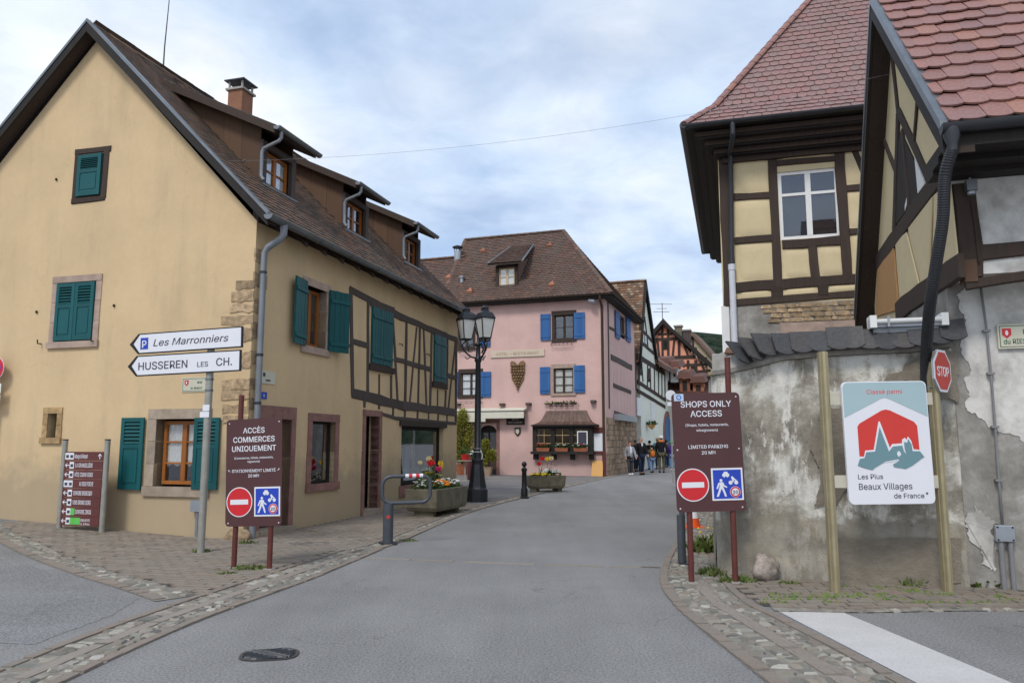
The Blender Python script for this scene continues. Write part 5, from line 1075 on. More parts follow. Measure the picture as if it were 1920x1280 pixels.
# ---------------------------------------------------------------- pink hotel
PF = Frame(ground(1138, 893), 19.0)
PH = thing('pink_hotel', 'pink hotel with blue shutters, grape relief and brown hipped roof', 'building', PF.world(0, 0), PF.rz)
def rP(x0, y0, x1, y1):
    xm, ym = (x0+x1)/2, (y0+y1)/2; return PF.ona(x1, ym)[0], PF.ona(x0, ym)[0], PF.ona(xm, y1)[1], PF.ona(xm, y0)[1]
def rPs(x0, y0, x1, y1):
    xm, ym = (x0+x1)/2, (y0+y1)/2; return PF.onb(x0, ym)[0], PF.onb(x1, ym)[0], PF.onb(xm, y1)[1], PF.onb(xm, y0)[1]
PE = 8.5
w_u = rP(1039, 590, 1076, 636); w_1 = rP(1038, 690, 1075, 737); w_l = rP(864, 699, 901, 742); w_ul = rP(861, 608, 888, 652)
dr_ = rP(899, 797, 931, 886); dr_ = (dr_[0], dr_[1], 0, dr_[3]); bw_ = rP(1010, 800, 1106, 846); sw = rPs(1160, 592, 1173, 634)
m = MB(); wall_face(m, G, [(0, -.2), (11.5, -.2), (11.5, PE+.1), (0, PE+.1)], [w_u, w_1, w_l, w_ul, dr_, bw_], .22)
zst = PF.onb(1160, 785)[1]
m.poly([(0, 0, -.2), (0, 0, PE)]) if 0 else None
wall_face(m, S, [(0, zst), (8, zst), (8, PE+.1), (0, PE+.1)], [sw], .2)
m.poly([(8, 0, -.2), (8, 11.5, -.2), (8, 11.5, PE), (8, 0, PE)]); m.poly([(0, 11.5, -.2), (8, 11.5, -.2), (8, 11.5, PE), (0, 11.5, PE)]); m.build('wall', 'plaster_pink', PH)
m = MB(); wall_face(m, S, [(0.02, -.2), (8, -.2), (8, zst), (0.02, zst)], []); m.build('stone_wall', 'mortar', PH)
z = 0.0; row = 0                               # dressed stones of the side wall
while z < zst-.12:
    h = U(.22, .36); h = min(h, zst-z); u = 0.03
    while u < 8:
        l = U(.3, .62); m = MB(); e = .012; slab(m, S, u+e, min(8, u+l)-e, z+e, z+h-e, -.03, .025+U(0, .02)); m.build('stone', 'stone_rubble', PH, False); u += l
    z += h
m = MB(); m.box(.5, 7.5, 1.5, 1.55, 0, 8); m.box(2.5, 2.55, .3, 11, 0, 8); m.build('inner_wall', 'interior_dark', PH)
for q, cu in ((w_u, None), (w_1, (.05, .95)), (w_l, (.05, .95)), (w_ul, None)):
    window(PH, G, *q, -.08, 'timber_dark', 2, 3 if cu else 2, .07, curtain=cu)
    m = MB(); slab(m, G, q[0]-.13, q[1]+.13, q[3], q[3]+.20, -.05, .03); m.build('window_head', 'timber_dark' if cu is None or q is w_l else 'sandstone_pale', PH)
    m = MB(); slab(m, G, q[0]-.13, q[1]+.13, q[2]-.12, q[2], -.05, .06); m.build('window_sill', 'timber_dark' if cu is None or q is w_l else 'sandstone_pale', PH)
    for a in (q[0]-.11, q[1]): m = MB(); slab(m, G, a, a+.11, q[2], q[3], -.05, .025); m.build('window_post', 'timber_dark' if cu is None or q is w_l else 'sandstone_pale', PH)
for x0, y0, x1, y1 in ((1014, 589, 1033, 638), (1077, 586, 1097, 635), (1013, 688, 1032, 738), (1077, 685, 1097, 736), (902, 697, 921, 744), (856, 697, 860, 744), (900, 607, 920, 650)):
    shutter(PH, G, *rP(x0, y0, x1, y1), .03, 'shutter_blue', 'board', .05)
for (x0, x1, y) in ((1035, 1074, 648), (862, 896, 661), (858, 905, 757)):           # iron racks for flower boxes
    a, z = PF.ona(x0, y); b, _ = PF.ona(x1, y); m = MB()
    for dz in (0, .10): m.tube([G(a, z+dz, .02), G(a, z+dz, .20), G(b, z+dz, .20), G(b, z+dz, .02)], .012, 5)
    for k in range(6): u = a+(b-a)*k/5; m.tube([G(u, z, .20), G(u, z+.10, .20)], .010, 4)
    m.build('flower_rack', 'iron_black', PH)
# door, lamps, crest, menu case
m = MB(); slab(m, G, dr_[0], dr_[1], 0, dr_[3], -.25, -.2); d_ = m.build('door', 'timber_black', PH)
n = 10; c = (dr_[0]+dr_[1])/2; hw = (dr_[1]-dr_[0])/2
m = MB(); arch = [(c+hw*math.cos(t_), dr_[3]-.30+.30*math.sin(t_)) for t_ in lin(0, math.pi, n)]
m.prism([G(u, z, .0) for u, z in [(c-hw, dr_[3]+.001), (c+hw, dr_[3]+.001)]+arch], (.1, 0, 0)); m.build('door_arch', 'plaster_pink', PH)
for k in range(2):
    u = c-hw+.05+k*hw; m = MB(); slab(m, G, u, u+hw-.1, .25, 1.1, -.199, -.18); m.build('door_panel', 'timber_dark', d_); m = MB(); slab(m, G, u, u+hw-.1, 1.2, dr_[3]-.35, -.199, -.185); m.build('door_pane', 'glass', d_)
for a in (dr_[0]-.16, dr_[1]): m = MB(); slab(m, G, a, a+.16, 0, dr_[3]+.1, -.2, .02); m.build('jamb_stone', 'sandstone_pink', PH)
m = MB(); slab(m, G, dr_[0]-.16, dr_[1]+.16, dr_[3]+.1, dr_[3]+.26, -.1, .02); m.build('lintel', 'sandstone_pink', PH)
for x, y in ((943, 757), (992, 756), (1113, 751), (860, 757)):
    u, z = PF.ona(x, y); m = MB(); m.prism([G(u-.14, z+.02, .02), G(u+.14, z+.02, .02), G(u+.10, z+.02, .26), G(u-.10, z+.02, .26)], (0, 0, -.12)); o = m.build('spot_lamp', 'timber_grey', PH)
q = rP(950, 781, 984, 796); m = MB(); slab(m, G, *q, .01, .05); b_ = m.build('name_board', 'timber_black', PH)
tt = bpy.data.objects.new('name_board_text', None)
def wall_text(s, size, mat, u, z, d=.056, **k):
    o = text(s, size, mat, PH, 0, 0, 0, **k); o.rotation_euler = (0, 0, -math.pi/2); o.location = (-d, u, z); return o
bpy.data.objects.remove(tt)
wall_text('HOTEL', .13, 'sign_cream', (q[0]+q[1])/2, q[2]+.22); wall_text('RESTAURANT', .13, 'sign_cream', (q[0]+q[1])/2, q[2]+.07)
u, z = PF.ona(971, 809); m = MB(); m.prism([G(u+du, z+dz, .01) for du, dz in ((-.15, .2), (.15, .2), (.15, -.05), (0, -.22), (-.15, -.05))], (-.05, 0, 0)); cr = m.build('crest', 'timber_black', PH); m = MB(); m.prism([G(u+du*.6, z+dz*.6, .061) for du, dz in ((-.15, .2), (.15, .2), (.15, -.05), (0, -.22), (-.15, -.05))], (-.008, 0, 0)); m.build('crest_face', 'sign_cream', cr)
q = rP(1112, 801, 1135, 850); m = MB(); slab(m, G, *q, .01, .09); mc = m.build('menu_case', 'post_brown', PH); m = MB(); slab(m, G, q[0]+.10, q[0]+.52, q[2]+.12, q[3]-.28, .091, .10); m.build('menu_sheet', 'sign_white', mc)
wood('wood_pale', (0.55, 0.46, 0.36), 0.6, 0.15)
sb = rP(921, 656, 1021, 669); m = MB(); slab(m, G, *sb, .02, .06); m.build('hotel_board', 'wood_pale', PH)
wall_text('HOTEL - RESTAURANT', .235, 'cloth_tan', (sb[0]+sb[1])/2, sb[2]+.09, .064, sx=1.02, bold=.012)
# carved bunch of grapes
gx0, gx1 = PF.ona(955, 700)[0], PF.ona(988, 700)[0]; gt, gb = PF.ona(971, 684)[1], PF.ona(971, 731)[1]; gc = (gx0+gx1)/2
m = MB(); m.prism([G(gc+.32*s*(1 if z_ > .2 else .3), gb+(gt-gb)*z_, .01) for s, z_ in ((-1, .95), (1, .95), (1, .45), (.2, .03), (-.2, .03), (-1, .45))], (-.05, 0, 0)); gr = m.build('grape_relief', 'grape_wood', PH)
rows = 9
for j in range(rows):
    f = 1-j/(rows-1); hw_ = .04+.31*min(1, f*1.5)**.9; n = max(1, int(hw_*2/.115))
    for k in range(n): u = gc+(k-(n-1)/2)*.125; m = MB(); m.ball(G(u, gb+.06+(gt-gb-.1)*f, .09), (.07, .062, .07), 8, 6); m.build('grape', 'grape_wood', gr, True)
for s in (-1, 1): m = MB(); m.prism([G(gc+s*u, gt+z_, .05) for u, z_ in ((.05, .02), (.14, .15), (.30, .20), (.38, .10), (.34, -.06), (.2, -.10))], (-.06, 0, 0)); m.build('vine_leaf', 'grape_wood', gr)
# awning
aw = rP(850, 768, 989, 774); za = aw[2]; m = MB()
L0, L1 = aw[0], aw[1]+1.2
m.prism([G(L0, za+.25, .02), G(L0, za+.12, .55), G(L0, za+.05, .55), G(L0, za+.16, .02)], (0, L1-L0, 0)); aw_ = m.build('awning', 'awning_cloth', PH)
m = MB(); m.box(-.58, -.55, L0, L1, za-.28, za+.02); m.build('valance', 'awning_cloth', aw_); m = MB(); m.box(-.56, -.48, L0-.02, L1, za+.02, za+.07); m.build('front_bar', 'iron_black', aw_)
m = MB(); m.box(-.60, -.57, L0+1.95, L1, za-.44, za-.285); m.build('valance', 'awning_cloth', aw_)
for u in (L0+.1, L0+2.6): m = MB(); m.tube([G(u, za+.2, .02), G(u, za+.0, .3), G(u, za+.04, .55)], .025, 6); m.build('awning_arm', 'iron_black', aw_)
# shop bay with a flared copper roof and flower boxes
B0, B1, bz0, bz1 = bw_[0]-.10, bw_[1]+.10, bw_[2], bw_[3]; P_ = .34
m = MB(); slab(m, G, B0-.16, B1+.16, bz0-.12, bz0, 0, P_+.16); bay = m.build('bay_window', 'timber_black', PH)
for k in range(4): u = B0+(B1-B0)*k/3; m = MB(); slab(m, G, u-.10, u+.10, bz0, bz1, P_-.14, P_); m.build('bay_post', 'timber_black', bay); m = MB(); slab(m, G, u-.09, u+.09, bz0-.38, bz0-.12, 0, P_-.05); m.build('bracket', 'timber_black', bay)
m = MB(); slab(m, G, B0-.1, B1+.1, bz1-.10, bz1+.05, 0, P_+.02); m.build('bay_head', 'timber_black', bay)
for u in (B0-.1, B1+.02): m = MB(); slab(m, G, u, u+.08, bz0, bz1, 0, P_-.14); m.build('bay_side', 'timber_black', bay)
for k in range(3):
    u0 = B0+(B1-B0)*k/3+.10; u1 = B0+(B1-B0)*(k+1)/3-.10; m = MB(); slab(m, G, u0, u1, bz0, bz1-.1, P_-.09, P_-.08); m.build('bay_pane', 'glass', bay)
    for f in (.33, .66): z = bz0+(bz1-bz0)*f; m = MB(); slab(m, G, u0, u1, z-.012, z+.012, P_-.10, P_-.07); m.build('glazing_bar', 'wood_light', bay)
    m = MB(); c_ = (u0+u1)/2; slab(m, G, c_-.012, c_+.012, bz0, bz1-.1, P_-.10, P_-.071); m.build('glazing_bar', 'wood_light', bay)
tp = [PF.ona(x, y, -.02) for x, y in ((1024, 770), (1100, 769))]; bt = [PF.ona(x, y, -.5) for x, y in ((996, 796), (1118, 794))]
n = 8; m = MB(); prof = [(0, 1), (.12, .72), (.26, .45), (.45, .22), (.7, .08), (1, 0)]
for s0, s1 in zip(prof[:-1], prof[1:]):
    for k in range(12):
        f0, f1 = k/12, (k+1)/12-.004; vs = []
        for (pr, hh) in (s0, s1):
            lo = tp[0][0]+(bt[0][0]-tp[0][0])*pr; hi = tp[1][0]+(bt[1][0]-tp[1][0])*pr; z = bt[0][1]+(tp[0][1]-bt[0][1])*hh
            for f in (f0, f1): vs.append(G(lo+(hi-lo)*f, z, .02+.48*pr))
        m.add(vs, [(0, 1, 3, 2)])
    lo0 = tp[0][0]+(bt[0][0]-tp[0][0])*s0[0]; lo1 = tp[0][0]+(bt[0][0]-tp[0][0])*s1[0]
    for w2, ix in ((tp[0], 0), (tp[1], 1)):
        a0 = tp[ix][0]+(bt[ix][0]-tp[ix][0])*s0[0]; a1 = tp[ix][0]+(bt[ix][0]-tp[ix][0])*s1[0]; z0 = bt[0][1]+(tp[0][1]-bt[0][1])*s0[1]; z1 = bt[0][1]+(tp[0][1]-bt[0][1])*s1[1]
        m.add([G(a0, z0, .02+.48*s0[0]), G(a1, z1, .02+.48*s1[0]), G(a1, z1, 0), G(a0, z0, 0)], [(0, 1, 2, 3)])
simple('copper_brown', (0.115, 0.068, 0.055), 0.55, 0.25, 4, 0.4, 0.2, rnd=0.18); m.build('bay_roof', 'copper_brown', bay)
m = MB(); slab(m, G, bt[1][0]-.02, bt[0][0]+.02, bt[0][1]-.07, bt[0][1]-.01, 0, .54); m.build('bay_roof_edge', 'timber_black', bay)
q = (B0+.12, B0+.62, bz0+.02, bz0+.95); m = MB(); slab(m, G, q[0], q[1], q[2], q[3], P_+.01, P_+.03); kb = m.build('chalk_board', 'paint_white', bay); m = MB(); slab(m, G, q[0]+.05, q[1]-.05, q[2]+.05, q[3]-.05, P_+.031, P_+.036); m.build('board_face', 'sign_ink', kb)
def clump(name, n, r, h, lm, parent, blooms=(), leaf=.05, up=.6, seed=0, nb=0, bs=.03):
    """leaf blades in a mound, plus little flower heads"""
    rg = random.Random(seed); m = MB()
    for _ in range(n):
        t_ = rg.uniform(0, 6.283); rr = r*math.sqrt(rg.random()); zz = h*rg.random()*(1-.6*(rr/r)**2); c_ = Vector((rr*math.cos(t_), rr*math.sin(t_), zz))
        d = Vector((math.cos(t_)*rg.uniform(.2, 1), math.sin(t_)*rg.uniform(.2, 1), up+rg.random())).normalized(); s_ = d.cross(Vector((rg.uniform(-1, 1), rg.uniform(-1, 1), rg.uniform(-1, 1)))).normalized()*leaf*.35; L = leaf*rg.uniform(.7, 1.4)
        m.add([c_-s_*.4, c_+s_*.4, c_+d*L*.55+s_, c_+d*L, c_+d*L*.55-s_], [(0, 1, 2, 3, 4)])
    o = m.build(name, lm, parent)
    for bm_ in blooms:
        m = MB()
        for _ in range(nb):
            t_ = rg.uniform(0, 6.283); rr = r*math.sqrt(rg.random()); zz = h*(1.0-.45*(rr/r)**2)+rg.uniform(-.01, .03); b = bs*rg.uniform(.7, 1.3)
            for k in range(5): a = k*1.2566; m.ball((rr*math.cos(t_)+b*.55*math.cos(a), rr*math.sin(t_)+b*.55*math.sin(a), zz), (b*.5, b*.5, b*.28), 5, 3)
        m.build('blossoms', bm_, o)
    return o
for k in range(3):
    u0 = B0+(B1-B0)*k/3+.13; u1 = B0+(B1-B0)*(k+1)/3-.13; c_ = PF.world(-P_-.08, (u0+u1)/2, bz0+.005)
    fb = thing('flower_box', ('terracotta window box nearest the chalkboard on the hotel bay', 'terracotta window box in the middle of the hotel bay', 'terracotta window box nearest the hotel door on the bay')[k], 'flower box', c_, PF.rz-math.pi/2, 'flower boxes on the bay window')
    w2 = (u1-u0)/2; m = MB(); m.add([(-w2*.92, -.07, 0), (w2*.92, -.07, 0), (w2*.92, .07, 0), (-w2*.92, .07, 0), (-w2, -.09, .17), (w2, -.09, .17), (w2, .09, .17), (-w2, .09, .17)], [(3,2,1,0),(0,1,5,4),(1,2,6,5),(2,3,7,6),(3,0,4,7),(4,5,6,7)]); m.build('box', 'terracotta', fb)
    for j in range(3): o = clump('foliage', 50, .15, .2, 'leaf_dark', fb, (random.choice(['petal_white', 'petal_red', 'petal_pink']),), .08, .7, 40+k*3+j, 3, .05); o.location = ((-1+j)*w2*.62, 0, .15)
fr_ = PF.ona(1053, 757); c_ = PF.world(-.12, fr_[0], fr_[1]-.1); hb = thing('hanging_flower_rack', 'iron window rack with dried vine and pale flowers under the hotel window', 'flower rack', c_, PF.rz-math.pi/2)
m = MB()
for dz in (0, .12): m.tube([(-.6, 0, dz), (.6, 0, dz)], .012, 5)
for k in range(9): m.tube([(-.6+.15*k, 0, 0), (-.6+.15*k, 0, .12)], .010, 4)
m.build('rack', 'iron_black', hb)
for k in range(6): o = clump('foliage', 26, .16, .14, 'timber_grey' if k % 2 else 'leaf_dark', hb, ('petal_cream',), .10, .1, 70+k, 3, .05); o.location = (-.62+.25*k, 0, .05)
# timbers of the side wall
def PS(zx, zy): return PF.onb(1120+zx/3.2, 500+zy/3.2)
for p, q, w_ in (((62, 215), (70, 850), .16), ((72, 365), (200, 430), .14), ((80, 540), (205, 605), .28), ((95, 710), (200, 752), .20), ((100, 880), (205, 915), .3), ((70, 200), (235, 300), .2)): timber(PH, S, PS(*p), PS(*q), w_, -.03, .04, 'timber_grey', .06)
for x in (98, 118, 140, 160, 178, 195): timber(PH, S, PS(x, 570+x*.3), PS(x+4, 860+x*.2), .06, -.03, .012, 'plaster_pink', .06, 'stud')
window(PH, S, *sw, -.1, 'timber_dark', 2, 2, .07)
for x0, x1 in ((1152, 1160), (1173, 1180)): shutter(PH, S, *rPs(x0, 585+(x0-1152)*.3, x1, 634+(x0-1152)*.3), .03, 'shutter_blue', 'board', .05)
m = MB(); q0 = PF.onb(1152, 778); q1 = PF.onb(1183, 790); m.box(q0[0]-.3, q1[0], -.35, .02, q0[1]-.25, q0[1]+.05); m.build('string_course', 'zinc_light', PH)
# roof with four hips
EO = .45; RA_, RZ = 4.0, PF.ona(965, 442, 4.0)[1]; RB0, RB1 = PF.ona(1057, 434, 4.0)[0], PF.ona(873, 450, 4.0)[0]
_n = PF.a*(-(RZ-PE))+np.array([0, 0, 1])*(RA_+EO); _q = PF.loc(cut(853, 500, np.array(PF.world(-EO, 0, PE)), _n)); HB = RB1+(_q.y-RB1)*(RZ-PE)/(RZ-_q.z)-RB1
c1, c2, c3, c4 = (-EO, -EO, PE), (-EO, RB1+HB, PE), (8+EO, RB1+HB, PE), (8+EO, -EO, PE); r1, r2 = (RA_, RB0, RZ), (RA_, RB1, RZ)
m = MB()
for f in ((c1, c2, r2, r1), (c2, c3, r2), (c3, c4, r1, r2), (c4, c1, r1)): m.poly([Vector(p)-Vector((0, 0, .03)) for p in f])
m.poly([c1, c4, c3, c2]); rf = m.build('roof', 'roof_felt', PH)
vd = Vector((RA_+EO, 0, RZ-PE)); ln = vd.length
def urng(v): f = v/ln; return (c1[1]+(RB0-c1[1])*f+.05, c2[1]+(RB1-c2[1])*f)
DQ = None
def roofp(x, y):
    n_ = PF.a*(-(RZ-PE))+np.array([0, 0, 1])*(RA_+EO); return PF.loc(cut(x, y, np.array(PF.world(-EO, 0, PE)), n_))
d0 = roofp(930, 538); d1 = roofp(971, 536); da = (d0.x+d1.x)/2; db0, db1 = d1.y, d0.y; dzb = (d0.z+d1.z)/2; dzt = PF.ona(950, 497, da)[1]
src = tile_src(.205, .22, .022, 3, .04)
def skp(u, v): a = -EO+v/ln*(RA_+EO); return db0+.02 < u < db1-.02 and a > da+.05 and a < da+1.6
tile_roof(rf, (-EO, 0, PE), (0, 1, 0), vd, ln-.08, urng, .21, .165, 'tile_brown', src, skip=skp)
vs2 = Vector((0, RB0+EO, RZ-PE)); l2 = vs2.length
tile_roof(rf, (0, -EO, PE), (1, 0, 0), vs2, l2-.1, lambda v: (-EO+v/l2*(RA_+EO)+.05, 8+EO-v/l2*(4+EO)), .21, .165, 'tile_brown', src)
ridge_tiles(rf, [r2, r1], .15, .38, 'tile_brown'); ridge_tiles(rf, [c1, r1], .13, .36, 'tile_brown', 'hip_tile'); ridge_tiles(rf, [c2, r2], .13, .36, 'tile_brown', 'hip_tile')
for x, y in ((905, 475), (1030, 465), (840, 525), (880, 551), (1034, 539)): p = roofp(x, y); m = MB(); m.prism([(p.x, p.y-.16, p.z+.04), (p.x, p.y+.16, p.z+.04), (p.x+.25, p.y, p.z+.30)], (-.05, 0, .10)); m.build('vent_tile', 'brick_red', rf)
p = roofp(866, 530); m = MB(); m.lathe([(.10, 0), (.10, .25), (.16, .26), (.16, .34)], 10, (p.x, p.y, p.z)); m.build('roof_vent', 'zinc_light', rf)
m = MB(); m.box(-EO-.02, -.0, -EO, RB1+1.6, PE-.16, PE-.02); m.box(0, 8.4, -EO-.02, 0, PE-.16, PE-.02); m.build('eave_board', 'timber_black', PH)
m = MB(); gutter(m, (-EO-.07, -EO-.1, PE), (-EO-.07, RB1+1.6, PE), .08); m.build('gutter', 'timber_dark', PH, 'auto')
m = MB(); gutter(m, (-EO-.1, -EO-.07, PE), (8+EO, -EO-.07, PE), .08); m.build('gutter', 'timber_dark', PH, 'auto')
m = MB(); m.tube([(-EO-.05, .10, PE-.05), (-EO-.05, .10, PE-.25), (-.10, .10, PE-.55), (-.10, .10, 1.15)], .06, 10); m.build('downpipe', 'timber_dark', PH, 'auto')
m = MB(); m.tube([(-.10, .10, 1.15), (-.10, .10, 0)], .085, 10); m.build('downpipe_guard', 'post_brown', PH, 'auto')
def GD(u, z, d): return (da-d, u, z)
m = MB(); m.prism([(da, db0, dzb-.2), (da+2.2, db0, dzb+2.0), (da+2.2, db0, dzt+.9), (da, db0, dzt)], (0, .06, 0)); m.prism([(da, db1-.06, dzb-.2), (da+2.2, db1-.06, dzb+2.0), (da+2.2, db1-.06, dzt+.9), (da, db1-.06, dzt)], (0, .06, 0)); m.build('dormer_cheek', 'tile_brown', PH)
for (u0, u1, z0, z1) in ((db0, db0+.16, dzb, dzt), (db1-.16, db1, dzb, dzt), (db0, db1, dzt-.14, dzt), (db0-.06, db1+.06, dzb-.14, dzb+.02)): m = MB(); slab(m, GD, u0, u1, z0, z1, -.08, .05); m.build('dormer_frame', 'timber_dark', PH)
window(PH, GD, db0+.16, db1-.16, dzb+.04, dzt-.14, -.04, 'wood_light', 2, 2, .07, curtain=(.05, .95), name='dormer_window')
bk = 2.45; slp = .62; m = MB(); m.prism([(da-.35, db0-.32, dzt-.05), (da+bk, db0-.05, dzt+bk*slp), (da+bk, db1+.05, dzt+bk*slp), (da-.35, db1+.32, dzt-.05)], (0, 0, .07)); dro = m.build('dormer_roof', 'timber_dark', PH)
vdd = Vector((bk+.35, 0, bk*slp+.05)); tile_roof(dro, (da-.37, 0, dzt+.03), (0, 1, 0), vdd, vdd.length-.1, lambda v: (db0-.30+v*.1, db1+.30-v*.1), .21, .165, 'tile_brown', src)
for u0, u1 in ((db0-.33, db0-.06), (db1+.33, db1+.06)): m = MB(); m.tube([(da-.37, u0, dzt+.05), (da+bk, u1, dzt+bk*slp+.08)], .05, 6); m.build('dormer_edge', 'zinc', dro)
# camera and greenery on the corner under the eave
u, z = PF.ona(1108, 566); m = MB(); m.tube([G(u, z, .02), G(u, z, .35)], .03, 6); m.tube([G(u, z, .35), G(u-.30, z-.08, .5)], .09, 10); m.build('corner_spotlight', 'zinc_light', PH)
# lower wing to the left
LW = thing('hotel_wing', 'lower tiled wing with a steel flue beside the pink hotel', 'building', PF.world(0, 0), PF.rz)
wq_ = roofp(820, 486); wz, wa_ = wq_.z, wq_.x; m = MB(); m.box(.1, 2*wa_, 11.52, 17, -.2, PE); m.build('wall', 'plaster_pink', LW)
w0 = RB1+HB*.5; m = MB(); m.poly([(-EO, w0, PE-.05), (wa_, w0, wz-.05), (wa_, 17, wz-.05), (-EO, 17, PE-.05)]); m.poly([(wa_, w0, wz-.05), (2*wa_+EO, w0, PE-.05), (2*wa_+EO, 17, PE-.05), (wa_, 17, wz-.05)]); wr = m.build('roof', 'roof_felt', LW)
vd = Vector((wa_+EO, 0, wz-PE)); tile_roof(wr, (-EO, 0, PE-.02), (0, 1, 0), vd, vd.length-.05, lambda v: (w0-.1, 17), .21, .165, 'tile_brown', src); ridge_tiles(wr, [(wa_, w0-.3, wz), (wa_, 17, wz)], .14, .38, 'tile_old')
fu, fz = PF.ona(858, 490, 2.6); m = MB(); m.tube([(2.6, fu, fz-.8), (2.6, fu, fz+.55)], .2, 12); f_ = m.build('flue', 'zinc_light', LW, 'auto')
m = MB(); m.lathe([(.28, .0), (.30, .06), (.05, .16)], 12, (2.6, fu, fz+.75)); m.build('flue_cap', 'zinc_dark', f_)
for k in range(4): t_ = k*1.571; m = MB(); m.tube([(2.6+.2*math.cos(t_), fu+.2*math.sin(t_), fz+.55), (2.6+.2*math.cos(t_), fu+.2*math.sin(t_), fz+.76)], .02, 5); m.build('cap_post', 'zinc_dark', f_)
# loose panel leaning on the hotel front
u, z = PF.ona(1122, 890); lp = thing('leaning_board', 'tan wooden board leaning against the pink hotel by the drainpipe', 'board', PF.world(-.28, u), PF.rz-math.pi/2)
m = MB(); m.add([(-.27, -.0, .02), (.27, 0, .02), (.25, .18, .72), (-.25, .18, .72), (-.27, -.03, .02), (.27, -.03, .02), (.25, .15, .73), (-.25, .15, .73)], [(0,1,2,3),(7,6,5,4),(0,4,5,1),(1,5,6,2),(2,6,7,3),(3,7,4,0)]); m.build('board', 'board_tan', lp)
# ---------------------------------------------------------------- houses up the street
WF = Frame((7.55, 45.2), 22.0)
WH = thing('white_house', 'white half-timbered gable house with mottled old tile roof beyond the hotel', 'house', WF.world(0, 0), WF.rz)
we, wa, wf = WF.onb(1184, 668), WF.onb(1207, 534), WF.onb(1229, 681)
wzj = WF.onb(1190, 744)[1]
m = MB(); wall_face(m, S, [(0, wzj), (wf[0], wzj), (wf[0], wf[1]), (wa[0], wa[1]-.2), (0, we[1])], []); m.poly([(0, 0, wzj), (0, 9, wzj), (0, 9, we[1]), (0, 0, we[1])]); wx = WF.onb(1252, 720)[0]; wxz = WF.onb(1236, 690)[1]; m.poly([S(wf[0], wzj, 0), S(wx, wzj, 0), S(wx, wxz, 0), S(wf[0], wxz, 0)]); m.build('upper_wall', 'plaster_white', WH)
m = MB(); m.prism([(wf[0]-.1, -.6, wxz-.2), (wf[0]-.1, 4, wxz+3.2), (wf[0]-.1, 4, wxz+3.5), (wf[0]-.1, -.6, wxz+.1)], (wx-wf[0]+.3, 0, 0)); m.build('annex_roof', 'tile_brown', WH)
m = MB(); wall_face(m, S, [(.05, -.2), (16, -.2), (16, wzj), (.05, wzj)], []); m.poly([(.05, 0, -.2), (.05, 9, -.2), (.05, 9, wzj), (.05, 0, wzj)]); m.build('lower_wall', 'plaster_white', WH)
m = MB(); e0, e1_, e2_ = (-.5, we[1]-.35), (wa[0], wa[1]+.1), (wf[0]+.15, wf[1]-.15); ob = -.16
for p, q in ((e0, e1_), (e1_, e2_)): m.prism([(p[0], ob, p[1]), (q[0], ob, q[1]), (q[0], ob, q[1]+.15), (p[0], ob, p[1]+.15)], (0, 10.5, 0))
wr = m.build('roof', 'timber_black', WH); vd = Vector((e1_[0]-e0[0], 0, e1_[1]-e0[1])); tile_roof(wr, (e0[0], 0, e0[1]+.15), (0, 1, 0), vd, vd.length-.05, lambda v: (ob+.1, 10), .22, .18, 'tile_mottled', tile_src(.215, .24, .022, 3, .03)); ridge_tiles(wr, [(e1_[0], ob, e1_[1]+.15), (e1_[0], 10, e1_[1]+.15)], .14, .4, 'tile_mottled')
for p, q in ((e0, e1_), (e1_, e2_)): m = MB(); m.prism([(p[0], ob-.03, p[1]-.25), (q[0], ob-.03, q[1]-.25), (q[0], ob-.03, q[1]+.2), (p[0], ob-.03, p[1]+.2)], (0, .05, 0)); m.build('barge_board', 'timber_black', WH)
def ZW(zx, zy): return WF.onb(1120+zx/3.2, 500+zy/3.2)
for p, q, w_ in (((222, 530), (228, 742), .30), ((238, 532), (402, 640), .3), ((240, 688), (408, 800), .22), ((238, 740), (405, 840), .22), ((262, 375), (330, 450), .2), ((258, 450), (338, 520), .2), ((282, 300), (302, 480), .16), ((252, 545), (250, 690), .14), ((262, 555), (272, 690), .12), ((300, 590), (298, 720), .14), ((315, 600), (318, 730), .14), ((340, 610), (342, 760), .14), ((365, 625), (366, 780), .14), ((385, 640), (386, 790), .14), ((403, 640), (405, 800), .2), ((252, 300), (262, 470), .14)): timber(WH, S, ZW(*p), ZW(*q), w_, -.03, .05, 'timber_dark', .05)
for x0, y0, x1, y1 in ((283, 405, 294, 470), (252, 560, 268, 650), (303, 610, 315, 690)): a = ZW(x0, (y0+y1)/2)[0]; b = ZW(x1, (y0+y1)/2)[0]; c_ = ZW((x0+x1)/2, y1)[1]; e = ZW((x0+x1)/2, y0)[1]; m = MB(); slab(m, S, a, b, c_, e, .0, .03); o = m.build('window', 'timber_black', WH); m = MB(); slab(m, S, a+.08, b-.08, c_+.08, e-.08, .031, .035); m.build('pane', 'glass', o)
for x0, y0, x1, y1 in ((205, 780, 234, 890), (318, 810, 340, 920)): a = ZW(x0, (y0+y1)/2)[0]; b = ZW(x1, (y0+y1)/2)[0]; c_ = ZW((x0+x1)/2, y1)[1]; e = ZW((x0+x1)/2, y0)[1]; m = MB(); slab(m, S, max(a, .1), b, c_, e, .0, .06); m.build('shutter', 'paint_white', WH)
a, b = ZW(398, 960)[0], ZW(440, 960)[0]; zt = ZW(418, 890)[1]; hw = (b-a)/2; c_ = (a+b)/2
def archp(k): return [(c_-hw*k, 0)]+[(c_-hw*k*math.cos(t_), zt-hw+hw*k*math.sin(t_)) for t_ in lin(0, math.pi, 10)]+[(c_+hw*k, 0)]
m = MB(); m.prism([S(u, z, .0) for u, z in archp(1.22)], (0, -.05, 0)); m.build('door_surround', 'sandstone_pink', WH); m = MB(); m.prism([S(u, z, .055) for u, z in archp(.92)], (0, -.03, 0)); m.build('door', 'shutter_blue', WH)
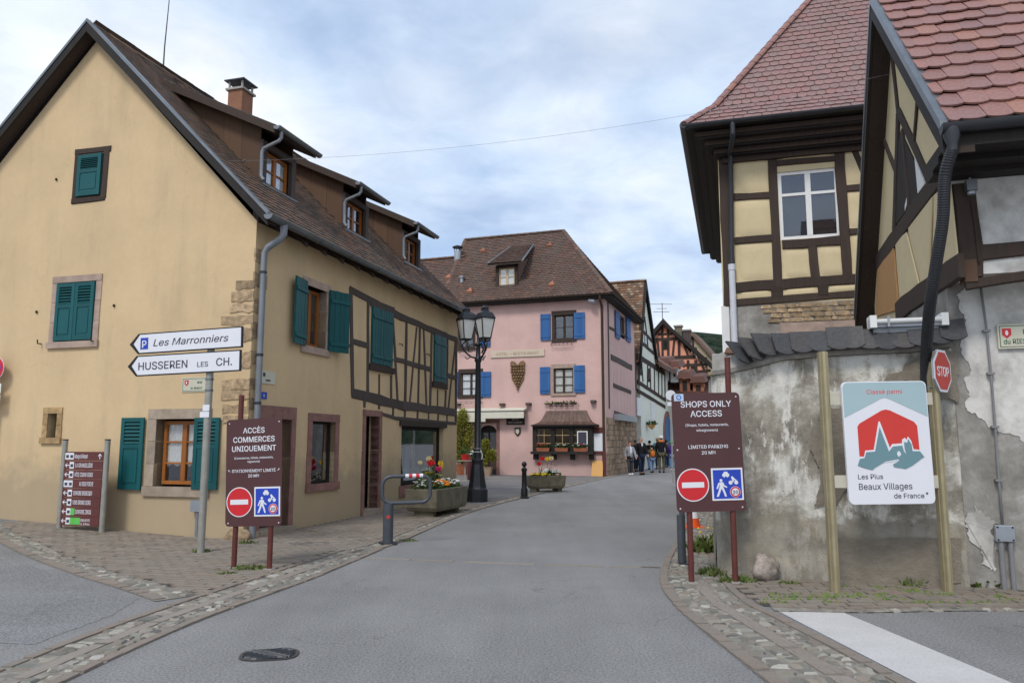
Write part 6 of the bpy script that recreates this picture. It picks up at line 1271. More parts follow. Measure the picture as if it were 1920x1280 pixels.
q = WF.onb(1222, 797, -.3); hb = thing('hanging_basket', 'small plant basket hung on the white house above the walkers', 'basket', WF.world(q[0], -.3, q[1]), 0); m = MB(); m.lathe([(.05, -.25), (.22, -.05), (.26, .05)], 8); m.build('basket', 'board_tan', hb); clump('foliage', 80, .3, .28, 'leaf_green', hb, (), .12, .4, 5)
aq = WF.onb(1233, 560, 3.0); an = thing('roof_aerial', 'thin television aerial standing above the far roofs', 'aerial', WF.world(aq[0]+2, 3.0, 0), 0); zt = WF.onb(1233, 590, 3.0)[1]+.4
m = MB(); m.tube([(0, 0, 8), (0, 0, zt+1.0)], .035, 5); m.build('mast', 'wire_dark', an)
for dz, L in ((.9, 1.1), (.2, .8), (.5, .5)): m = MB(); m.tube([(-L, 0, zt+dz), (L*.8, 0, zt+dz)], .02, 4); m.build('rod', 'wire_dark', an)
OF = Frame((12.2, 60.0), 19.0)
OH = thing('orange_house', 'orange half-timbered gable house far up the street', 'house', OF.world(0, 0), OF.rz)
def ZO(zx, zy): return OF.ona(1120+zx/3.2, 500+zy/3.2)
oa = ZO(402, 345); orr = ZO(688, 610); ol = (2*oa[0]-orr[0], orr[1])
m = MB(); wall_face(m, G, [(ol[0]-.4, -.2), (ol[0]-.4, ol[1]), (oa[0], oa[1]-.1), (orr[0]+.4, orr[1]), (orr[0]+.4, -.2)], []); m.build('gable_wall', 'plaster_orange', OH)
m = MB()
for p, q in ((ol, oa), (oa, orr)): m.prism([(-.5, p[0], p[1]), (-.5, q[0], q[1]+.15), (-.5, q[0], q[1]+.4), (-.5, p[0], p[1]+.25)], (14, 0, 0))
m.build('roof', 'tile_brown', OH)
for p, q in ((ol, oa), (oa, orr)): m = MB(); m.prism([(-.53, p[0], p[1]-.1), (-.53, q[0], q[1]+.0), (-.53, q[0], q[1]+.4), (-.53, p[0], p[1]+.25)], (.06, 0, 0)); m.build('barge_board', 'timber_black', OH)
for p, q, w_ in (((335, 437), (495, 430), .22), ((340, 548), (590, 540), .26), ((365, 405), (450, 402), .16), ((390, 360), (392, 545), .18), ((425, 360), (426, 545), .18), ((360, 430), (372, 545), .16), ((490, 425), (492, 610), .2), ((462, 432), (452, 545), .16), ((520, 470), (545, 535), .16), ((545, 560), (545, 720), .2), ((590, 560), (595, 720), .22), ((500, 590), (660, 585), .2), ((620, 570), (650, 640), .18), ((590, 630), (680, 622), .2), ((500, 545), (520, 600), .16), ((350, 440), (340, 545), .16)): timber(OH, G, ZO(*p), ZO(*q), w_, -.03, .06, 'timber_dark', .05)
for x0, y0, x1, y1 in ((395, 443, 424, 495), (560, 595, 590, 632)): a, e = ZO(x0, y0); b, c_ = ZO(x1, y1); m = MB(); slab(m, G, min(a, b), max(a, b), c_, e, .0, .07); o = m.build('window', 'timber_black', OH); m = MB(); slab(m, G, min(a, b)+.12, max(a, b)-.12, c_+.12, e-.12, .071, .08); m.build('pane', 'glass', o)
ch = OF.ona(1278, 632, 6.0); 
for k, (du, h) in enumerate(((-.25, .3), (.45, -.1))): m = MB(); m.box(5.7, 6.3, ch[0]-du-.3, ch[0]-du+.3, ch[1]-3, ch[1]+h+.6); o = m.build('chimney', 'timber_grey' if k else 'concrete_moss', OH); m = MB(); m.box(5.6, 6.4, ch[0]-du-.38, ch[0]-du+.38, ch[1]+h+.6, ch[1]+h+.72); m.build('chimney_cap', 'concrete', o)
# low tiled house in front of it, with dormers
DF = Frame((10.9, 53.0), 19.0)
DH = thing('dormered_house', 'low house with red tile roof and a row of dormers below the orange gable', 'house', DF.world(0, 0), DF.rz)
zr = DF.ona(1280, 712, 4)[1]; ze_ = DF.ona(1280, 742, 0)[1]
br = DF.ona(1352, 700, 0)[0]; bl_ = DF.ona(1222, 700, 0)[0]+3
m = MB(); m.box(.3, 7.7, br, bl_, -.2, ze_+.1); m.build('wall', 'plaster_white', DH)
m = MB(); m.prism([(-.3, br-.3, ze_), (4, br-.3, zr), (8.3, br-.3, ze_), (8.3, br-.3, ze_-.2), (4, br-.3, zr-.2), (-.3, br-.3, ze_-.2)], (0, bl_-br+.6, 0)); dr2 = m.build('roof', 'roof_felt', DH)
vd = Vector((4.3, 0, zr-ze_)); tile_roof(dr2, (-.3, 0, ze_), (0, 1, 0), vd, vd.length, lambda v: (br-.3, bl_+.3), .3, .25, 'tile_far', tile_src(.29, .32, .03, 3, .03))
for (x0, x1, y0, y1, mt) in ((1232, 1254, 676, 705, 'paint_white'), (1257, 1272, 682, 708, 'paint_white'), (1274, 1294, 702, 735, 'brick_red'), (1299, 1320, 710, 740, 'brick_red')):
    b1_, zt = DF.ona(x0, y0+8, .6); b2_, zb = DF.ona(x1, y1, .6); m = MB(); m.box(.6, 3.5, b2_, b1_, zb-.3, zt); o = m.build('dormer', mt, DH); m = MB(); c_ = (b1_+b2_)/2; m.prism([(.3, b2_-.2, zt), (.3, b1_+.2, zt), (.3, b1_+.0, zt+.45), (.3, b2_+.0, zt+.45)], (3.4, 0, .5)); m.build('dormer_roof', 'tile_far', o)
    m = MB(); m.box(.56, .6, b2_+.2, b1_-.2, zb+.1, zt-.15); m.build('dormer_window', 'timber_black', o)
# farther gable on the right
KF = Frame((17.2, 74.0), 24.0)
KH = thing('far_gable_house', 'weathered timbered gable with a dark roof below the wooded hill', 'house', KF.world(0, 0), KF.rz)
ka, kl, kr = KF.ona(1299, 632), KF.ona(1284, 660), KF.ona(1350, 690)
m = MB(); wall_face(m, G, [(kl[0]+1.5, 0), (kl[0]+1.5, kl[1]-1.2), (ka[0], ka[1]), (kr[0], kr[1]), (kr[0], 0)], []); m.build('gable_wall', 'plaster_tan', KH)
m = MB(); m.prism([(-.4, kl[0]+1.8, kl[1]-1.6), (-.4, ka[0], ka[1]+.1), (-.4, kr[0]-.3, kr[1]-.2), (-.4, kr[0]-.3, kr[1]+.2), (-.4, ka[0], ka[1]+.5), (-.4, kl[0]+1.8, kl[1]-1.2)], (5, 0, 0)); m.build('roof', 'tile_old', KH)
for p, q in ((ka, (ka[0], ka[1]-7)), ((ka[0]+1.4, ka[1]-2.2), (kr[0]+1, ka[1]-2.4)), ((ka[0]-.2, ka[1]-1), (kr[0]+1.2, kr[1]-1.5)), ((ka[0]-1.2, ka[1]-2), (ka[0]-1.2, ka[1]-6))): timber(KH, G, p, q, .22, 0, .06, 'timber_dark', .05)
# wooded hill
m = MB(); nx, ny = 70, 16; idx = {}
for i in range(nx+1):
    for j in range(ny+1):
        x = -700+2200*i/nx; y = 560+520*j/ny; f = math.sin(min(1, j/(ny*.62))*math.pi/2); z = -3+f*(126+16*mnoise.noise(Vector((x*.004, 0, 3)))+5*mnoise.noise(Vector((x*.02, y*.02, 1))))+2.6*mnoise.noise(Vector((x*.13, y*.13, 5)))
        idx[i, j] = len(m.v); m.v.append((x, y, z))
for i in range(nx):
    for j in range(ny): m.f.append((idx[i, j], idx[i+1, j], idx[i+1, j+1], idx[i, j+1])); m.m.append(0)
struct(m.build('hill', 'forest', None, True))
# ---------------------------------------------------------------- signs
def disc(m, x, z, r, y0, y1, n=36): m.prism([(x+r*math.cos(2*math.pi*k/n), y0, z+r*math.sin(2*math.pi*k/n)) for k in range(n)], (0, y1-y0, 0))
def rrect(m, x0, x1, z0, z1, r, y0, y1, n=5):
    pts = []
    for cx, cz, a in ((x1-r, z1-r, 0), (x0+r, z1-r, 90), (x0+r, z0+r, 180), (x1-r, z0+r, 270)):
        for k in range(n+1): t_ = R(a+90*k/n); pts.append((cx+r*math.cos(t_), y0, cz+r*math.sin(t_)))
    m.prism(pts, (0, y1-y0, 0))
def flat(parent, pts, mat, name, y=-.014, th=.002): m = MB(); m.prism([(x, y, z) for x, z in pts], (0, -th, 0)); return m.build(name, mat, parent)
def encounter_zone(t_, x, z, s):
    """blue square with walker, rider, car and a 20 disc"""
    m = MB(); m.box(x, x+s, -.016, -.013, z, z+s); zp = m.build('zone_plate', 'sign_white', t_); e = s*.055
    m = MB(); m.box(x+e, x+s-e, -.018, -.016, z+e, z+s-e); m.build('zone_field', 'sign_blue', zp)
    def fig(pts, nm): m = MB(); m.prism([(x+s*a, -.018, z+s*b) for a, b in pts], (0, -.0015, 0)); m.build(nm, 'sign_white', zp)
    m = MB(); disc(m, x+s*.30, z+s*.62, s*.045, -.018, -.0195, 14); m.build('walker_head', 'sign_white', zp)
    fig([(.255, .565), (.345, .565), (.36, .42), (.42, .26), (.46, .12), (.40, .12), (.35, .27), (.305, .37), (.265, .27), (.20, .12), (.135, .12), (.20, .28), (.245, .42)], 'walker_body'); fig([(.26, .56), (.21, .54), (.14, .37), (.185, .35), (.235, .47)], 'walker_arm'); fig([(.335, .56), (.37, .56), (.40, .47), (.49, .42), (.47, .385), (.37, .43)], 'walker_arm')
    fig([(.35, .74), (.35, .82), (.385, .83), (.405, .885), (.515, .885), (.535, .83), (.57, .82), (.57, .74), (.53, .74), (.53, .71), (.49, .71), (.49, .74), (.43, .74), (.43, .71), (.39, .71), (.39, .74)], 'car')
    for c in (.60, .78): m = MB(); disc(m, x+s*c, z+s*.545, s*.062, -.018, -.0195, 16); m.build('wheel', 'sign_white', zp)
    fig([(.58, .56), (.66, .62), (.62, .70), (.66, .75), (.70, .71), (.74, .66), (.80, .62), (.78, .59), (.71, .63), (.70, .56)], 'rider')
    for r_, mt, y in ((.17, 'sign_white', -.020), (.16, 'sign_red', -.0215), (.115, 'sign_white', -.023)): m = MB(); disc(m, x+s*.735, z+s*.255, s*r_, -.018, y, 28); m.build('speed_disc', mt, zp)
    text('20', s*.17, 'sign_black', zp, x+s*.735, z+s*.195, -.0235, bold=.03)
def access_sign(px, tilt, yaw, label, lines, post_x, post_top, extra=None, zb=.53):
    p = ground(*px) if len(px) == 2 else Vector(px); t_ = thing('access_sign', label, 'sign', p, yaw, 'brown access restriction signs')
    w_, h = .78, 1.32
    pan = bpy.data.objects.new('panel', None)
    rot = Matrix.Rotation(tilt, 4, 'Y')
    for k, x in enumerate(post_x):
        m = MB(); m.tube([(x, .03, -.02), (x, .03, post_top[k])], .033, 12); o = m.build('post', 'post_brown', t_, 'auto'); m = MB(); m.box(x-.055, x+.055, -.025, .085, 0, .03); m.build('foot', 'concrete', o)
    bpy.data.objects.remove(pan)
    kids = set(COL.objects)
    m = MB(); rrect(m, -w_/2, w_/2, 0, h, .05, -.012, -.008); m.build('panel', 'sign_brown', t_)
    for s, sz, z, sx, bd in lines: text(s, sz, 'sign_white', t_, 0, h*(1-z)-sz*.36, -.013, sx=sx, bold=bd)
    for sz_, mt, y in ((.182, 'sign_white', -.0135), (.170, 'sign_red', -.015)): m = MB(); disc(m, -.195, h*.225, sz_, -.012, y); m.build('no_entry_disc', mt, t_)
    m = MB(); m.box(-.195-.125, -.195+.125, -.0165, -.015, h*.225-.03, h*.225+.03); m.build('no_entry_bar', 'sign_white', t_)
    encounter_zone(t_, .015, h*.225-.178, .356)
    for x in (-w_/2+.04, w_/2-.04):
        for z in (.04, h*.52, h-.05): m = MB(); m.ball((x, -.012, z), (.009, .005, .009), 6, 4); m.build('rivet', 'sign_white', t_)
    if extra: extra(t_, w_, h)
    for o in [o for o in COL.objects if o not in kids]:
        if o.parent == t_: o.data.transform(Matrix.Translation((0, 0, zb)) @ rot)
        else: o.data.transform(Matrix.Translation((0, 0, zb)) @ rot)
    return t_
LINES_FR = [('ACCÈS', .108, .105, 1.0, .018), ('COMMERCES', .108, .190, 1.0, .018), ('UNIQUEMENT', .108, .275, 1.0, .018), ('(Commerces, hôtels, restaurants,', .042, .365, 1.0, .008), ('vignerons)', .042, .400, 1.0, .008), ('- STATIONNEMENT LIMITÉ -', .058, .485, 1.0, .014), ('20 MN', .058, .532, 1.0, .014)]
LINES_EN = [('SHOPS ONLY', .108, .090, 1.0, .018), ('ACCESS', .108, .172, 1.0, .018), ('(Shops, hotels, restaurants,', .046, .270, 1.0, .010), ('winegrowers)', .046, .315, 1.0, .010), ('LIMITED PARKING', .060, .455, 1.0, .014), ('20 MN', .060, .505, 1.0, .014)]
access_sign((472, 1069), R(-2.2), R(-14), 'brown French access sign on two posts before the yellow house', LINES_FR, (-.27, .22), (2.15, 1.3))
def sticker(t_, w_, h):
    m = MB(); m.box(-w_/2+.03, -w_/2+.14, -.0135, -.012, h-.085, h-.005); m.build('sticker', 'sign_sky', t_)
    m = MB(); disc(m, -w_/2+.085, h-.045, .028, -.012, -.0145, 16); m.build('sticker_ring', 'sign_blue', t_); m = MB(); disc(m, -w_/2+.085, h-.045, .018, -.012, -.0152, 16); m.build('sticker_ring', 'sign_sky', t_)
sR = access_sign((2.225, 8.74, 0), R(-1.4), R(2), 'brown English access sign by the stained garden wall', LINES_EN, (-.24, .25), (1.3, 2.52), sticker, .79)
# village label panel
CL, CR = ground(1568, 1113), ground(1781, 1114); cm = (CL+CR)/2; yaw = math.atan2(CR.y-CL.y, CR.x-CL.x)
VS = thing('village_sign', 'large white village award sign with a red house emblem on two posts', 'sign', cm, yaw)
hw = (CR-CL).length/2
for s in (-1, 1):
    m = MB(); m.box(s*hw-.045, s*hw+.045, .0, .07, -.02, 2.52); m.tube([(s*hw-.0, -.012, -.02), (s*hw, -.012, 2.52)], .03, 8); o = m.build('post', 'metal_post_gold', VS); m = MB(); m.box(s*hw-.09, s*hw+.09, -.06, .12, 0, .015); m.build('foot_plate', 'metal_post_gold', o)
zc0, zc1 = .915, 2.195; pw = .445; cx = .02
for z in (1.08, 1.95): m = MB(); m.box(-hw+.04, hw-.04, -.012, .012, z, z+.13); m.build('cross_rail', 'metal_bracket', VS)
k0 = set(COL.objects)
m = MB(); rrect(m, -pw, pw, zc0, zc1, .055, -.06, -.02); pn = m.build('panel', 'sign_white', VS, False, .004)
H_ = zc1-zc0
def vp(x, y): return (-pw+2*pw*x, zc1-H_*y)     # fractions of the panel, y down
def vflat(pts, mat, nm, y=-.061, th=.002): return flat(VS, [vp(*p) for p in pts], mat, nm, y, th)
top = [(.012, .295), (.012, .045), (.03, .018), (.06, .008), (.94, .008), (.97, .018), (.988, .045), (.988, .295), (.55, .145), (.50, .135), (.45, .145)]
vflat(top, 'sign_aqua', 'header_field')
vflat([(.155, .37), (.18, .345), (.45, .24), (.50, .232), (.55, .24), (.82, .335), (.855, .37), (.86, .575), (.155, .62)], 'sign_coral', 'emblem_house')
W_ = [(.13, .675), (.155, .612), (.205, .615), (.225, .565), (.325, .56), (.405, .33), (.42, .33), (.515, .545), (.545, .515), (.66, .51), (.665, .48), (.70, .465), (.715, .485), (.735, .455), (.77, .49), (.79, .56), (.865, .565), (.915, .61)]
vflat(W_+[(.915, .625), (.13, .69)], 'sign_white', 'emblem_outline', -.0632)
vflat([(.125, .685), (.155, .632), (.21, .625), (.235, .578), (.338, .574), (.412, .375), (.50, .575), (.55, .535), (.66, .528), (.675, .575), (.70, .60), (.685, .555), (.685, .50), (.72, .505), (.735, .475), (.77, .52), (.775, .575), (.86, .575), (.905, .62), (.76, .690), (.68, .716), (.55, .70), (.535, .68), (.62, .65), (.60, .638), (.45, .655), (.33, .70), (.29, .722), (.20, .705)], 'sign_teal', 'emblem_village', -.0654)
vflat([(.60, .575), (.625, .575), (.64, .60), (.61, .62), (.59, .60)], 'sign_white', 'emblem_figure', -.0676, .001)
text('Classé parmi', .073, 'sign_coral', VS, *vp(.5, .103), -.062, sx=1.02, bold=.010)
text('Les Plus', .082, 'sign_ink', VS, *vp(.115, .795), -.062, 'LEFT', sx=.98); text('Beaux Villages', .104, 'sign_ink', VS, *vp(.115, .880), -.062, 'LEFT', sx=.93); text('de France', .082, 'sign_ink', VS, *vp(.875, .952), -.062, 'RIGHT', sx=.98); text('®', .05, 'sign_ink', VS, *vp(.905, .93), -.062)
rot = Matrix.Translation((cx, 0, (zc0+zc1)/2)) @ Matrix.Rotation(R(-.8), 4, 'Y') @ Matrix.Translation((0, 0, -(zc0+zc1)/2))
for o in [o for o in COL.objects if o not in k0]: o.data.transform(rot)
# stop sign strapped to the right post, turned towards the side street
sp = cm+Vector((math.cos(yaw)*(hw+.09), math.sin(yaw)*(hw+.09), 0)); SG = thing('stop_sign', 'small red octagonal stop sign strapped to the right signpost', 'sign', sp+Vector((0, 0, 2.31)), yaw+R(42))
def octo(r): return [(r*math.cos(R(22.5+45*k)), r*math.sin(R(22.5+45*k))) for k in range(8)]
m = MB(); m.prism([(x, 0, z) for x, z in octo(.245)], (0, .02, 0)); m.build('back_plate', 'zinc_light', SG); m = MB(); m.prism([(x, -.004, z) for x, z in octo(.243)], (0, .004, 0)); m.build('border', 'sign_white', SG); m = MB(); m.prism([(x, -.007, z) for x, z in octo(.215)], (0, .003, 0)); m.build('field', 'sign_red_faded', SG)
text('STOP', .165, 'sign_white', SG, 0, -.058, -.0085, sx=.86, bold=.02)
for z in (-.17, .17): m = MB(); m.tube([(-.03, .03, z), (-.06, .08, z), (-.14, .10, z-.01)], .012, 6); m.build('strap', 'zinc_light', SG)
# direction arrows on a grey pole
DP = ground(376, 1038); DS = thing('direction_signpost', 'grey pole with two white left-pointing direction arrows', 'signpost', DP, R(-14))
m = MB(); m.tube([(0, 0, -.02), (0, 0, 3.10)], .052, 14); pol = m.build('pole', 'metal_post', DS, 'auto'); m = MB(); m.tube([(0, 0, 3.10), (0, 0, 3.12)], .054, 14); m.build('pole_cap', 'zinc_dark', pol)
for z, w_ in ((2.02, .07), (1.93, .06)): m = MB(); m.box(-.09 if z < 2 else -.05, .06, -.056, -.05, z-.02, z+w_); m.build('sticker', 'sign_white', pol)
for z in (2.30, 2.46): m = MB(); m.tube([(0, 0, z-.012), (0, 0, z+.012)], .06, 12); m.build('clamp', 'zinc', pol)
def arrow(zc, h, L0, L1, tilt, draw):
    k0 = set(COL.objects); tip = .15
    P = lambda e: [(L0+e*1.6, 0), (L0+tip+e*.2, h/2-e), (L1-e, h/2-e), (L1-e, -h/2+e), (L0+tip+e*.2, -h/2+e)]
    m = MB(); m.prism([(x, -.085, z) for x, z in P(0)], (0, .03, 0)); ar = m.build('arrow_panel', 'sign_black', DS)
    m = MB(); m.prism([(x, -.088, z) for x, z in ((L0+.075, 0), (L0+tip+.03, h/2-.018), (L1-.02, h/2-.018), (L1-.02, -h/2+.018), (L0+tip+.03, -h/2+.018))], (0, .003, 0)); m.build('arrow_face', 'sign_white', ar)
    draw(ar, L0+tip, -.09)
    for o in [o for o in COL.objects if o not in k0]: o.data.transform(Matrix.Translation((0, 0, zc)) @ Matrix.Rotation(R(tilt), 4, 'Y'))
def d1(ar, x, y):
    m = MB(); m.box(x+.045, x+.175, y-.002, y+.002, -.085, .085); m.build('parking_square', 'sign_blue', ar); text('P', .17, 'sign_white', ar, x+.11, -.062, y-.003, bold=.02)
    text('Les Marronniers', .165, 'sign_ink', ar, x+.25, -.050, y, 'LEFT', sx=1.20, shear=.22, bold=.004)
def d2(ar, x, y):
    text('HUSSEREN', .18, 'sign_ink', ar, x+.03, -.062, y, 'LEFT', sx=1.06, bold=.012); text('LES', .115, 'sign_ink', ar, x+1.03, -.062, y, 'LEFT', sx=1.1, bold=.01); text('CH.', .18, 'sign_ink', ar, x+1.34, -.062, y, 'LEFT', sx=1.05, bold=.012)
xl = 1.60
arrow(3.035, .305, -1.33, .56, -1.7, d1); arrow(2.70, .305, -1.34, .55, -1.4, d2)
# stacked brown hotel and winery boards
i1, i2 = [LF.world(-.42, LF.ona(x_, 930, -.42)[0]) for x_ in (115, 195)]; i1.z = hgt(i1.x, i1.y); i2.z = i1.z; yw = math.atan2(i2.y-i1.y, i2.x-i1.x); iw = (i2-i1).length
IS = thing('board_signpost', 'stack of eight brown hotel and winery name boards between two posts', 'signpost', i1, yw)
for x in (0, iw): m = MB(); m.tube([(x, 0, -.05), (x, 0, 1.47)], .045, 12); o = m.build('post', 'metal_post', IS, 'auto'); m = MB(); m.tube([(x, 0, 1.47), (x, 0, 1.49)], .048, 12); m.build('post_cap', 'zinc_dark', o)
names = [('Auberge du Rempart', 0), ('LA GRANGELIÈRE', 1), ('HÔTEL COLMAR VIGNES', 1), ('AU VIEUX PORCHE', 2), ('DOMAINE BROBECKER', 1), ('VINS BRUNO SORG', 1), ('DOMAINE ZINCK', 3), ('VINS MEYER', 4)]
bh = .146
def arrow_glyph(pb, x, z, s, up=False):
    pts = [(-.5, 0), (-.05, .42), (.02, .34), (-.2, .08), (.5, .08), (.5, -.08), (-.2, -.08), (.02, -.34), (-.05, -.42)]
    if up: pts = [(-b, -a) for a, b in pts]
    flat(pb, [(x+s*a, z+s*b) for a, b in pts], 'sign_white', 'arrow', -.031)
for k, (s, kind) in enumerate(names):
    z = 1.28-k*(bh+.006); m = MB(); m.box(.045, iw-.045, -.03, .0, z-bh, z); pb = m.build('name_board', 'sign_brown_dark', IS); zc = z-bh/2; W2 = iw-.09; x0 = .045
    if kind == 0: arrow_glyph(pb, x0+W2*.92, zc, .09, True); xs_ = (.07, .18); tx = .25; tw_ = .58
    elif kind == 2: xs_ = (.08, .2); tx = .43; tw_ = .53
    else: arrow_glyph(pb, x0+W2*.08, zc, .09); xs_ = (.2,); tx = .29; tw_ = .67
    if kind == 3: tx = .37; tw_ = .58
    if kind == 4: tx = .52; tw_ = .36
    for j, fx in enumerate(xs_):
        m = MB(); m.box(x0+W2*fx-.045, x0+W2*fx+.045, -.033, -.03, zc-.055, zc+.055); pc = m.build('pictogram', 'sign_white', pb); m = MB(); m.box(x0+W2*fx-.025, x0+W2*fx+.03, -.035, -.033, zc-.03, zc+.02); m.build('pictogram_mark', 'sign_ink', pc)
    if kind >= 3:
        for fx, ww in (((.305, .04),) if kind == 3 else ((.305, .04), (.43, .07))): m = MB(); m.box(x0+W2*fx-ww, x0+W2*fx+ww, -.033, -.03, zc-.055, zc+.055); m.build('label', 'sign_lime', pb)
    n_ = len(s); sz = .112 if kind != 4 else .066; est = n_*sz*.74
    text(s, sz, 'sign_white', pb, x0+W2*tx, zc-.034+(.03 if kind == 4 else 0), -.031, 'LEFT', sx=W2*tw_/est, bold=.006)
    if kind == 4: text('J.L. & Bruno', .062, 'sign_white', pb, x0+W2*tx, zc-.06, -.031, 'LEFT', sx=.68, bold=.006)
# no-parking sign at the left edge
q = ground(-12, 968); NP = thing('no_parking_sign', 'round red and blue no parking sign cut by the left photo edge', 'sign', q+Vector((0, -.35, 0)), R(-12))
zt = EYE+(829-713)/FPX*(q.y-.35)
m = MB(); m.tube([(0, .03, 0), (0, .03, zt+.2)], .04, 10); m.build('post', 'metal_post', NP)
for r_, mt, y in ((.225, 'sign_white', -.002), (.215, 'sign_red', -.005), (.155, 'sign_blue', -.008)): m = MB(); disc(m, 0, zt, r_, .0, y); m.build('disc', mt, NP)
m = MB(); rr = .19; a = R(45); m.prism([(c*math.cos(a)-s*.028*math.sin(a), -.0085, zt-(c*math.sin(a)+s*.028*math.cos(a))) for c, s in ((-rr, -1), (rr, -1), (rr, 1), (-rr, 1))], (0, -.002, 0)); m.build('slash', 'sign_red', NP)
for dz in (-.37, -.58): m = MB(); rrect(m, -.2, .2, zt+dz-.09, zt+dz+.09, .02, 0, -.01); m.build('supplementary_plate', 'sign_white', NP)
# ---------------------------------------------------------------- street furniture
bp = ground(727, 1020); BR = thing('hoop_barrier', 'dark grey swinging hoop barrier with red and white band', 'barrier', bp, R(9))
m = MB(); m.box(-.14, .14, -.12, .12, -.002, .022); m.build('base_plate', 'iron_dark', BR); m = MB(); m.tube([(0, 0, .02), (0, 0, .62)], .080, 18); ps_ = m.build('post', 'paint_anthracite', BR, 'auto')
m = MB(); disc(m, .0, .42, .03, -.082, -.079, 20); m.build('red_mark', 'sign_red_faded', ps_)
def hoop(x0, x1, z0, z1, r):
    pts = []
    for cx_, cz_, a in ((x1-r, z1-r, 90), (x1-r, z0+r, 0), (x0+r, z0+r, -90), (x0+r, z1-r, -180)):
        for k in range(9): t_ = R(a-90*k/8); pts.append((cx_+r*math.cos(t_), 0, cz_+r*math.sin(t_)))
    return pts+[pts[0], pts[1]]
m = MB(); m.tube([Vector(p)+Vector((0, 0, p[0]*.02)) for p in hoop(-.10, .64, .62, 1.03, .14)], .030, 12, False); hp_ = m.build('hoop', 'paint_anthracite', BR, True)
for k, c in enumerate(('sign_white', 'sign_red', 'sign_white', 'sign_red', 'sign_white')): x = .25+k*.055; m = MB(); m.tube([(x, 0, 1.03+x*.02), (x+.055, 0, 1.03+(x+.055)*.02)], .0315, 12); m.build('stripe', c, hp_)
# street lamp with lanterns
lp_ = ground(895, 940); SLm = thing('street_lamp', 'tall black cast iron street lamp with lantern heads', 'street lamp', lp_, R(20))
m = MB(); m.lathe([(.29, 0), (.29, .32), (.26, .35), (.25, .40), (.21, .60), (.20, .72), (.165, .95), (.15, 1.02), (.165, 1.05), (.165, 1.10), (.125, 1.14)], 8); m.build('pedestal', 'iron_dark', SLm, 'auto')
m = MB(); m.lathe([(.10, 1.12), (.095, 1.3), (.12, 1.33), (.12, 1.38), (.092, 1.42), (.085, 2.6), (.07, 3.7), (.095, 3.74), (.10, 3.80), (.07, 3.84), (.055, 4.15), (.09, 4.2), (.05, 4.26), (.03, 4.75)], 14); m.build('column', 'iron_dark', SLm, 'auto')
for ang in (0, 120, 240):
    a = R(ang+45); dx, dy = math.cos(a), math.sin(a); rx = .33
    m = MB(); m.tube([(dx*.04, dy*.04, 3.82), (dx*.2, dy*.2, 3.86), (dx*.38, dy*.38, 4.02), (dx*.44, dy*.44, 4.18), (dx*rx, dy*rx, 4.30)], .024, 7); m.tube([(dx*.04, dy*.04, 4.15), (dx*.16, dy*.16, 4.22), (dx*.28, dy*.28, 4.12), (dx*.26, dy*.26, 4.0), (dx*.18, dy*.18, 4.0)], .018, 6); m.tube([(dx*.2, dy*.2, 3.86), (dx*.3, dy*.3, 3.8), (dx*.36, dy*.36, 3.86)], .015, 6); arm = m.build('arm', 'iron_dark', SLm, True)
    zb = 4.30; c = (dx*rx, dy*rx); rzl = R(10)
    def ringp(r, z): return [(c[0]+r*math.cos(R(45+90*k)+rzl), c[1]+r*math.sin(R(45+90*k)+rzl), z) for k in range(4)]
    m = MB(); m.add(ringp(.16, zb+.05)+ringp(.27, zb+.56), [(0,1,5,4),(1,2,6,5),(2,3,7,6),(3,0,4,7),(3,2,1,0),(4,5,6,7)]); lan = m.build('lantern', 'lamp_glass', SLm)
    m = MB()
    for p, q in zip(ringp(.165, zb+.04), ringp(.277, zb+.57)): m.tube([p, q], .016, 6)
    for r_, z in ((.17, zb+.04), (.28, zb+.57)): rp = ringp(r_, z); m.tube(rp+[rp[0]], .02, 6)
    m.build('lantern_frame', 'iron_dark', lan)
    m = MB(); m.add(ringp(.31, zb+.58)+ringp(.22, zb+.72)+ringp(.12, zb+.78)+ringp(.10, zb+.84)+ringp(.12, zb+.86)+ringp(.05, zb+.93), [tuple(4*j+i for i in (k, (k+1) % 4))+tuple(4*(j+1)+i for i in ((k+1) % 4, k)) for j in range(5) for k in range(4)]+[(3,2,1,0),(20,21,22,23)]); m.build('lantern_cap', 'iron_dark', lan)
m = MB(); m.lathe([(.11, 1.30), (.112, 1.40)], 12); m.tube([(.05, -.11, 1.36), (.09, -.14, 1.22), (.07, -.15, 1.12)], .012, 5); m.build('ribbon', 'paint_white', SLm)
# bollards, cone
bo = ground(983, 934); BO = thing('bollard', 'black cast iron bollard with ball top beside the far planter', 'bollard', bo)
m = MB(); m.lathe([(.13, 0), (.13, .04), (.10, .06), (.095, .25), (.075, .30), (.065, .75), (.085, .78), (.085, .82), (.05, .85), (.04, .88)], 14); m.build('shaft', 'iron_black', BO, 'auto'); m = MB(); m.ball((0, 0, .95), .075, 14, 10); m.build('ball', 'iron_black', BO, True)
gp = ground(1279, 1056); GP = thing('grey_bollard', 'dark grey post on a round base half hidden behind the right access sign', 'bollard', gp)
m = MB(); m.lathe([(.17, 0), (.17, .012), (.16, .02)], 20); m.build('base_plate', 'iron_dark', GP); m = MB(); m.tube([(0, 0, .02), (0, 0, .62)], .055, 14); m.tube([(.015, 0, .62), (.015, 0, .80)], .035, 12); m.build('shaft', 'paint_anthracite', GP, 'auto')
co = ground(1300, 989); TCn = thing('traffic_cone', 'orange traffic cone with a white band behind the right access sign', 'traffic cone', co)
m = MB(); m.box(-.17, .17, -.17, .17, 0, .03); m.build('base', 'cone_orange', TCn)
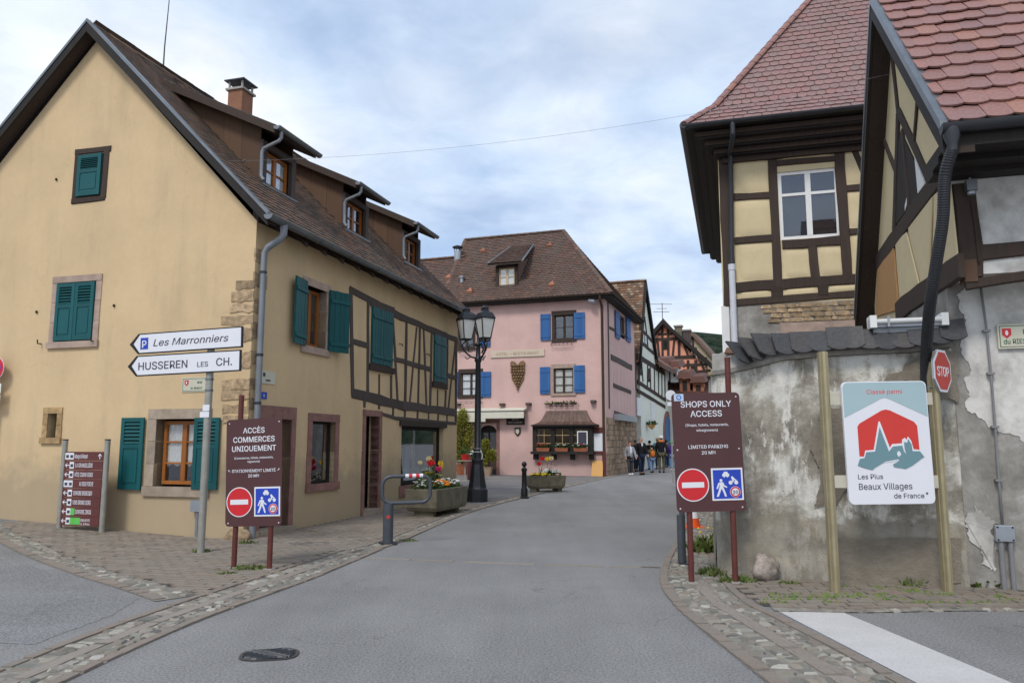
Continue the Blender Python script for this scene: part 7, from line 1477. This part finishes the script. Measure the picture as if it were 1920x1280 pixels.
for r0, z0, r1, z1, mt in ((.125, .03, .10, .18, 'cone_orange'), (.10, .18, .08, .31, 'sign_white'), (.08, .31, .03, .58, 'cone_orange')): m = MB(); m.lathe([(r0, z0), (r1, z1)], 18); m.build('band', mt, TCn, 'auto')
# ---------------------------------------------------------------- planters and flowers
def planter(c, rz, L, W, H, label, mat, taper=.10, z0=.13):
    t_ = thing('stone_planter', label, 'planter', c, rz, 'stone planters along the street'); m = MB()
    def rect(k, z): return [(-L/2*k, -W/2*k, z), (L/2*k, -W/2*k, z), (L/2*k, W/2*k, z), (-L/2*k, W/2*k, z)]
    wl_ = .07; ki = 1-2*wl_/W; kx = 1-2*wl_/L
    inn = lambda z: [(-L/2*kx, -W/2*ki, z), (L/2*kx, -W/2*ki, z), (L/2*kx, W/2*ki, z), (-L/2*kx, W/2*ki, z)]
    v = rect(1-taper, z0)+rect(1-taper*.35, z0+.08)+rect(1, z0+H)+inn(z0+H)+inn(z0+H-.10); f = [(3, 2, 1, 0)]
    for j in range(4): f += [(4*j+k, 4*j+(k+1) % 4, 4*(j+1)+(k+1) % 4, 4*(j+1)+k) for k in range(4)]
    m.add(v, f); m.build('trough', mat, t_, False, .015)
    m = MB(); m.poly(inn(z0+H-.06)); m.build('soil', 'soil', t_)
    for x in (-L*.36, L*.36): m = MB(); m.box(x-.07, x+.07, -W*.3, W*.3, -.01, z0+.01); m.build('foot', 'concrete_moss', t_)
    return t_, z0+H-.06
p1 = LF.world(4.2, -1.2); pa, pb_, pc_ = ground(806, 972), ground(757, 952), ground(872, 956)
ctr = Vector(((-1.98), 17.05, 0)); prz = LF.rz-R(4)
PL1, zs1 = planter(Vector((-1.62, 17.0, 0)), prz, 1.65, .74, .46, 'mossy concrete planter full of spring flowers by the yellow house', 'concrete_moss')
PL2, zs2 = planter(ground(1024, 922)+Vector((.0, .1, .012)), R(28), 1.15, .62, .40, 'low concrete planter with tulips in front of the pink hotel', 'concrete_moss', .16, .10)
def tulip(parent_t, x, y, zb, h, mat, label, grp, lean=0, sz=1):
    M_ = parent_t.matrix_world if False else Matrix.Translation(parent_t.location) @ Matrix.Rotation(parent_t.rotation_euler.z, 4, 'Z'); p = M_ @ Vector((x, y, zb)); t_ = thing('tulip', label, 'flower', p, U(0, 6), grp); m = MB(); m.tube([(0, 0, -.04), (lean*.3, 0, h*.5), (lean, 0, h)], .006, 5); m.build('stem', 'leaf_green', t_)
    for k in range(3): a = k*2.1; m = MB(); d = Vector((math.cos(a), math.sin(a), 0)); s_ = Vector((-d.y, d.x, 0))*.018*sz; m.add([-s_*.6, s_*.6, d*.05+s_+Vector((0, 0, h*.35)), d*.10+Vector((0, 0, h*.62)), d*.05-s_+Vector((0, 0, h*.35))], [(0, 1, 2, 3, 4)]); m.build('leaf', 'leaf_green', t_)
    m = MB(); r = .042*sz
    for k in range(6): a = k*1.047; d = Vector((math.cos(a), math.sin(a), 0)); s_ = Vector((-d.y, d.x, 0))*r*.75; o = Vector((lean, 0, h)); m.add([o, o+d*r*.9+s_+Vector((0, 0, r*.9)), o+d*r*.75+Vector((0, 0, r*2.1)), o+d*r*.9-s_+Vector((0, 0, r*.9))], [(0, 1, 2, 3)])
    m.build('bloom', mat, t_)
def bedclump(parent_t, x, y, zb, r, h, label, blooms, nb, seed, lm='leaf_green', bs=.028, n=110, leaf=.06):
    M_ = Matrix.Translation(parent_t.location) @ Matrix.Rotation(parent_t.rotation_euler.z, 4, 'Z'); p = M_ @ Vector((x, y, zb)); t_ = thing('flower_clump', label, 'flowers', p, 0, 'flowers in the planters'); clump('foliage', n, r, h, lm, t_, blooms, leaf, .6, seed, nb, bs)
# local x of the near planter runs up the street, y to the left
bedclump(PL1, -.58, .10, zs1, .22, .24, 'small white flowers at the near end of the mossy planter', ('petal_white',), 34, 1, bs=.022)
bedclump(PL1, -.42, -.14, zs1, .20, .22, 'white daisy clump over the front edge of the mossy planter', ('petal_white',), 26, 2, bs=.022)
bedclump(PL1, -.16, -.16, zs1, .17, .20, 'bright orange pansies in the mossy planter', ('petal_orange',), 16, 3, bs=.062)
bedclump(PL1, .18, -.10, zs1, .20, .24, 'white pansies right of the orange ones in the mossy planter', ('petal_white',), 16, 4, bs=.05)
bedclump(PL1, .55, -.08, zs1, .22, .20, 'white flowers at the far end of the mossy planter', ('petal_white',), 20, 5, bs=.04)
bedclump(PL1, .1, .16, zs1, .24, .34, 'leafy green clump at the back of the mossy planter', ('petal_cream',), 6, 6, bs=.045)
for k, (x, y, h, mt, nm, s) in enumerate(((-.22, .06, .50, 'petal_red', 'big red and yellow tulip in the mossy planter', 2.0), (-.26, .10, .62, 'petal_cream', 'tall cream tulip behind the big red one', 1.3), (.02, -.02, .38, 'petal_pink', 'pink tulip above the orange pansies', 1.6), (.30, .10, .50, 'petal_yellow', 'yellow tulip at the middle of the mossy planter', 1.4), (-.55, .12, .55, 'petal_cream', 'small cream tulip at the near end of the mossy planter', 1.1), (.45, .14, .44, 'petal_yellow', 'small yellow tulip towards the lamp end of the mossy planter', 1.0))): tulip(PL1, x, y, zs1, h, mt, nm, 'tulips in the near planter', U(-.04, .04), s)
bedclump(PL2, -.40, -.10, zs2, .17, .13, 'yellow pansies on the left end of the low planter', ('petal_yellow',), 16, 11, bs=.06)
bedclump(PL2, -.14, -.17, zs2, .14, .12, 'yellow pansies at the front of the low planter', ('petal_yellow',), 14, 12, bs=.06)
bedclump(PL2, .05, .02, zs2, .2, .26, 'white pansies in the middle of the low planter', ('petal_white',), 16, 13, bs=.055)
bedclump(PL2, .34, 0, zs2, .2, .22, 'green and white flowers on the right end of the low planter', ('petal_white',), 8, 14, bs=.05)
for k, (x, y, h, mt, nm) in enumerate(((-.12, .06, .52, 'petal_red', 'taller red tulip in the low planter'), (-.26, 0, .36, 'petal_red', 'shorter red tulip in the low planter'), (.22, .06, .52, 'petal_cream', 'cream tulip in the low planter'), (.1, .1, .50, 'petal_yellow', 'small yellow tulip in the low planter'))): tulip(PL2, x, y, zs2, h, mt, nm, 'tulips in the far planter', U(-.03, .03), 1.7)
# potted shrubs by the hotel door
def shrub(c, r, h, label, potmat, pr, ph, n, seed, shape='cone', lm='leaf_gold', leaf=.075):
    t_ = thing('potted_shrub', label, 'potted plant', c, U(0, 3), 'golden shrubs by the hotel door'); m = MB(); m.lathe([(pr*.8, 0), (pr, ph*.9), (pr*1.06, ph*.92), (pr*1.06, ph)], 6); m.build('pot', potmat, t_); m = MB(); m.tube([(0, 0, ph-.05), (0, 0, ph+h*.7)], [.03, .012], 6); m.build('stem', 'timber_dark', t_)
    rg = random.Random(seed); m = MB(); cl_ = [(rg.uniform(0, 6.28), rg.random(), rg.uniform(.10, .22)) for _ in range(26 if h < 2 else 90)]
    for _ in range(n):
        a, f, cr_ = rg.choice(cl_); prof = (1-f)**.55*min(1, (f+.12)*5) if shape == 'cone' else math.sin(math.pi*(f*.8+.15))
        rr = r*prof*rg.uniform(.55, 1.0); c_ = Vector((rr*math.cos(a), rr*math.sin(a), ph+.02+h*f))+Vector((rg.gauss(0, 1), rg.gauss(0, 1), rg.gauss(0, 1)))*cr_*r*(.7 if h < 2 else 1.3)
        if c_.z < ph: continue
        d = Vector((c_.x*1.2+rg.gauss(0, .2), c_.y*1.2+rg.gauss(0, .2), rg.uniform(.1, .9))).normalized(); s_ = d.cross(Vector((rg.gauss(0, 1), rg.gauss(0, 1), rg.gauss(0, 1)))).normalized()*leaf*.36; L = leaf*rg.uniform(.6, 1.3)
        m.add([c_-s_*.3, c_+s_*.3, c_+d*L*.5+s_, c_+d*L, c_+d*L*.5-s_], [(0, 1, 2, 3, 4)])
    m.build('foliage', lm, t_); return t_
def atp(x, y): return ground(x, y)+Vector((0, 0, .012))
shrub(atp(939, 887), .46, 1.15, 'cone-shaped golden shrub in a beige pot right of the hotel door', 'pot_beige', .34, .42, 4200, 1)
shrub(atp(911, 892), .42, 1.15, 'loose golden shrub in a pot in front of the hotel door', 'pot_beige', .32, .40, 5600, 2, 'round', leaf=.085)
shrub(atp(866, 890), .48, 2.5, 'tall yellow-green shrub beside the corner of the yellow house', 'terracotta', .3, .5, 6000, 3, 'round', leaf=.09)
# small plant stand behind the lamp
ts = atp(872, 902); PSn = thing('plant_stand', 'low round stand with red flower pots left of the street lamp', 'plant stand', ts); m = MB(); m.lathe([(.24, 0), (.24, .02), (.03, .04), (.03, .78), (.30, .80), (.30, .83)], 16); m.build('stand', 'concrete', PSn, 'auto')
fp = thing('flower_pot', 'white flowers in a red pot behind the street lamp', 'potted plant', atp(886, 900)+Vector((0, 0, 0))); m = MB(); m.lathe([(.22, 0), (.28, .8), (.30, .82), (.30, .9)], 10); m.build('pot', 'post_brown', fp); o = clump('foliage', 90, .3, .3, 'leaf_green', fp, ('petal_white',), .10, .5, 33, 16, .08); o.location = (0, 0, .88)
fp = thing('flower_pot', 'dark red pot with green plant standing on the round stand', 'potted plant', ts+Vector((0, 0, .83))); m = MB(); m.lathe([(.12, 0), (.18, .2), (.19, .24)], 10); m.build('pot', 'cloth_red', fp); o = clump('foliage', 90, .2, .3, 'leaf_green', fp, (), .10, .6, 34); o.location = (0, 0, .2)
# ---------------------------------------------------------------- weeds along the walls
def weed(px, r, h, n, label, seed, lm='grass_green', blade=.10, flower=None):
    p = ground(*px); t_ = thing('weed_tuft', label, 'weed', p, 0, 'weeds in the paving'); rg = random.Random(seed); m = MB()
    for _ in range(n):
        a = rg.uniform(0, 6.283); rr = r*math.sqrt(rg.random()); c_ = Vector((rr*math.cos(a)*1.5, rr*math.sin(a), 0)); L = h*rg.uniform(.4, 1.1)*(1-.4*rr/r); d = Vector((rg.gauss(0, .4), rg.gauss(0, .4), 1)).normalized(); s_ = Vector((math.cos(a*3), math.sin(a*3), 0))*blade*.11
        m.add([c_-s_, c_+s_, c_+d*L*.6+s_*.8+Vector((0, 0, 0)), c_+d*L+Vector((d.x, d.y, -.2))*L*.25, c_+d*L*.6-s_*.8], [(0, 1, 2, 3, 4)])
    m.build('blades', lm, t_)
    if flower: m = MB(); [m.ball((rg.uniform(-r, r), rg.uniform(-r, r), h*rg.uniform(.6, 1)), .016, 6, 4) for _ in range(7)]; m.build('blossoms', flower, t_)
for k, a in enumerate([((470, 1068), .17, .10, 220, 'grass tuft between the posts of the French access sign'), ((424, 1078), .09, .07, 90, 'small grass patch left of the French access sign posts'), ((410, 1072), .08, .06, 50, 'yellowed moss beside the French access sign'), ((377, 1036), .10, .10, 90, 'weeds round the foot of the direction pole'), ((340, 1000), .14, .16, 110, 'leafy weed at the foot of the yellow gable'), ((205, 985), .16, .20, 130, 'dandelion bush beside the stacked name boards'), ((463, 1020), .10, .12, 80, 'weed at the corner of the yellow house'), ((585, 998), .12, .05, 70, 'low grass below the small shop window'), ((175, 1003), .12, .05, 70, 'flat grass patch before the stacked name boards'), ((762, 1014), .12, .05, 80, 'grass tuft right of the hoop barrier'), ((1345, 1078), .16, .16, 220, 'thick grass tuft left of the right sign post'), ((1385, 1092), .14, .13, 180, 'grass tuft before the boulder'), ((1332, 1035), .20, .36, 200, 'tall leafy weed with yellow flowers at the wall corner'), ((1840, 1100), .15, .20, 150, 'dandelion leaves below the junction box'), ((1715, 1100), .10, .18, 70, 'thin weed at the wall foot under the village sign'), ((1480, 1096), .08, .08, 60, 'tiny weed between the boulder and the left sign post')]):
    weed(*a, seed=k, blade=.10 if k not in (4, 5, 12, 13) else .28, flower='petal_yellow' if k == 12 else None, lm='moss_yellow' if k == 2 else 'grass_green')
m = MB(); rg = random.Random(3)                 # moss growing in the joints of the right pavement
for _ in range(900):
    x = rg.uniform(2.4, 5.0); j = rg.randrange(0, 7); y = 7.62+.0675+j*.135+rg.gauss(0, .012)
    if mnoise.noise(Vector((x*2.2, y*2.2, 4))) < .05 or not in_right(x, y): continue
    a = rg.uniform(0, 3.14); s_ = rg.uniform(.008, .02); m.add([(x-s_, y-s_*.4, .016), (x+s_, y-s_*.4, .016), (x+s_*.5, y+s_*.4, .035), (x-s_*.5, y+s_*.4, .035)], [(0, 1, 2, 3)])
stuff(m.build('joint_moss', 'grass_green')); o = bpy.data.objects['joint_moss']; tag(o, 'green moss growing in the joints of the right pavement', 'moss')
# ---------------------------------------------------------------- overhead wire
A_ = LF.world(*[*LF.onb(432, 302, .2)][:1], .2, LF.onb(432, 302, .2)[1]); B_ = NF.world(NF.onb(1673, 138, .02)[0], .02, NF.onb(1673, 138, .02)[1])
pts = [A_.lerp(B_, k/40)+Vector((0, 0, -.28*4*(k/40)*(1-k/40))) for k in range(41)]
ww_ = thing('overhead_wire', 'thin wire strung across the street between the two houses', 'wire', A_); m = MB(); m.tube([p-A_ for p in pts], .0020, 5); m.build('strand', 'cable', ww_)
for k in (1,): m = MB(); m.ball(pts[k]-A_, .02, 6, 4); m.build('insulator', 'zinc_dark', ww_)
rs_ = thing('round_road_sign', 'pale round sign seen just left of the right access sign', 'sign', ground(1262, 905), R(-12)); dd_ = rs_.location.y; zt = EYE+(829-741)/FPX*dd_
m = MB(); m.tube([(0, .03, 0), (0, .03, zt+.2)], .03, 8); m.build('post', 'metal_post', rs_); m = MB(); disc(m, 0, zt, 9.5/FPX*dd_, -.004, .004); m.build('disc', 'sign_white', rs_); m = MB(); m.box(-.14, .14, -.004, .004, zt-.42, zt-.26); m.build('supplementary_plate', 'sign_white', rs_)
# ---------------------------------------------------------------- people walking up the street
def skinned(name, verts, edges, radii, mat, parent, root=0, sub=2):
    me = bpy.data.meshes.new(name); me.from_pydata([tuple(v) for v in verts], edges, []); ob = bpy.data.objects.new(name, me); COL.objects.link(ob)
    md = ob.modifiers.new('skin', 'SKIN'); md.use_smooth_shade = True
    for i, r in enumerate(radii): sv = me.skin_vertices[0].data[i]; sv.radius = r if isinstance(r, tuple) else (r, r); sv.use_root = (i == root)
    sd_ = ob.modifiers.new('sub', 'SUBSURF'); sd_.levels = sub; sd_.render_levels = sub
    dg = bpy.context.evaluated_depsgraph_get(); m2 = bpy.data.meshes.new_from_object(ob.evaluated_get(dg)); bpy.data.objects.remove(ob); m2.name = name
    m2.materials.clear(); m2.materials.append(MAT[mat]); m2.shade_smooth(); o = bpy.data.objects.new(name, m2); COL.objects.link(o); o.parent = parent; return o
def person(px, h, facing, label, top='cloth_black', trousers='cloth_darkgrey', shoes='leather', hair='hair_brown', stride=.16, coat=False, arm=.25, extra=None, longhair=False, ypos=None):
    p = ground(*px); t_ = thing('person', label, 'person', p, facing, 'people walking in the street'); k = h/1.75
    st = stride; ax = .14
    # x = to the side, y = forwards (-y is the back)
    V = [(0, 0, .95), (0, .01, 1.12), (0, .0, 1.32), (0, 0, 1.47), (0, .01, 1.53), (0, .025, 1.63), (0, .015, 1.73),
         (.10, 0, .90), (.10, st*.55, .50), (.10, st*.35, .10), (.10, st*.35+.13, .04), (-.10, 0, .90), (-.10, -st*.25, .50), (-.10, -st*.9, .12), (-.10, -st*.9+.13, .05),
         (.19, 0, 1.42), (.245, -arm*.25, 1.15), (.25, -arm*.1+.06, .92), (.25, -arm*.05+.09, .82), (-.19, 0, 1.42), (-.245, arm*.3, 1.15), (-.25, arm*.6+.04, .93), (-.25, arm*.7+.06, .83)]
    Rr = [(.15, .11), (.145, .105), (.165, .115), (.09, .075), .055, (.082, .098), (.06, .075), (.088, .09), .06, .042, (.038, .03), (.088, .09), .06, .042, (.038, .03), .062, .048, .038, (.026, .034), .062, .048, .038, (.026, .034)]
    E_ = [(0, 1), (1, 2), (2, 3), (3, 4), (4, 5), (5, 6), (0, 7), (7, 8), (8, 9), (9, 10), (0, 11), (11, 12), (12, 13), (13, 14), (2, 15), (15, 16), (16, 17), (17, 18), (2, 19), (19, 20), (20, 21), (21, 22)]
    S_ = lambda L: [Vector(v)*k for v in L]; rs = lambda L, g: [tuple((x+g)*k for x in (r if isinstance(r, tuple) else (r, r))) for r in L]
    skinned('body', S_(V), E_, rs(Rr, 0), 'skin', t_)
    ti = [0, 1, 2, 3, 15, 16, 17, 19, 20, 21]; mp = {a: b for b, a in enumerate(ti)}; tv = [V[i] for i in ti]; te = [(mp[a], mp[b]) for a, b in E_ if a in mp and b in mp]
    tv[3] = (0, 0, 1.46); tr = rs([Rr[i] for i in ti], .028); b0_ = len(tv)
    tv.append((0, 0, .62 if coat else .84)); te.append((0, b0_)); tr.append(((.20 if coat else .185)*k, (.15 if coat else .14)*k))
    skinned('coat' if coat else 'jacket', S_(tv), te, tr, top, t_)
    li = [0, 7, 8, 9, 11, 12, 13]; mp = {a: b for b, a in enumerate(li)}; skinned('trousers', S_([V[i] for i in li]), [(mp[a], mp[b]) for a, b in E_ if a in mp and b in mp], rs([Rr[i] for i in li], .020), trousers, t_)
    for i in (9, 13): a, b = Vector(V[i])*k, Vector(V[i+1])*k; m = MB(); m.ball(((a.x+b.x)/2, (a.y+b.y)/2+.02, max(.055, b.z+.01)), (.055*k, .15*k, .055*k), 10, 6); m.build('shoe', shoes, t_, True)
    m = MB(); m.ball((0, -.005*k, 1.685*k), (.095*k, .115*k, .095*k), 12, 8); m.v = [(x, min(y, .075*k) if z < 1.70*k else y, max(z, (1.60 if y < .03*k else 1.68)*k)) for x, y, z in m.v]; m.build('hair', hair, t_, True)
    if longhair: m = MB(); m.ball((0, -.06*k, 1.55*k), (.10*k, .07*k, .17*k), 10, 8); m.build('long_hair', hair, t_, True)
    m = MB(); m.ball((0, .118*k, 1.625*k), (.014*k, .022*k, .022*k), 6, 4); m.build('nose', 'skin', t_, True)
    for s in (-1, 1): m = MB(); m.ball((s*.033*k, .108*k, 1.65*k), .010*k, 6, 4); m.build('eye', 'hair_dark', t_, True); m = MB(); m.ball((s*.085*k, .01*k, 1.63*k), (.012*k, .025*k, .033*k), 6, 4); m.build('ear', 'skin', t_, True)
    m = MB(); m.box(-.022*k, .022*k, .105*k, .114*k, 1.578*k, 1.587*k); m.build('mouth', 'petal_pink', t_)
    if extra: extra(t_, k)
    return t_
FC = R(180)+R(-10)*-1                            # facing the camera
def shirt(t_, k): m = MB(); m.ball((0, .09*k, 1.28*k), (.07*k, .075*k, .22*k), 10, 8); m.build('shirt', 'cloth_white', t_, True)
def bagshirt(t_, k): shirt(t_, k); m = MB(); m.ball((.14*k, .16*k, .93*k), (.12*k, .06*k, .09*k), 10, 8); m.build('shoulder_bag', 'leather', t_, True)
def collar(t_, k): m = MB(); m.ball((0, .085*k, 1.40*k), (.045*k, .06*k, .10*k), 10, 8); m.build('shirt', 'cloth_white', t_, True)
def hat(c): 
    def f(t_, k): m = MB(); m.ball((0, 0, 1.70*k), (.112*k, .125*k, .10*k), 12, 8); m.build('hat', c, t_, True)
    return f
def scarfpack(t_, k):
    m = MB(); m.ball((0, 0, 1.70*k), (.112*k, .125*k, .10*k), 12, 8); m.build('hat', 'cloth_white', t_, True)
    m = MB(); m.ball((0, 0, 1.50*k), (.17*k, .13*k, .07*k), 12, 8); m.build('scarf', 'cloth_orange', t_, True); m = MB(); m.ball((.20*k, .02, 1.15*k), (.11*k, .12*k, .20*k), 12, 8); m.build('backpack', 'cloth_grey', t_, True)
def pack(t_, k): m = MB(); m.ball((0, -.17*k, 1.2*k), (.16*k, .11*k, .22*k), 12, 8); m.build('backpack', 'cloth_orange', t_, True)
person((1182, 891), 1.60, FC+.15, 'woman in a pale grey jacket and white shirt carrying a dark shoulder bag', 'cloth_grey', 'cloth_darkgrey', 'cloth_white', 'hair_brown', .10, extra=bagshirt)
person((1203, 890), 1.80, FC+.2, 'man in a long black coat with white shirt collar', 'cloth_black', 'cloth_navy', 'leather', 'hair_grey', .10, True, extra=collar)
person((1193, 884), 1.66, FC, 'person in dark clothes half hidden behind the grey-jacketed woman', 'cloth_black', 'cloth_navy', 'leather', 'hair_dark', .22)
person((1223, 886), 1.42, .2, 'child in a camouflage jacket and pale jeans seen from behind', 'cloth_camouflage', 'cloth_jeans', 'leather', 'hair_dark', .18, extra=pack)
person((1219, 880), 1.66, .1, 'person with dark hair and dark top behind the camouflage jacket', 'cloth_black', 'cloth_jeans', 'leather', 'hair_dark', .2)
person((1241, 886), 1.88, -.1, 'tall walker in black with white cap and orange scarf seen from behind', 'cloth_black', 'cloth_olive', 'leather', 'hair_dark', .06, extra=scarfpack)
person((1234, 879), 1.80, 0, 'walker in teal jacket and tan hat beside the tall one in black', 'cloth_teal', 'cloth_navy', 'leather', 'hair_brown', .18, extra=hat('cloth_tan'))
person((1213, 877), .85, FC, 'small child in a red outfit between the walkers', 'cloth_red', 'cloth_red', 'cloth_white', 'hair_brown', .10)
person((1261, 882), 1.62, 0, 'person in purple jacket partly hidden by the right access sign', 'cloth_purple', 'cloth_jeans', 'cloth_white', 'hair_dark', .12, extra=hat('sign_lime'))
person((1250, 876), 1.70, .1, 'person in dark olive jacket walking far behind the others', 'cloth_olive', 'cloth_navy', 'leather', 'hair_dark', .16)
